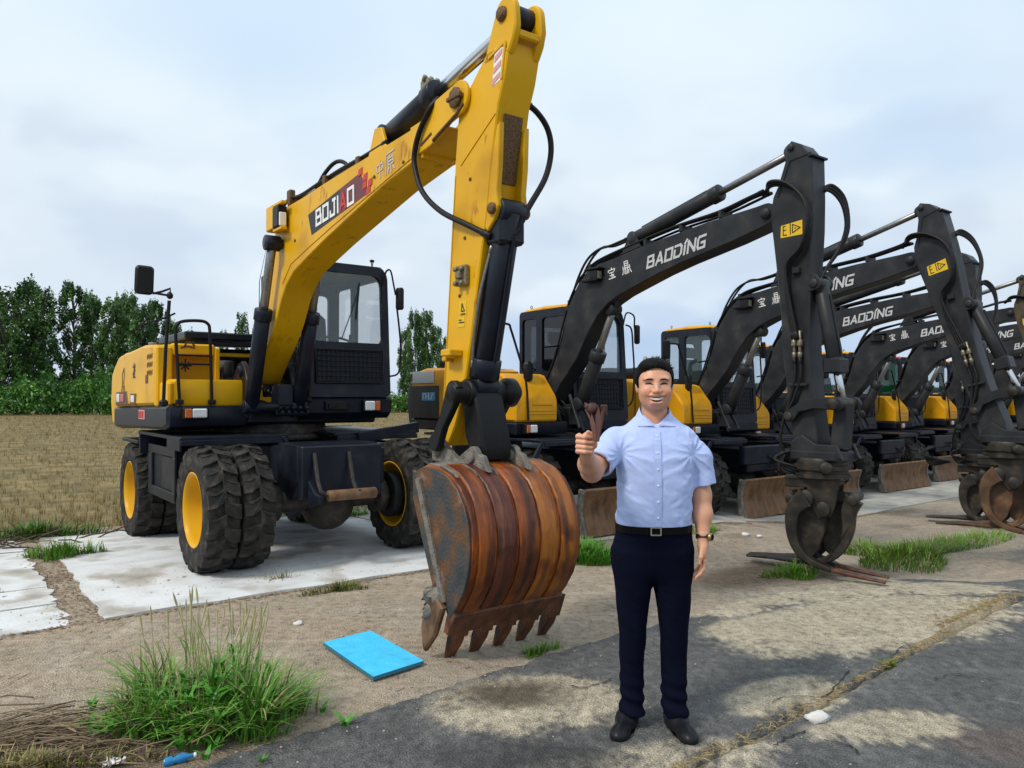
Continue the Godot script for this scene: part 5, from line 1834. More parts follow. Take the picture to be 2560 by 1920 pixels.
	for k in 3:
		b = Mb.new()
		var y := 3.455 + k * .066
		var zz := 3.435 + k * .012
		b.prism(pv([zz - .036, y - .026, zz + .038, y + .004, zz + .042, y + .034, zz - .032, y + .010]), sa - .005, sa - .001, 0.0)
		part("red_stripe", b, M.pink_print, ws)
	# clamp, labels, peg
	b = Mb.new()
	b.box(Vector3(sa - .018, 2.32, 3.095), Vector3(.036, .13, .12), .008)
	for k in 4: b.cyl(Vector3(sa - .035, 2.27 + (k / 2) * .09, 3.06 + (k % 2) * .07), Vector3(sa - .06, 2.27 + (k / 2) * .09, 3.06 + (k % 2) * .07), .016, 6, .003)
	b.box(Vector3(sa - .04, 2.32, 3.10), Vector3(.05, .05, .05), .008)
	part("hose_coupling", b, M.brass, sk)
	b = Mb.new()
	b.box(Vector3(sa - .001, 2.12, 3.08), Vector3(.004, .09, .08), 0.0)
	b.box(Vector3(sa - .001, 2.03, 3.06), Vector3(.004, .06, .075), 0.0)
	var lb := part("caution_label", b, M.label_yellow, sk)
	strokes(lb, M.black_print, side_plane(sa - .004, 3.05, 2.085), .07, [[.2, .2, .7, .2], [.2, .2, .3, .9], [.3, .9, .7, .2], [.1, -.05, .8, -.05], [-.2, -.8, .6, -.8], [-.2, -.55, .2, -.6]], .09)
	b = Mb.new()
	b.box(Vector3(sa - .05, 1.835, 3.02), Vector3(.10, .045, .11), .008)
	b.box(Vector3(sa - .03, 1.80, 2.94), Vector3(.06, .03, .05), .006)
	part("rest_peg", b, M.yellow_paint, sk)
	# lugs for the bucket ram and side strips on the stick's front
	for x in [sa + .005, sb - .045]:
		b = Mb.new()
		b.prism(pv([3.30, 2.62, 3.36, 2.90, 3.43, 3.18, 3.46, 3.20, 3.45, 2.95, 3.43, 2.80, 3.445, 2.70, 3.40, 2.62, 3.33, 2.56]), x, x + .04, .006)
		part("ram_lug", b, M.yellow_paint, sk)
	b = Mb.new()
	b.beam(Vector3(-.325, 3.26, 3.452), Vector3(-.325, 2.86, 3.372), .14, .006, .002, Vector3(0, 0, 1))
	part("worn_strip", b, M.pin_rust, sk)
	b = Mb.new()
	pin(b, sa - .02, sb + .03, 3.395, 2.69, .035)
	part("lug_pin", b, M.pin_rust, sk)
	ram(o, Vector3(-.325, 2.68, 3.395), Vector3(-.325, 1.62, 3.12), .93, .085, .05, M.navy_paint, M.worn_rod, "bucket_cylinder")
	b = Mb.new()
	b.box(Vector3(-.325, 2.56, 3.365), Vector3(.19, .16, .17), .02)
	part("cylinder_head", b, M.navy_paint, o)
	hose(o, [Vector3(-.44, 3.55, 2.78), Vector3(-.49, 3.48, 2.74), Vector3(-.50, 3.36, 2.62), Vector3(-.50, 3.23, 2.55), Vector3(-.50, 3.12, 2.56), Vector3(-.50, 2.94, 2.66), Vector3(-.50, 2.76, 2.90), Vector3(-.48, 2.62, 3.19), Vector3(-.42, 2.53, 3.35)], .019, "loop_hose", null, 7)
	hose(o, [Vector3(-.26, 3.38, 3.44), Vector3(-.14, 3.32, 3.45), Vector3(-.055, 3.23, 3.45), Vector3(-.03, 3.10, 3.45), Vector3(-.075, 2.93, 3.45), Vector3(-.19, 2.75, 3.45), Vector3(-.262, 2.64, 3.45), Vector3(-.29, 2.56, 3.44), Vector3(-.36, 2.52, 3.42)], .019, "loop_hose", null, 7)
	hose(o, [Vector3(-.40, 2.48, 3.33), Vector3(-.43, 2.2, 3.25), Vector3(-.43, 1.95, 3.185), Vector3(-.41, 1.74, 3.13)], .012, "hose", M.worn_rod)
	# link: cross tube, two side arms, H link
	b = Mb.new()
	b.cyl(Vector3(-.57, 1.585, 3.12), Vector3(-.08, 1.585, 3.12), .068, 20, .02)
	b.cyl(Vector3(-.20, 1.585, 3.12), Vector3(-.04, 1.585, 3.12), .095, 20, .05)
	b.cyl(Vector3(-.46, 1.585, 3.12), Vector3(-.42, 1.585, 3.12), .085, 20, .01)
	b.cyl(Vector3(-.27, 1.585, 3.12), Vector3(-.23, 1.585, 3.12), .085, 20, .01)
	part("link_tube", b, M.black_plastic, o)
	for x in [-.56, -.16]:
		b = Mb.new()
		b.prism(pv([3.19, 1.62] + ring(3.12, 1.59, .07, 30, 150, 5) + [2.98, 1.44, 2.90, 1.33] + ring(2.905, 1.265, .06, 140, 330, 5) + [3.02, 1.36, 3.14, 1.50]), x, x + .05, .008)
		part("link_arm", b, M.black_plastic, o)
	b = Mb.new()
	b.prism(pv([3.05, 1.58, 3.20, 1.58, 3.30, 1.25, 3.28, 1.17, 3.18, 1.15, 3.09, 1.3]), -.44, -.22, .015)
	part("bucket_link", b, M.black_plastic, o)
	# bucket
	var bl := -.72
	var br := .075
	var curve_pts := [[2.98, 1.10], [3.10, 1.145], [3.24, 1.14], [3.37, 1.105], [3.47, 1.04], [3.54, .95], [3.585, .84], [3.60, .72], [3.585, .60], [3.54, .48], [3.47, .38], [3.39, .29]]
	b = Mb.new()
	for side in [bl, br]:
		b = Mb.new()
		var pl := [3.36, .285, 3.28, .42, 3.20, .62, 3.12, .80, 3.02, 1.0, 2.955, 1.115]
		var sp := []
		for k in curve_pts: sp.append(k[0] - .012); sp.append(k[1] - .012)
		b.prism(pv(sp + pl.slice(0, 10)), side - .014, side + .014, .004)
		var sd := part("bucket_side", b, M.bucket_grey, o)
		b = Mb.new()
		# thick cutting edge strip down the side
		b.beam(Vector3(side + (-.02 if side < 0 else .02), 1.06, 3.03), Vector3(side + (-.02 if side < 0 else .02), .36, 3.33), .03, .045, .006, Vector3(0, 0, 1))
		part("edge_strip", b, M.dusty_plate, sd)
		b = Mb.new()
		b.prism(pv([3.00, 1.09, 2.94, 1.10, 2.95, .92, 3.10, .60, 3.20, .40, 3.30, .36, 3.05, 1.0]), side - .010, side + .010, .003)
		part("side_cutter", b, M.bucket_grey, sd)
	b = Mb.new()
	var shell := []
	for k in curve_pts: shell.append(k[0]); shell.append(k[1])
	for k in range(curve_pts.size() - 1, -1, -1):
		var c := Vector2(3.2, .75)
		var q := Vector2(curve_pts[k][0], curve_pts[k][1])
		q = q.move_toward(c, .022)
		shell.append(q.x); shell.append(q.y)
	b.prism(pv(shell), bl + .001, br - .001, .002)
	part("bucket_shell", b, M.rust, o)
	# raised wear straps wrapped over the shell
	var sx := [bl + .03, -.56, -.405, -.245, -.09, br - .03]
	for k in 5:
		b = Mb.new()
		var st := []
		var lo: int = 2
		var dz := .016 if k % 2 == 0 else .011
		for j in range(lo, curve_pts.size()): st.append(curve_pts[j][0] + dz * .9); st.append(curve_pts[j][1] + (dz if j < 6 else -dz * .3))
		for j in range(curve_pts.size() - 1, lo - 1, -1): st.append(curve_pts[j][0] - .003); st.append(curve_pts[j][1] - .003)
		b.prism(pv(st), sx[k] + .009, sx[k + 1] - .009, .007)
		part("wear_strap", b, [M.rust, M.rust_maroon, M.rust, M.rust_amber, M.rust_amber][k], o)
	# top plate and ears
	b = Mb.new()
	b.prism(pv([2.97, 1.10, 3.10, 1.155, 3.24, 1.152, 3.37, 1.118, 3.40, 1.09, 3.36, 1.08, 3.2, 1.12, 3.0, 1.08]), bl + .02, br - .02, .006)
	part("bucket_top", b, M.dusty_plate, o)
	for x in [-.475, -.175]:
		b = Mb.new()
		b.prism(pv([2.78, 1.14, 3.42, 1.11, 3.36, 1.20] + ring(3.25, 1.19, .065, 20, 130, 4) + [3.08, 1.17] + ring(2.86, 1.215, .075, 30, 170, 5)), x - .02, x + .02, .005)
		pin(b, x - .045, x + .045, 2.86, 1.215, .04)
		pin(b, x - .04, x + .04, 3.25, 1.19, .035)
		part("bucket_ear", b, M.dusty_plate, o)
	# cutting lip and teeth
	b = Mb.new()
	b.prism(pv([3.415, .335, 3.43, .30, 3.345, .175, 3.305, .185, 3.32, .24, 3.36, .34]), bl - .01, br + .01, .005)
	part("cutting_lip", b, M.rust_dark, o)
	for k in 5:
		var x: float = lerpf(-.625, .085, k / 4.0)
		b = Mb.new()
		b.prism(pv([3.385, .25, 3.31, .10, 3.215, -.008, 3.19, -.010, 3.225, .12, 3.30, .26]), x - .037, x + .037, .012)
		var th := part("bucket_tooth", b, M.rust_dark, o)
		b = Mb.new()
		b.prism(pv([3.405, .30, 3.345, .15, 3.285, .15, 3.31, .29]), x - .050, x + .050, .01)
		part("tooth_adapter", b, M.rust_dark, th)
	b = Mb.new()
	b.prism(pv([3.15, .33, 3.25, .42, 3.36, .34, 3.27, .16, 3.16, .045, 3.14, .05, 3.12, .18]), bl - .055, bl - .012, .012)
	part("side_tooth", b, M.blade_rust, o)
	b = Mb.new()
	var mn := noise(77, 14.0, 3)
	b.ball(Vector3(bl - .03, .385, 3.22), Vector3(.035, .05, .09), 16, 12)
	b.ball(Vector3(bl - .03, .30, 3.20), Vector3(.04, .05, .06), 16, 12)
	for k in b.v.size(): b.v[k] += Vector3(1, 1, 1) * .03 * mn.get_noise_3dv(b.v[k] * 2.0)
	part("caked_mud", b, M.dusty_plate, o)

# ------------------------------------------------------------------ the black timber-grab machines
func claw_prism(b: Mb, line: Array, w: Array, z0: float, z1: float):
	# a curved tapering tine: line of [x, y], half widths w
	var l := []
	var r := []
	for k in line.size():
		var p := Vector2(line[k][0], line[k][1])
		var a := Vector2(line[maxi(k - 1, 0)][0], line[maxi(k - 1, 0)][1])
		var q := Vector2(line[mini(k + 1, line.size() - 1)][0], line[mini(k + 1, line.size() - 1)][1])
		var d := (q - a).normalized()
		var n: Vector2 = Vector2(-d.y, d.x) * w[k]
		l.append(p + n); r.append(p - n)
	r.reverse()
	var poly := PackedVector2Array(l + r)
	b.prism(poly, z0, z1, .010)

func smooth_line(pts: Array, n := 3) -> Array:
	var v := []
	for p in pts: v.append(Vector3(p[0], p[1], 0))
	var o := []
	for p in curve(v, n): o.append([p.x, p.y])
	return o

func make_black(label: String, origin: Vector3, swing: float, red: bool, seed_: int, yaw := 37.0) -> Node3D:
	var o := thing("wheeled_excavator", label, "excavator", "black timber grab excavators parked in a row")
	origin.y = gh(origin) + .028
	o.position = origin
	o.rotation.y = deg_to_rad(yaw)
	rng.seed = seed_
	var P: Material = M.charcoal_paint
	var kit := wheel_meshes("black", .47, .36, M.navy_paint, 16, 8)
	for z in [0.0, -2.2]:
		add_wheel(kit, o, Vector3(-.94, .47, z), false, z + seed_)
		add_wheel(kit, o, Vector3(1.04, .47, z), true, z + 2.0 + seed_)
	var b := Mb.new()
	b.box(Vector3(.05, .74, -1.1), Vector3(.74, .32, 3.0), .02)
	b.box(Vector3(.05, .82, .36), Vector3(.9, .26, .12), .015)
	part("chassis", b, M.navy_paint, o)
	for z in [0.0, -2.2]:
		b = Mb.new()
		b.cyl(Vector3(-.7, .47, z), Vector3(.8, .47, z), .09, 12, .01)
		b.ball(Vector3(.05, .44, z), Vector3(.22, .2, .2), 14, 8)
		part("axle", b, M.dirty_steel, o)
	# fenders with a front lip
	for s in [-1.0, 1.0]:
		b = Mb.new()
		b.box(Vector3(.05 + s * .72, 1.05, -.9), Vector3(.74, .03, 2.5), .006)
		b.box(Vector3(.05 + s * .70, 1.02, .36), Vector3(.72, .05, .025), .005)
		b.beam(Vector3(.05 + s * 1.06, 1.05, .33), Vector3(.05 + s * 1.16, .86, .30), .05, .04, .004)
		b.box(Vector3(.05 + s * .78, .80, -1.1), Vector3(.5, .42, .8), .02)
		part("fender", b, M.navy_paint, o)
	# dozer blade: curved mouldboard, cutting edge, arms, cheek plate
	var bl := Mb.new()
	bl.prism(pv([.56, .50, .50, .36, .49, .24, .505, .20, .475, .20, .455, .26, .465, .40, .53, .52]), -.58, 1.24, .006)
	var bd := part("dozer_blade", bl, M.blade_rust, o)
	b = Mb.new()
	b.prism(pv([.507, .21, .59, .0, .565, .0, .478, .20]), -.575, 1.235, .005)
	part("cutting_edge", b, M.blade_rust, bd)
	b = Mb.new()
	for x in [-.60, 1.25]: b.prism(pv([.57, .51, .515, .37, .505, .24, .59, .0, .46, .0, .43, .3, .47, .52]), x - .02, x + .02, .006)
	part("cheek_plate", b, M.dusty_plate, bd)
	b = Mb.new()
	for x in [-.25, .35]: b.beam(Vector3(x, .6, -.1), Vector3(x, .3, .46), .09, .14, .01)
	part("push_arm", b, M.dirty_steel, bd)
	for k in 6: hose(o, [Vector3(rng.randf_range(.1, .5), .8, .44), Vector3(rng.randf_range(.1, .6), .6, .5), Vector3(rng.randf_range(.1, .6), .42, .40)], .010)
	# deck
	b = Mb.new()
	b.cyl(Vector3(.05, .98, -1.0), Vector3(.05, 1.14, -1.0), .52, 24, .02)
	part("slew_ring", b, M.dirty_steel, o)
	b = Mb.new()
	b.prism(pv([-.14, 1.10, -.12, 1.13, -.12, 1.23, -.14, 1.245, -2.5, 1.245, -2.5, 1.10]), -1.04, -.25, .02)
	b.prism(pv([-.50, 1.08, -.46, 1.12, -.46, 1.22, -2.3, 1.22, -2.3, 1.08]), -.24, 1.14, .02)
	part("deck", b, M.navy_paint, o)
	lamp(o, -.93, 1.125, -.77, 1.215, -.09, true, M.black_plastic)
	# fuel tank with sloped front lid, hood behind
	b = Mb.new()
	b.prism(pv([-.145, 1.25, -.13, 1.27, -.13, 1.50, -.16, 1.56, -.36, 1.79, -.44, 1.81, -1.05, 1.83, -1.05, 1.25]), -1.04, -.40, .025)
	var tk := part("fuel_tank", b, M.orange_paint, o)
	b = Mb.new()
	b.box(Vector3(-.66, 1.375, -.128), Vector3(.40, .012, .012), .003)
	b.box(Vector3(-.66, 1.335, -.128), Vector3(.42, .012, .012), .003)
	b.box(Vector3(-.64, 1.45, -.128), Vector3(.30, .03, .014), .005)
	b.box(Vector3(-.86, 1.40, -.127), Vector3(.008, .29, .01), .002)
	part("pressed_ridge", b, M.orange_paint, tk)
	b = Mb.new()
	b.prism(pv([-1.06, 1.25, -1.06, 1.86, -1.2, 1.90, -2.1, 1.92, -2.44, 1.86, -2.5, 1.72, -2.5, 1.25]), -1.045, -.25, .03)
	var hd := part("engine_hood", b, M.orange_paint, o)
	b = Mb.new()
	b.box(Vector3(-1.048, 1.47, -2.12), Vector3(.014, .43, .72), .004)
	part("grey_panel", b, M.charcoal_paint, hd)
	b = Mb.new()
	b.box(Vector3(-1.052, 1.80, -2.15), Vector3(.008, .16, .56), .003)
	part("pale_sticker", b, M.grey_print, hd)
	b = Mb.new()
	b.box(Vector3(-1.058, 1.54, -2.0), Vector3(.008, .11, .34), .003)
	var sg := part("blue_sticker", b, M.sign_blue, hd)
	strokes(sg, M.white_print, side_plane(-1.063, -2.13, 1.51), .07, [[0, 0, 0, 1], [0, 1, .6, 1], [1.0, 0, 1.0, 1], [1.0, .5, 1.5, .5], [2.0, 0, 2.0, 1], [2.0, 0, 2.6, 0], [3.0, 0, 3.4, 1]], .14)
	b = Mb.new()
	b.prism(pv([-2.48, 1.1, -2.48, 1.8, -2.62, 1.76, -2.72, 1.5, -2.66, 1.14]), -1.0, 1.1, .05)
	part("counterweight", b, M.navy_paint, o)
	b = Mb.new()
	var cp := []
	var cr := []
	for k in 41:
		cp.append(Vector3(-.62, 2.00 + .01 * sin(k * .2), -2.3 + k * .03))
		cr.append(.075 if k % 2 == 0 else .095)
	b.tube(cp, cr, 12)
	part("intake_hose", b, M.black_plastic, hd)
	b = Mb.new()
	b.tube(curve([Vector3(-.35, 1.8, -1.5), Vector3(-.35, 2.1, -1.5), Vector3(-.36, 2.2, -1.47), Vector3(-.42, 2.24, -1.42)], 4), .035, 10)
	part("exhaust_pipe", b, M.worn_rod, o)
	# mirror pole on the tank
	b = Mb.new()
	b.tube(curve([Vector3(-.87, 1.26, -.10), Vector3(-.88, 1.7, -.13), Vector3(-.96, 2.0, -.16), Vector3(-1.06, 2.30, -.18), Vector3(-1.10, 2.36, -.18), Vector3(-1.28, 2.36, -.18)], 4), .014, 7)
	var mp := part("mirror_pole", b, M.black_plastic, o)
	b = Mb.new()
	b.t = Transform3D(Basis(), Vector3(-1.32, 2.28, -.18))
	plate(b, Transform3D(), rrect(-.07, -.13, .07, .13, .035), .05, .018)
	part("mirror_head", b, M.black_plastic, mp)
	b = Mb.new()
	b.t = Transform3D(Basis(Vector3.UP, .6), Vector3(-.70, 1.84, -.32))
	plate(b, Transform3D(), rrect(-.07, -.13, .07, .12, .05), .09, .03)
	part("air_filter", b, M.black_plastic, o)
	# cab
	var roof: Material = M.cab_red if red else M.orange_paint
	make_cab(o, .17, 1.12, -.50, -1.62, 1.22, 2.72, 1.83, M.navy_paint, roof, M.green_glass if red else (M.dark_glass if seed_ == 1 else M.glass))
	mirror(o, [Vector3(1.08, 2.5, -.52), Vector3(1.12, 2.66, -.50), Vector3(1.24, 2.63, -.48), Vector3(1.25, 2.5, -.48), Vector3(1.26, 2.42, -.48)], Vector3(1.30, 2.38, -.48), Vector3(.08, .26, .05), PI / 2 + .5)
	b = Mb.new()
	b.tube(curve([Vector3(1.10, 2.5, -.5), Vector3(1.17, 2.45, -.46), Vector3(1.2, 2.2, -.46), Vector3(1.22, 1.9, -.46), Vector3(1.2, 1.5, -.47), Vector3(1.1, 1.4, -.5)], 4), .012, 6)
	part("grab_rail", b, M.black_plastic, o)
	b = Mb.new()
	b.tube([Vector3(.18, 2.22, -.52), Vector3(-.12, 2.17, -.45), Vector3(-.36, 2.14, -.42)], .012, 6)
	part("side_bar", b, M.black_plastic, o)
	# boom foot brackets
	for x in [-.17, .15]:
		b = Mb.new()
		b.prism(pv([-1.0, 1.2, -.28, 1.12, -.42, 1.42] + ring(-.63, 1.53, .10, -20, 170, 6) + [-1.0, 1.35]), x - .02, x + .02, .006)
		pin(b, x - .04, x + .04, -.63, 1.53, .05)
		part("boom_bracket", b, P, o)
	b = Mb.new()
	b.box(Vector3(.0, 1.30, -.36), Vector3(.18, .22, .16), .012)
	b.box(Vector3(.02, 1.40, -.33), Vector3(.13, .09, .13), .008)
	b.beam(Vector3(-.12, 1.16, -.06), Vector3(-.07, 1.56, -.30), .03, .04, .004)
	b.beam(Vector3(.10, 1.16, -.06), Vector3(.07, 1.56, -.30), .03, .04, .004)
	part("cylinder_mount", b, P, o)
	make_black_arm(o, swing, P)
	return o

func make_black_arm(o: Node, swing: float, P: Material):
	var xa := -.13
	var xb := .11
	var b := Mb.new()
	var top := [2.42, 3.322, 1.858, 3.283, .974, 3.184, .469, 3.10, .253, 3.075, .086, 3.013, -.058, 2.895, -.176, 2.751, -.266, 2.601, -.357, 2.289, -.437, 2.091, -.565, 1.889, -.663, 1.703, -.715, 1.58]
	var foot := ring(-.63, 1.525, .085, 170, 350, 6)
	var low := [-.40, 1.70, -.24, 1.85, -.089, 2.018, .084, 2.28, .252, 2.479, .441, 2.612, .624, 2.686, .9, 2.765, 1.208, 2.851, 1.543, 2.927, 2.15, 3.04, 2.50, 3.12]
	b.prism(pv(top + foot + low + ring(2.535, 3.235, .10, -60, 100, 7)), xa, xb, .008)
	var bo := part("boom", b, P, o)
	b = Mb.new()
	pin(b, xa - .035, xb + .035, 2.535, 3.235, .05)
	b.cyl(Vector3(xa - .045, 3.235, 2.535), Vector3(xa - .02, 3.235, 2.535), .04, 6, .006)
	part("boom_pin", b, P, bo)
	b = Mb.new()
	b.prism(pv([.30, 2.56, .36, 2.68, .50, 2.68, .47, 2.56, .40, 2.50]), -.06, .04, .008)
	part("ram_lug", b, P, bo)
	var tl := atan2(3.046 - 2.927, 1.856 - 1.033)
	block_text(bo, "BAODiNG", [M.grey_print], side_plane(xa - .0025, 1.045, 2.93, tl), .112, .090, .128, .32, .22)
	strokes(bo, M.white_print, side_plane(xa - .003, .445, 2.865, tl), .135, GLYPH_BAO, .075)
	strokes(bo, M.white_print, side_plane(xa - .003, .67, 2.895, tl), .15, GLYPH_DING, .06)
	b = Mb.new()
	b.box(Vector3(xa - .04, 2.95, .27), Vector3(.08, .13, .14), .015)
	b.box(Vector3(xa - .05, 3.02, .26), Vector3(.10, .02, .24), .005)
	b.box(Vector3(xa - .05, 2.90, .20), Vector3(.06, .04, .26), .008)
	var wl := part("work_lamp", b, M.black_plastic, bo)
	b = Mb.new()
	b.box(Vector3(xa - .045, 2.945, .345), Vector3(.06, .09, .012), .004)
	part("lens", b, M.dusty_plate, wl)
	# hoses up the boom
	for k in 4:
		var x := -.10 + k * .045
		var h := rng.randf_range(.0, .05)
		hose(bo, [Vector3(x, 1.6, -.80), Vector3(x, 2.0, -.56), Vector3(x, 2.4, -.40), Vector3(x, 2.7, -.27), Vector3(x, 2.93, -.10), Vector3(x, 3.06, .08), Vector3(x, 3.14, .28), Vector3(x, 3.20 + h, .8), Vector3(x, 3.29 + h, 1.4), Vector3(x, 3.35 + h * .5, 1.95), Vector3(x, 3.40 + h, 2.3), Vector3(x - .02, 3.46, 2.5)], .014)
	for k in 2:
		var x := -.08 + k * .06
		hose(bo, [Vector3(x, 2.6, -.30), Vector3(x, 2.92, -.16), Vector3(x, 3.16, .02), Vector3(x, 3.26 + k * .03, .22), Vector3(x, 3.28, .45), Vector3(x, 3.32, .72)], .015)
	b = Mb.new()
	for z in [-.28, .12, 1.0, 1.5, 2.0]:
		b.box(Vector3(-.03, lookup([[-.28, 2.62], [.12, 3.07], [1.0, 3.215], [1.5, 3.28], [2.0, 3.33]], z), z), Vector3(.2, .07, .04), .008)
	part("hose_clamp", b, P, bo)
	for k in 5:
		var x := -.10 + k * .05
		hose(o, [Vector3(x, 1.55, -.76), Vector3(x - .08, 1.42 + rng.randf_range(-.05, .1), -.52), Vector3(x, 1.30, -.36), Vector3(x + .08, 1.25 + rng.randf_range(0, .1), -.42)], .013)
	# single boom ram under the boom
	ram(o, Vector3(-.01, 1.45, -.15), Vector3(-.01, 2.55, .40), .55, .085, .042, P, M.worn_rod, "boom_cylinder")
	# the stick and all on it swing about the boom pin
	var piv := Vector3(0, 3.235, 2.535)
	var R := Transform3D(Basis(Vector3.RIGHT, -swing), Vector3.ZERO)
	var T := Transform3D(R.basis, piv - R.basis * piv)
	var first := o.get_child_count()
	b = Mb.new()
	for x in [-.09, .03]: b.prism(pv([.62, 3.14, .92, 3.19, .84, 3.34, .74, 3.345]), x - .014, x + .014, .004)
	part("ram_bracket", b, P, bo)
	var tip: Vector3 = T * Vector3(-.03, 3.77, 2.76)
	ram(o, Vector3(-.03, 3.31, .78), tip, .58, .075, .036, P, M.worn_rod, "arm_cylinder")
	first = o.get_child_count()
	var sa := -.135
	var sb := .075
	b = Mb.new()
	b.prism(pv([2.80, 3.845, 2.745, 3.80, 2.735, 3.66, 2.66, 3.46, 2.61, 3.37, 2.585, 3.24, 2.59, 3.129, 2.634, 2.76, 2.682, 2.307, 2.704, 1.86, 2.75, 1.55, 2.80, 1.14, 2.90, 1.06, 3.03, 1.08, 3.04, 1.18, 2.985, 1.6, 2.965, 1.995, 2.976, 2.425, 2.985, 2.713, 3.005, 2.998, 3.012, 3.284, 3.006, 3.645, 2.90, 3.79]), sa, sb, .010)
	var sk := part("stick", b, M.stick_brown if absf(swing - .16) < .01 else P, o)
	b = Mb.new()
	b.box(Vector3(-.03, 3.665, 3.0), Vector3(.25, .02, .05), .004)
	b.beam(Vector3(sa - .003, 3.67, 2.79), Vector3(sa - .003, 3.69, 3.0), .01, .02, .003)
	b.beam(Vector3(sa - .003, 3.67, 2.79), Vector3(sa - .003, 3.36, 2.66), .01, .016, .003)
	part("stiffener", b, P, sk)
	b = Mb.new()
	pin(b, sa - .025, sb + .025, 2.80, 3.785, .032)
	pin(b, sa - .03, sb + .03, 2.92, 1.13, .045)
	part("stick_pin", b, P, sk)
	b = Mb.new()
	b.prism(pv([2.69, 2.98, 2.695, 3.09, 2.91, 3.11, 2.91, 2.98]), sa - .003, sa, 0.0)
	var st := part("caution_label", b, M.label_yellow, sk)
	strokes(st, M.black_print, side_plane(sa - .005, 2.71, 3.0), .09, [[.1, 0, .5, 0], [.1, 0, .1, .9], [.1, .5, .4, .5], [.1, .9, .35, .9], [1.15, .1, 1.15, .95], [1.15, .95, 2.0, .5], [2.0, .5, 1.15, .1], [1.4, .5, 1.5, .55], [.9, 0, .9, 1.05]], .08)
	# boss and hoses looping past the stick's head
	for k in 3:
		var x := sa - .03 - k * .02
		hose(sk, [Vector3(-.05 + k * .03, 3.44 + k * .015, 2.45), Vector3(x, 3.47 + k * .015, 2.62), Vector3(x, 3.42 + k * .015, 2.80), Vector3(x, 3.28, 2.96), Vector3(x, 3.08, 3.0), Vector3(x, 2.86, 2.93), Vector3(x, 2.68 + k * .02, 2.79), Vector3(x, 2.5, 2.76 + k * .02), Vector3(x, 2.25, 2.79 + k * .03), Vector3(x, 2.05, 2.83 + k * .03)], .015)
	for k in 3:
		hose(sk, [Vector3(.03 + k * .02, 3.40, 2.98), Vector3(.10, 3.36 + k * .03, 3.06), Vector3(.16 + k * .02, 3.24 + k * .03, 3.12), Vector3(.18 + k * .02, 3.05, 3.14), Vector3(.14 + k * .01, 2.86, 3.10), Vector3(.05, 2.68, 3.03), Vector3(-.03, 2.52, 2.99)], .016)
	b = Mb.new()
	for k in 2:
		var z := 2.84 + k * .055
		b.cyl(Vector3(sa - .03, 2.12, z), Vector3(sa - .03, 1.86, z), .014, 8, .003)
		b.cyl(Vector3(sa - .03, 2.04, z), Vector3(sa - .03, 1.98, z), .026, 6, .004)
		b.cyl(Vector3(sa - .03, 1.93, z), Vector3(sa - .03, 1.88, z), .022, 6, .004)
		b.box(Vector3(sa - .03, 2.0, z), Vector3(.05, .03, .04), .006)
	part("hose_coupling", b, M.brass, sk)
	for k in 2:
		var z := 2.84 + k * .055
		hose(sk, [Vector3(sa - .03, 1.88, z), Vector3(sa - .04, 1.7, z + .01), Vector3(sa - .04, 1.5, 2.80 + k * .03), Vector3(sa - .06, 1.3, 2.74), Vector3(sa - .06, 1.1, 2.72), Vector3(-.12, .95, 2.82)], .014)
	b = Mb.new()
	b.box(Vector3(sa - .02, 1.64, 2.87), Vector3(.05, .025, .18), .005)
	b.box(Vector3(sa - .02, 2.66, 2.86), Vector3(.05, .06, .07), .008)
	part("hose_clamp", b, P, sk)
	for x in [sa - .002, sb - .028]:
		b = Mb.new()
		b.prism(pv([2.93, 2.45, 3.0, 2.62, 3.04, 2.60] + ring(3.02, 2.53, .06, 60, -90, 5)), x, x + .03, .005)
		part("ram_lug", b, P, sk)
	b = Mb.new()
	pin(b, sa - .02, sb + .02, 3.015, 2.53, .04)
	part("lug_pin", b, P, sk)
	ram(o, Vector3(-.03, 2.52, 3.02), Vector3(-.03, 1.47, 3.22), .70, .065, .034, P, M.chrome, "bucket_cylinder")
	b = Mb.new()
	b.box(Vector3(-.03, 1.80, 3.157), Vector3(.17, .13, .15), .012)
	part("cylinder_head", b, P, o)
	# link: arched side plates, cross pin, H link
	for x in [-.20, .10]:
		b = Mb.new()
		b.prism(pv(ring(2.80, 1.36, .055, 100, 330, 6) + [2.90, 1.40, 3.05, 1.43, 3.20, 1.42] + ring(3.24, 1.47, .06, -70, 90, 5) + [3.10, 1.53, 2.96, 1.515]), x, x + .04, .006)
		part("link_arm", b, P, o)
	b = Mb.new()
	pin(b, -.24, .18, 3.23, 1.47, .05)
	pin(b, -.22, .16, 2.80, 1.36, .04)
	part("link_pin", b, M.claw_steel, o)
	b = Mb.new()
	b.prism(pv([3.17, 1.46, 3.29, 1.46, 3.26, 1.08, 3.12, 1.06]), -.10, .04, .012)
	part("grab_link", b, P, o)
	for k in range(first, o.get_child_count()):
		var c := o.get_child(k) as Node3D
		c.transform = T * c.transform
	for k in 4:
		hose(o, [Vector3(sa - .02, 1.06, 2.74 + k * .02), Vector3(sa - .10 - k * .02, .98, 2.72), Vector3(sa - .10, .86 + k * .02, 2.80 + k * .03), Vector3(sa - .02, .90, 2.96)], .012)
	# the grab hangs from the stick's foot
	first = o.get_child_count()
	var C0 := Vector3(-.03, 0, 3.02)
	b = Mb.new()
	for x in [-.19, .09]: b.prism(pv([2.80, 1.0, 2.82, 1.14, 2.92, 1.20, 3.05, 1.12, 3.24, 1.12, 3.30, 1.0]), x, x + .04, .008)
	b.box(Vector3(-.03, 1.02, 3.03), Vector3(.34, .10, .46), .02)
	part("rotator_bracket", b, P, o)
	b = Mb.new()
	b.t = Transform3D(Basis(), C0)
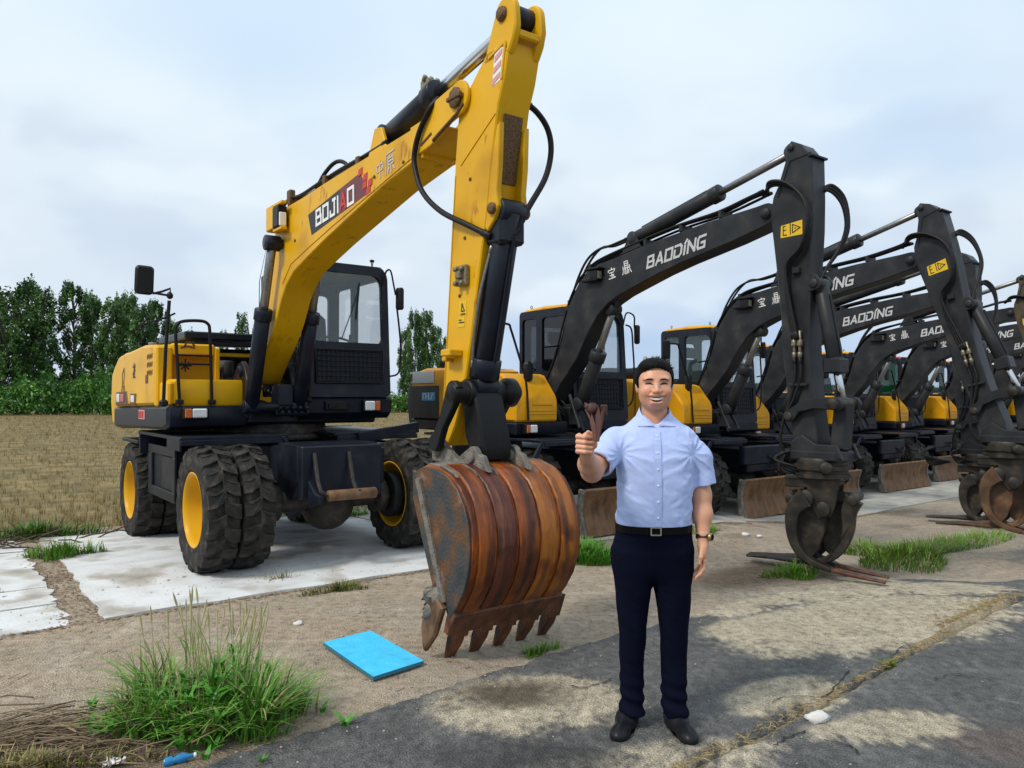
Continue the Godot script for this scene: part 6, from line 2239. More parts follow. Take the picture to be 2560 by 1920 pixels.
	b.lathe(pv([0, 1.0, .20, 1.0, .21, .985, .21, .94, .235, .935, .235, .90, .215, .895, .215, .87, .24, .865, .24, .83, .2, .82, 0, .82]), 28)
	b.cyl(Vector3(-.16, .93, .12), Vector3(-.27, .93, .20), .05, 12, .01)
	part("rotator", b, M.claw_steel, o)
	var g := Transform3D(Basis(Vector3.UP, deg_to_rad(-70.0)), C0)
	# prism space (z, y) -> opening direction; x -> across
	var gp := g * Transform3D(Basis(Vector3(0, 0, -1), Vector3(0, 1, 0), Vector3(.84, 0, 0)), Vector3.ZERO)
	b = Mb.new()
	b.t = gp
	b.prism(pv([-.34, .835, .24, .835, .24, .79, .19, .76, .16, .60, .11, .50, .0, .48, -.07, .56, -.12, .74, -.34, .74]), -.15, -.11, .008)
	b.prism(pv([-.34, .835, .24, .835, .24, .79, .19, .76, .16, .60, .11, .50, .0, .48, -.07, .56, -.12, .74, -.34, .74]), .11, .15, .008)
	b.prism(pv([-.34, .84, .24, .84, .24, .81, -.34, .81]), -.16, .16, .006)
	part("grab_head", b, M.claw_steel, o)
	b = Mb.new()
	b.t = gp
	pin(b, -.19, .19, -.12, .65, .075)
	pin(b, -.21, .21, .05, .57, .065)
	pin(b, -.2, .2, .32, .66, .045)
	pin(b, -.2, .2, -.28, .64, .045)
	b.prism(pv([-.30, .60, -.30, .70, .33, .71, .33, .61]), -.05, .05, .02)
	part("grab_pin", b, M.claw_steel, o)
	var CM: Material = M.claw_rust if swing > .2 else M.claw_steel
	var A := smooth_line([[-.12, .66], [-.235, .56], [-.265, .42], [-.235, .26], [-.13, .14], [.12, .055], [.62, .0]])
	var B := smooth_line([[.05, .58], [.03, .44], [.03, .32], [-.03, .19], [-.14, .10], [-.36, .06], [-.84, .04]])
	var B2 := smooth_line([[.32, .66], [.27, .54], [.265, .40], [.21, .25], [.10, .14], [-.12, .08], [-.55, .085]])
	var wa := []
	for k in A.size(): wa.append(lerpf(.092, .009, pow(float(k) / (A.size() - 1), .8)))
	for k in [[A, -.22, -.11], [A, .0, .11]]:
		b = Mb.new()
		b.t = gp
		var n0: int = k[0].size() - 5
		claw_prism(b, k[0].slice(0, n0 + 2), wa.slice(0, n0 + 2), k[1], k[2])
		var cl := part("claw", b, CM, o)
		b = Mb.new()
		b.t = gp
		var wt := []
		for w in wa.slice(n0): wt.append(w * .9)
		claw_prism(b, k[0].slice(n0), wt, k[1] + .018, k[2] - .018)
		part("worn_tip", b, M.rust_dark, cl)
	var wb := []
	for k in B.size(): wb.append(lerpf(.085, .010, pow(float(k) / (B.size() - 1), .9)))
	b = Mb.new()
	b.t = gp
	claw_prism(b, B, wb, .10, .26)
	part("claw", b, CM, o)
	b = Mb.new()
	b.t = gp
	claw_prism(b, B2, wa, -.10, -.01)
	part("claw", b, CM, o)
	b = Mb.new()
	b.t = gp
	b.prism(pv([-.30, .66, -.02, .70, .06, .58, .04, .36, -.02, .20, -.10, .115, -.20, .20, -.255, .38, -.29, .54]), -.10, .0, .008)
	b.prism(pv([.0, .62, .30, .71, .37, .67, .305, .52, .275, .36, .19, .20, .08, .12, .0, .19, -.02, .40]), .035, .09, .008)
	part("claw_web", b, CM, o)
	var moved: Vector3 = T * Vector3(0, 1.13, 2.92) - Vector3(0, 1.13, 2.92)
	var lift := Vector3(0, moved.y, moved.z)
	for k in range(first, o.get_child_count()):
		var c := o.get_child(k) as Node3D
		c.position += lift

func make_row():
	var row := [
		[Vector3(.942, 0, -9.216), .0, false, 1, "black excavator with log grapple right behind the smiling man"],
		[Vector3(3.27, 0, -11.12), .24, false, 2, "second black log-grapple excavator, its rusty grapple at the right edge"],
		[Vector3(4.79, 0, -13.2), .0, false, 3, "third black excavator in the row, half hidden behind the second"],
		[Vector3(7.15, 0, -15.3), .16, false, 4, "fourth black excavator with a brownish stick, just before the red-roofed cab"],
		[Vector3(9.2, 0, -17.2), -.04, true, 5, "black excavator with red cab roof and green side glass"],
		[Vector3(11.4, 0, -19.1), .0, false, 6, "black excavator parked next beyond the red-roofed cab"],
		[Vector3(13.6, 0, -21.0), .1, false, 7, "farthest but one black excavator in the row"],
		[Vector3(15.8, 0, -22.9), .0, false, 8, "farthest black excavator at the end of the row"]]
	var turn := [37.0, 37.0, 36.6, 37.4, 38.6, 36.0, 38.2, 37.2]
	for k in row: make_black(k[4], k[0], k[1], k[2], k[3], turn[k[3] - 1])

# ------------------------------------------------------------------ the man
# distance to a cone with round ends
func cone(p: Vector3, a: Vector3, b: Vector3, ra: float, rb: float) -> float:
	var ba := b - a
	var t := clampf((p - a).dot(ba) / ba.length_squared(), 0.0, 1.0)
	return (p - a - ba * t).length() - lerpf(ra, rb, t)

func egg(p: Vector3, c: Vector3, r: Vector3) -> float:
	var q := p - c
	var k0 := (q / r).length()
	if k0 < 1e-4: return -minf(r.x, minf(r.y, r.z))
	var k1 := (q / (r * r)).length()
	return k0 * (k0 - 1.0) / k1

func smin(a: float, b: float, k: float) -> float:
	var h := maxf(k - absf(a - b), 0.0) / k
	return minf(a, b) - h * h * k * .25

func smax(a: float, b: float, k: float) -> float: return -smin(-a, -b, k)

# table of sections [y, cx, cz, rx, rz]; distance to the lofted oval column
func column(p: Vector3, tab: Array, pw := 2.4) -> float:
	var n := tab.size()
	var y := clampf(p.y, tab[0][0], tab[n - 1][0])
	var i := 0
	while i < n - 2 and y > tab[i + 1][0]: i += 1
	var t: float = (y - tab[i][0]) / (tab[i + 1][0] - tab[i][0])
	t = clampf(t, 0.0, 1.0)
	var a: Array = tab[i]
	var b: Array = tab[i + 1]
	var rx := lerpf(a[3], b[3], t)
	var rz := lerpf(a[4], b[4], t)
	var dx := absf(p.x - lerpf(a[1], b[1], t)) / rx
	var dz := absf(p.z - lerpf(a[2], b[2], t)) / rz
	var k := pow(pow(dx, pw) + pow(dz, pw), 1.0 / pw)
	var d := (k - 1.0) * minf(rx, rz) * (1.0 if k < 1.0 else lerpf(1.0, maxf(rx, rz) / minf(rx, rz), dx / (dx + dz + 1e-5)))
	var cap := maxf(tab[0][0] - p.y, p.y - tab[n - 1][0])
	return maxf(d, cap)

func surface(f: Callable, lo: Vector3, hi: Vector3, cell: float, out: Mb, paint = null):
	# surface nets over the cells that the field's zero crosses
	var nx := int(ceil((hi.x - lo.x) / cell)) + 2
	var ny := int(ceil((hi.y - lo.y) / cell)) + 2
	var nz := int(ceil((hi.z - lo.z) / cell)) + 2
	var B := 6
	var val := PackedFloat32Array()
	val.resize(nx * ny * nz)
	val.fill(1e9)
	var act := []
	var rad := cell * B * .5 * 1.7321 * 1.5 + cell
	for bx in range(0, nx, B):
		for by in range(0, ny, B):
			for bz in range(0, nz, B):
				var c := lo + Vector3(bx + B * .5, by + B * .5, bz + B * .5) * cell
				if absf(f.call(c)) < rad:
					act.append(Vector3i(bx, by, bz))
					for i in range(bx, mini(bx + B + 1, nx)):
						for j in range(by, mini(by + B + 1, ny)):
							for k in range(bz, mini(bz + B + 1, nz)):
								var id := (i * ny + j) * nz + k
								if val[id] > 1e8: val[id] = f.call(lo + Vector3(i, j, k) * cell)
	var vid := {}
	var pts := PackedVector3Array()
	var E := [[0, 1], [2, 3], [4, 5], [6, 7], [0, 2], [1, 3], [4, 6], [5, 7], [0, 4], [1, 5], [2, 6], [3, 7]]
	for a in act:
		for i in range(a.x, mini(a.x + B, nx - 1)):
			for j in range(a.y, mini(a.y + B, ny - 1)):
				for k in range(a.z, mini(a.z + B, nz - 1)):
					var id := (i * ny + j) * nz + k
					var v := [val[id], val[id + 1], val[id + nz], val[id + nz + 1], val[id + ny * nz], val[id + ny * nz + 1], val[id + ny * nz + nz], val[id + ny * nz + nz + 1]]
					var neg := 0
					for w in v:
						if w < 0.0: neg += 1
					if neg == 0 or neg == 8: continue
					var s := Vector3.ZERO
					var m := 0
					for e in E:
						var va: float = v[e[0]]
						var vb: float = v[e[1]]
						if (va < 0.0) != (vb < 0.0):
							var t := va / (va - vb)
							var pa := Vector3(e[0] >> 2, (e[0] >> 1) & 1, e[0] & 1)
							var pb := Vector3(e[1] >> 2, (e[1] >> 1) & 1, e[1] & 1)
							s += pa.lerp(pb, t)
							m += 1
					vid[id] = pts.size()
					pts.append(lo + (Vector3(i, j, k) + s / m) * cell)
	var tris := PackedInt32Array()
	for id in vid:
		var k: int = id % nz
		var j: int = (id / nz) % ny
		var i: int = id / (nz * ny)
		var v0 := val[id]
		for ax in 3:
			var st: int = [ny * nz, nz, 1][ax]
			var s1: int = [nz, 1, ny * nz][ax]
			var s2: int = [1, ny * nz, nz][ax]
			var v1 := val[id + st]
			if (v0 < 0.0) == (v1 < 0.0): continue
			if not (vid.has(id - s1) and vid.has(id - s2) and vid.has(id - s1 - s2)): continue
			var q := [vid[id], vid[id - s1], vid[id - s1 - s2], vid[id - s2]]
			if v0 < 0.0: q.reverse()
			tris.append_array(PackedInt32Array([q[0], q[1], q[2], q[0], q[2], q[3]]))
	var nn := PackedVector3Array()
	nn.resize(pts.size())
	var e := cell * .6
	for i in pts.size():
		var p := pts[i]
		nn[i] = Vector3(f.call(p + Vector3(e, 0, 0)) - f.call(p - Vector3(e, 0, 0)), f.call(p + Vector3(0, e, 0)) - f.call(p - Vector3(0, e, 0)), f.call(p + Vector3(0, 0, e)) - f.call(p - Vector3(0, 0, e))).normalized()
	for t in range(0, tris.size(), 3):
		var a := tris[t]
		var b := tris[t + 1]
		var c := tris[t + 2]
		if paint != null: out.col = paint.call(pts[a])
		out.tri(pts[a], pts[b], pts[c], nn[a], nn[b], nn[c])
		if paint != null:
			var last := out.c.size()
			# the builder may have swapped the last two corners
			for z in 3:
				out.c[last - 3 + z] = paint.call(out.t.affine_inverse() * out.v[last - 3 + z])

var HD := Vector3(.028, 1.592, .02)   # middle of the head

func head_field(p: Vector3) -> float:
	var q := p - HD
	var ax := Vector3(absf(q.x), q.y, q.z)
	var d := egg(q, Vector3(0, .034, -.022), Vector3(.078, .084, .098))
	d = smin(d, egg(q, Vector3(0, .030, .030), Vector3(.066, .056, .050)), .03)           # forehead
	d = smin(d, egg(q, Vector3(0, -.030, .014), Vector3(.0705, .078, .074)), .03)
	d = smin(d, egg(q, Vector3(0, -.082, .044), Vector3(.034, .032, .034)), .035)       # chin
	d = smin(d, egg(ax, Vector3(.040, -.032, .060), Vector3(.029, .024, .022)), .022)     # lifted cheeks
	d = smin(d, egg(ax, Vector3(.045, -.056, .018), Vector3(.022, .032, .036)), .03)     # jaw corners
	d = smin(d, egg(ax, Vector3(.030, .028, .074), Vector3(.030, .010, .012)), .018)      # brow
	d = smax(d, -egg(ax, Vector3(.033, .008, .098), Vector3(.017, .008, .012)), .014)     # shallow sockets
	d = smin(d, cone(q, Vector3(0, .012, .082), Vector3(0, -.028, .099), .007, .0125), .014)
	d = smin(d, egg(ax, Vector3(.0145, -.031, .091), Vector3(.0095, .0085, .011)), .008)
	# folds from the nose to the mouth corners
	d = smax(d, -cone(ax, Vector3(.024, -.034, .092), Vector3(.043, -.060, .079), .003, .003), .010)
	d = smin(d, egg(q, Vector3(0, -.050, .083), Vector3(.034, .010, .012)), .012)
	d = smin(d, egg(q, Vector3(0, -.083, .080), Vector3(.026, .008, .011)), .012)
	# open smile
	var my := q.y + .068 - q.x * q.x * 9.0
	d = smax(d, -egg(Vector3(q.x, my, q.z), Vector3(0, 0, .092), Vector3(.040, .0120, .026)), .004)
	# ears
	d = smin(d, egg(ax, Vector3(.080, -.006, -.014), Vector3(.009, .030, .017)), .008)
	# neck
	d = smin(d, cone(p, Vector3(.030, 1.53, -.012), Vector3(.03, 1.36, -.03), .057, .066), .03)
	return d

func arm_field(p: Vector3) -> float:
	# viewer's right: hanging arm
	var d := cone(p, Vector3(.228, 1.23, -.02), Vector3(.25, 1.075, -.02), .047, .043)
	d = smin(d, cone(p, Vector3(.25, 1.075, -.02), Vector3(.252, .985, 0.0), .042, .043), .03)
	d = smin(d, cone(p, Vector3(.252, .985, .0), Vector3(.247, .868, .035), .041, .027), .03)
	# viewer's left: raised arm, fist forward
	d = minf(d, cone(p, Vector3(-.18, 1.31, .02), Vector3(-.272, 1.20, .17), .053, .046))
	d = smin(d, cone(p, Vector3(-.272, 1.20, .17), Vector3(-.288, 1.24, .27), .046, .045), .03)
	d = smin(d, cone(p, Vector3(-.288, 1.24, .27), Vector3(-.302, 1.292, .385), .044, .031), .03)
	# hidden trunk that joins head and arms
	d = minf(d, cone(p, Vector3(.033, 1.40, -.02), Vector3(.03, 1.1, -.01), .06, .10))
	d = smin(d, cone(p, Vector3(.21, 1.27, -.02), Vector3(.03, 1.28, -.02), .04, .07), .04)
	d = smin(d, cone(p, Vector3(-.165, 1.30, .01), Vector3(.03, 1.30, -.02), .045, .07), .04)
	return d

# hanging hand: wrist at (.247, .868, .035), fingers down, back of the hand towards the viewer's right
func hand_down(p: Vector3) -> float:
	var w := Vector3(.247, .868, .035)
	var q := p - w
	var d := cone(q, Vector3(0, .03, 0), Vector3(0, -.015, .004), .027, .026)
	# palm: flattened, wide along z/x
	d = smin(d, egg(q, Vector3(-.003, -.055, .010), Vector3(.021, .048, .040)), .02)
	var fx := [[.036, .0], [.014, -.004], [-.008, -.004], [-.028, .002]]
	for k in 4:
		var z: float = fx[k][0] + .006
		var L: float = [.92, 1.05, 1.0, .8][k]
		var a := Vector3(-.002, -.088 + fx[k][1], z)
		var b := a + Vector3(-.004, -.038 * L, .001)
		var c := b + Vector3(-.016, -.026 * L, .0)
		var e := c + Vector3(-.017, -.014 * L, .0)
		var f := cone(q, a, b, .0098, .0088)
		f = smin(f, cone(q, b, c, .0088, .0080), .004)
		f = smin(f, cone(q, c, e, .0080, .0066), .004)
		d = smin(d, f, .006)
	var t := cone(q, Vector3(-.010, -.030, .034), Vector3(-.020, -.066, .056), .0135, .0105)
	t = smin(t, cone(q, Vector3(-.020, -.066, .056), Vector3(-.026, -.094, .056), .0105, .0080), .005)
	return smin(d, t, .010)

# raised fist: knuckles to the viewer's left, curled fingers seen from the front
func fist(p: Vector3) -> float:
	var w := Vector3(-.302, 1.292, .385)
	var q := p - w
	var d := cone(q, Vector3(.006, -.02, -.03), Vector3(.0, .012, .008), .031, .028)
	d = smin(d, egg(q, Vector3(.006, .052, .018), Vector3(.034, .046, .026)), .018)
	# four fingers stacked, wrapping over to the front
	for k in 4:
		var y: float = [.078, .056, .035, .016][k]
		var L: float = [.95, 1.05, 1.0, .85][k]
		var a := Vector3(-.030, y + .003, .016)
		var b := Vector3(-.036, y, .044)
		var c := Vector3(-.008 * L, y - .002, .058)
		var e := Vector3(.020 * L, y - .004, .046)
		var f := cone(q, a, b, .0112, .0112)
		f = smin(f, cone(q, b, c, .0110, .0104), .004)
		f = smin(f, cone(q, c, e, .0102, .0086), .004)
		d = smin(d, f, .0035)
	var t := cone(q, Vector3(.032, .040, .022), Vector3(.034, .078, .040), .0145, .0115)
	t = smin(t, cone(q, Vector3(.034, .078, .040), Vector3(.006, .096, .052), .0115, .0092), .005)
	return smin(d, t, .006)

var WR: FastNoiseLite

func folds(p: Vector3) -> float:
	# pulls across the belly, ruffles at the armpits and sleeves
	var a := WR.get_noise_3d(p.x * 2.2 + p.y * 2.6, p.y * 4.6 - absf(p.x) * 3.4, p.z * 2.0)
	var b := WR.get_noise_3d(p.x * 6.0 + 7.0, p.y * 9.0 + p.x * 4.0, p.z * 4.0)
	var c := sin(p.x * 34.0 * signf(p.x - .03) + p.y * 52.0 + 6.0 * a) * smoothstep(1.22, 1.02, p.y) * clampf((absf(p.x - .03) - .02) * 9.0, 0.0, 1.0)
	var ux := absf(p.x - .03) - .165
	var uy := p.y - 1.275
	var an := atan2(uy, -ux)
	var ds := sqrt(ux * ux + uy * uy)
	var rad := pow(absf(sin(an * 5.5 + a * 2.0)), 5.0) * exp(-ds * 9.0) * smoothstep(.01, .05, ds)
	return .0040 * a + .0022 * b + .0026 * c - .0075 * rad

func shirt_field(p: Vector3) -> float:
	var d := column(p, [[.925, .024, .0, .173, .118], [.97, .025, .003, .178, .125], [1.05, .026, .006, .172, .126], [1.15, .027, .008, .176, .128], [1.25, .028, .004, .184, .126], [1.32, .029, -.006, .190, .114], [1.37, .030, -.014, .172, .096], [1.41, .031, -.020, .130, .080], [1.445, .032, -.022, .088, .070], [1.475, .033, -.022, .068, .064]], 2.5)
	# sleeves
	var s := cone(p, Vector3(.168, 1.333, -.015), Vector3(.228, 1.25, -.02), .060, .062)
	s = smin(s, cone(p, Vector3(.228, 1.25, -.02), Vector3(.258, 1.12, -.02), .062, .064), .04)
	s = maxf(s, 1.122 - p.y + (p.x - .26) * .15)
	d = smin(d, s, .028)
	var ea := Vector3(-.145, 1.33, -.01)
	var eb := Vector3(-.245, 1.228, .135)
	var u := cone(p, ea, eb, .068, .072)
	var ax := (eb - ea).normalized()
	u = maxf(u, (p - eb).dot(ax) + .005)
	d = smin(d, u, .028)
	d += folds(p)
	# sleeve openings are hollow
	d = maxf(d, -maxf(cone(p, Vector3(.2535, 1.16, -.02), Vector3(.262, 1.05, -.02), .048, .048), p.y - 1.16))
	d = maxf(d, -cone(p, eb - ax * .03, eb + ax * .08, .057, .060))
	# neck opening
	d = maxf(d, -cone(p, Vector3(.031, 1.43, -.01), Vector3(.031, 1.56, .02), .060, .080))
	d = maxf(d, -cone(p, Vector3(.031, 1.402, .07), Vector3(.031, 1.47, .05), .006, .060))
	return d

func trouser_field(p: Vector3) -> float:
	var d := column(p, [[.60, .019, -.002, .165, .060], [.66, .019, -.003, .176, .080], [.74, .018, -.004, .184, .108], [.80, .018, -.004, .187, .119], [.86, .020, -.003, .183, .120], [.93, .022, 0.0, .177, .118], [.965, .023, .0, .173, .115]], 2.3)
	d = smax(d, .675 + absf(p.x - .02) * .2 - p.y, .05)
	var l := column(p, [[.055, -.083, .01, .062, .066], [.12, -.080, -.002, .056, .060], [.28, -.079, -.012, .058, .066], [.44, -.077, -.002, .063, .070], [.60, -.075, .0, .081, .086], [.72, -.072, -.004, .097, .106], [.82, -.070, -.006, .102, .112], [.86, -.07, -.006, .08, .09]], 2.2)
	var r := column(p, [[.05, .117, .02, .062, .066], [.12, .116, .002, .057, .060], [.28, .118, -.012, .060, .066], [.44, .116, -.002, .065, .071], [.60, .112, .0, .082, .087], [.72, .107, -.004, .097, .106], [.82, .104, -.006, .102, .112], [.86, .104, -.006, .08, .09]], 2.2)
	d = smin(d, smin(l, r, .02), .03)
	var a := WR.get_noise_3d(p.x * 3.0, p.y * 3.4 + p.x * 2.0, p.z * 3.0 + 5.0)
	var bunch := smoothstep(.3, .08, p.y) * .006 * sin(p.y * 95.0 + p.x * 25.0)
	return d + .007 * a + bunch

func shoe_field(p: Vector3) -> float:
	# toe along +z, heel at the origin
	var d := cone(p, Vector3(0, .042, .0), Vector3(0, .046, .05), .040, .044)
	d = smin(d, cone(p, Vector3(0, .040, .06), Vector3(.004, .026, .20), .042, .032), .05)
	d = smin(d, egg(p, Vector3(.004, .030, .19), Vector3(.040, .032, .058)), .03)
	d = smin(d, cone(p, Vector3(0, .05, .005), Vector3(0, .105, -.005), .038, .040), .03)
	d = smax(d, p.y - .115, .01)
	return smax(d, .004 - p.y, .006)

func sole_field(p: Vector3) -> float:
	var d := cone(Vector3(p.x, 0, p.z), Vector3(0, 0, .0), Vector3(.002, 0, .10), .042, .040)
	d = smin(d, cone(Vector3(p.x, 0, p.z), Vector3(.002, 0, .10), Vector3(.004, 0, .195), .040, .043), .04)
	return maxf(d, maxf(p.y - (.016 if p.z > .05 else .022), -p.y))

func hair_field(p: Vector3) -> float:
	var q := p - HD
	var n := WR.get_noise_3d(q.x * 60.0, q.y * 14.0 + 9.0, q.z * 30.0)
	var d := egg(q, Vector3(.0, .040, -.026), Vector3(.0865, .081, .104))
	d = smin(d, egg(q, Vector3(-.006, .090, .022), Vector3(.062, .034, .062)), .04)
	d = smin(d, egg(Vector3(absf(q.x), q.y, q.z), Vector3(.074, .030, -.016), Vector3(.014, .050, .052)), .02)
	d += .0022 * n
	# the face stays free below an arched hairline
	var line := .080 - q.x * q.x * 7.0 + .003 * n
	d = smax(d, -maxf(q.y - line, .022 - q.z), .006)
	d = smax(d, -(q.y + .030), .01)
	return d

func make_man():
	WR = noise(201, 1.6, 3)
	var o := thing("person", "smiling man in pale blue short-sleeved shirt and navy trousers, one fist raised", "person")
	o.position = Vector3(.645, .018, -3.64)
	o.rotation.y = deg_to_rad(-4.0)
	var b := Mb.new()
	var tone := func(p):
		var q: Vector3 = p - HD
		var c := Color(1, 1, 1)
		var warm := clampf(1.0 - Vector2(absf(q.x) - .045, q.y + .032).length() / .035, 0.0, 1.0) * (1.0 if q.z > .03 else 0.0)
		c = c.lerp(Color(1.0, .80, .76), warm * .7)
		var lip := clampf(1.0 - absf(Vector2(q.x * .40, q.y + .068 - q.x * q.x * 9.0).length() - .0155) / .006, 0.0, 1.0) * (1.0 if q.z > .06 and absf(q.x) < .04 else 0.0)
		c = c.lerp(Color(.92, .52, .48), lip * .8)
		var nose := clampf(1.0 - Vector2(q.x, q.y + .028).length() / .02, 0.0, 1.0) * (1.0 if q.z > .08 else 0.0)
		c = c.lerp(Color(1.0, .82, .78), nose * .6)
		var beard := clampf(1.0 - Vector2(q.x * .7, q.y + .09).length() / .05, 0.0, 1.0) * (1.0 if q.y < -.05 and q.y > -.13 else 0.0)
		return c.lerp(Color(.88, .86, .86), beard * .3)
	surface(func(p): return minf(head_field(p), arm_field(p)) if p.y < 1.46 else head_field(p), Vector3(-.09, 1.385, -.14), Vector3(.16, 1.72, .16), .0036, b, tone)
	surface(func(p): return maxf(minf(head_field(p) if p.y > 1.3 else 1.0, arm_field(p)), p.y - 1.405), Vector3(-.36, .90, -.15), Vector3(.33, 1.44, .37), .009, b, tone)
	surface(hand_down, Vector3(.17, .68, -.03), Vector3(.31, .91, .13), .0034, b, tone)
	surface(fist, Vector3(-.38, 1.22, .32), Vector3(-.23, 1.42, .48), .0032, b, tone)
	var body := part("body", b, M.skin, o)
	# face pieces, laid on the skin
	var on_face := func(x: float, y: float) -> Vector3:
		var z := .125
		while z > .03 and head_field(HD + Vector3(x, y, z)) > 0.0: z -= .0006
		return HD + Vector3(x, y, z)
	b = Mb.new()
	for s in [-1.0, 1.0]:
		var pts := []
		for k in 11:
			var t := k / 10.0 - .5
			pts.append(on_face.call(s * .033 + t * .038, .0010 + .0070 * (1.0 - 4.0 * t * t) + s * t * .004) - Vector3(0, 0, .0006))
		b.tube(pts, [.0010, .0026, .0038, .0047, .0050, .0050, .0048, .0044, .0036, .0025, .0009], 6)
	part("eye", b, M.eye_dark, body)
	b = Mb.new()
	for s in [-1.0, 1.0]:
		var pts := []
		for k in 11:
			var t := k / 10.0 - .5
			pts.append(on_face.call(s * .034 + t * s * .042, .0215 + .0055 * (1.0 - 4.0 * t * t) - .002 * t) - Vector3(0, 0, .0012))
		b.tube(pts, [.0014, .0034, .0042, .0045, .0046, .0045, .0042, .0037, .0030, .0022, .0009], 6)
	part("eyebrow", b, M.brow, body)
	b = Mb.new()
	for k in 10:
		var t := (k + .5) / 10.0 - .5
		b.box(HD + Vector3(t * .062, -.0655 + t * t * .030, .0870 - t * t * .055), Vector3(.0060, .0105, .004), .0010)
	part("teeth", b, M.teeth, body)
	b = Mb.new()
	b.ball(HD + Vector3(0, -.068, .066), Vector3(.034, .015, .012), 12, 6)
	part("mouth", b, M.mouth_dark, body)
	b = Mb.new()
	surface(hair_field, HD + Vector3(-.11, -.06, -.15), HD + Vector3(.11, .15, .12), .0032, b)
	# loose strands over the cap
	rng.seed = 88
	for k in 520:
		var th := rng.randf_range(0, TAU)
		var up := rng.randf_range(.25, 1.0)
		var d := Vector3(cos(th) * sqrt(1.0 - up * up), up, sin(th) * sqrt(1.0 - up * up))
		var p := HD + Vector3(0, .045, -.022) + d * Vector3(.082, .083, .098)
		if p.z - HD.z > .06 and p.y - HD.y < .085: continue
		var flow := (d * .22 + Vector3(rng.randfn(.35, .25), rng.randfn(.0, .2), rng.randfn(.55, .25))).normalized()
		var L := rng.randf_range(.014, .026)
		var w := flow.cross(d).normalized() * .0016
		var nn := d.normalized()
		b.tri(p - w, p + w, p + flow * L + d * .004, nn, nn, nn)
	part("hair", b, M.hair, o)
	# clothes
	b = Mb.new()
	surface(shirt_field, Vector3(-.34, .915, -.16), Vector3(.36, 1.49, .23), .0075, b)
	var sh := part("shirt", b, M.shirt_cloth, o)
	b = Mb.new()
	# placket and buttons down the front
	var col_z := func(y): return lookup([[.93, .118], [1.05, .132], [1.15, .136], [1.25, .130], [1.33, .106], [1.385, .076], [1.41, .062]], y) + .001
	for k in 21:
		var y0 := .945 + k * .0205
		var p0 := Vector3(.030, y0, col_z.call(y0) + .002)
		var p1 := Vector3(.030, y0 + .0205, col_z.call(y0 + .0205) + .002)
		b.beam(p0, p1, .032, .005, .001, Vector3(0, 0, 1))
	var pk := part("placket", b, M.shirt_cloth, sh)
	b = Mb.new()
	for k in 6:
		var y := .985 + k * .074
		b.cyl(Vector3(.030, y, col_z.call(y) + .003), Vector3(.030, y, col_z.call(y) + .0075), .0052, 10, .001)
	part("button", b, M.shirt_light, pk)
	# collar: a standing band and two turned points
	b = Mb.new()
	for k in 24:
		var a0 := TAU * k / 24.0
		var a1 := TAU * (k + 1) / 24.0
		var q := []
		for a in [a0, a1]:
			var fr := (cos(a) + 1.0) * .5     # 1 at the front
			var r0 := .068
			q.append(Vector3(.033 + sin(a) * (r0 + .004), 1.455 - fr * .055, -.016 + cos(a) * (r0 + fr * .008)))
			q.append(Vector3(.033 + sin(a) * r0, 1.498 - fr * .058, -.016 + cos(a) * (r0 - .004 + fr * .010)))
		if fposmod(a0 + .8, TAU) > 1.6: b.quad(q[0], q[2], q[3], q[1], (q[0] - Vector3(.033, q[0].y, -.016)).normalized())
	for s in [-1.0, 1.0]:
		var out := []
		var inn := []
		for k in 13:
			var t := k / 12.0
			var a := lerpf(.06, PI * .98, t)
			var fr := (cos(a) + 1.0) * .5
			var f := 1.0 - smoothstep(.0, .42, t)
			inn.append(Vector3(.031 + s * sin(a) * .069, 1.500 - pow(fr, 2.2) * .098, -.016 + cos(a) * (.068 + fr * .022)))
			out.append(inn[k] + Vector3(s * (.058 * f + .020 * sin(a)), -(.004 * f + .040 * (1.0 - f)), cos(a) * .012 * (1.0 - f) + .012 - .024 * f))
		for k in 12:
			for lay in [0.0, .0035]:
				var of := Vector3(s * lay * .3, lay * .4, lay)
				var nn: Vector3 = (inn[k + 1] - inn[k]).cross(out[k] - inn[k]).normalized()
				if nn.dot(Vector3(s * .5, .4, .5)) < 0: nn = -nn
				b.quad(inn[k] + of, inn[k + 1] + of, out[k + 1] + of, out[k] + of, nn)
			b.quad(out[k], out[k + 1], out[k + 1] + Vector3(s * .001, .0014, .0035), out[k] + Vector3(s * .001, .0014, .0035), Vector3(s * .5, -.7, .5))
	part("collar", b, M.shirt_cloth, sh)
	b = Mb.new()
	surface(trouser_field, Vector3(-.21, .04, -.15), Vector3(.24, .975, .16), .0085, b)
	part("trousers", b, M.trouser_cloth, o)
	# belt and buckle
	b = Mb.new()
	for k in 40:
		var a0 := TAU * k / 40.0
		var a1 := TAU * (k + 1) / 40.0
		var r := func(a): return Vector3(.0225 + signf(sin(a)) * pow(absf(sin(a)), .8) * .1775, .934 - .010 * (cos(a) * .5 + .5), signf(cos(a)) * pow(absf(cos(a)), .8) * .1225)
		b.beam(r.call(a0), r.call(a1), .004, .034, 0.0)
	var be := part("belt", b, M.belt_leather, o)
	b = Mb.new()
	b.t = Transform3D(Basis(), Vector3(.020, .924, .128))
	ring_frame(b, Transform3D(), rrect(-.025, -.020, .025, .020, .004), rrect(-.019, -.014, .019, .014, .003), .006)
	part("buckle", b, M.chrome, be)
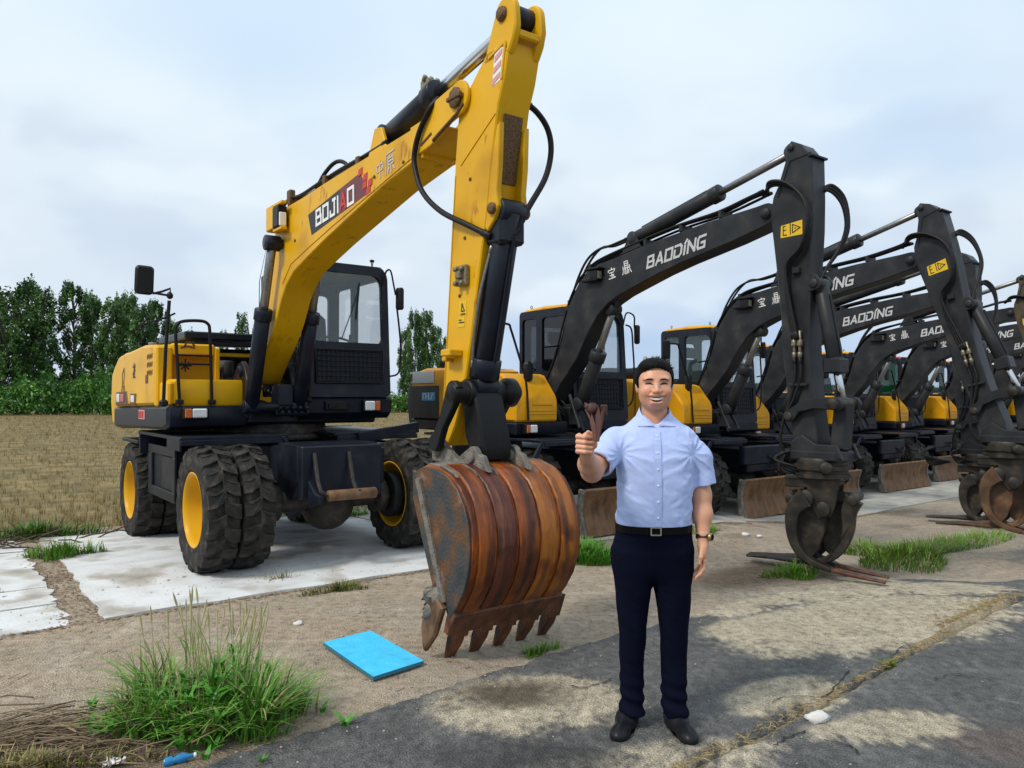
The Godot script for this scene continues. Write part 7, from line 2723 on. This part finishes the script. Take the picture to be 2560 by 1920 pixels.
	# shoes
	for s in [-1.0, 1.0]:
		var tr := Transform3D(Basis(Vector3.UP, -.34), Vector3(-.088, -.018, -.035)) if s < 0 else Transform3D(Basis(Vector3.UP, .20), Vector3(.115, -.018, -.03))
		b = Mb.new()
		surface(shoe_field, Vector3(-.06, -.005, -.06), Vector3(.06, .125, .27), .0055, b)
		var sp := part("shoe", b, M.shoe_leather, o)
		sp.transform = tr
		b = Mb.new()
		surface(sole_field, Vector3(-.06, -.006, -.06), Vector3(.06, .03, .26), .0055, b)
		part("sole", b, M.belt_leather, sp)
		b = Mb.new()
		for k in 4:
			var z := .055 + k * .018
			b.tube([Vector3(-.020, .082 - k * .009, z), Vector3(0, .090 - k * .0095, z + .004), Vector3(.020, .082 - k * .009, z)], .0022, 5)
		part("lace", b, M.black_plastic, sp)
	# watch
	b = Mb.new()
	b.t = Transform3D(Basis(Vector3(1, 0, 0), -.28) * Basis(Vector3(0, 0, 1), -.04), Vector3(.248, .886, .030))
	b.lathe(pv([.030, -.010, .0335, -.009, .0335, .009, .030, .010]), 24)
	var wt := part("watch_strap", b, M.watch_dark, o)
	b = Mb.new()
	b.cyl(Vector3(.272, .888, .048), Vector3(.284, .888, .058), .019, 20, .003)
	var wc := part("watch_case", b, M.watch_gold, wt)
	b = Mb.new()
	b.cyl(Vector3(.2835, .888, .0575), Vector3(.2845, .888, .0585), .015, 20, .0)
	part("watch_dial", b, M.belt_leather, wc)
	make_bunch()

func make_bunch():
	# small brown wrapped bunch in the raised fist
	var o := thing("wrapped_bunch", "small crumpled brown wrapped bunch held up in the man's fist", "bunch")
	o.position = Vector3(.352, 1.393, -3.20)
	o.scale = Vector3.ONE * .82
	rng.seed = 19
	var b := Mb.new()
	for k in 7:
		var a := TAU * k / 7.0
		var a1 := TAU * (k + 1) / 7.0
		var h := rng.randf_range(.07, .125)
		var p0 := Vector3(cos(a) * .014, -.025, sin(a) * .012)
		var p1 := Vector3(cos(a1) * .014, -.025, sin(a1) * .012)
		var q0 := Vector3(cos(a) * .036, h * .75, sin(a) * .026)
		var q1 := Vector3(cos(a1) * .040, h, sin(a1) * .028)
		b.face(p0, p1, q1, Vector3(0, 0, 0)); b.face(p0, q1, q0, Vector3(0, 0, 0))
		var tip := q1.lerp(q0, .5) * 1.25 + Vector3(0, rng.randf_range(.01, .05), 0)
		b.face(q0, q1, tip, Vector3(0, 0, 0))
	part("paper_wrap", b, M.wrap_brown, o)
	b = Mb.new()
	b.tube([Vector3(-.004, -.03, 0), Vector3(-.028, .08, .0), Vector3(-.052, .135, 0)], [.005, .007, .009], 7)
	b.tube([Vector3(.008, -.03, 0), Vector3(.022, .07, .006), Vector3(.032, .125, .004)], [.005, .007, .008], 7)
	part("stem", b, M.wrap_brown, o)
	b = Mb.new()
	b.ball(Vector3(-.022, .135, 0), Vector3(.034, .030, .026), 12, 8)
	b.ball(Vector3(-.046, .148, .004), Vector3(.016, .016, .016), 8, 6)
	for k in b.v.size(): b.v[k] *= 1.0 + .10 * sin(b.v[k].x * 260.0) * sin(b.v[k].y * 230.0)
	part("dried_head", b, M.wrap_dark, o)
	b = Mb.new()
	b.box(Vector3(.038, .128, -.004), Vector3(.036, .060, .012), .006)
	part("dark_leaf", b, M.wrap_dark, o)

func _ready():
	make_view()
	make_materials()
	make_ground()
	make_trees()
	make_weeds()
	make_yellow()
	make_row()
	make_man()
	make_loose_things()
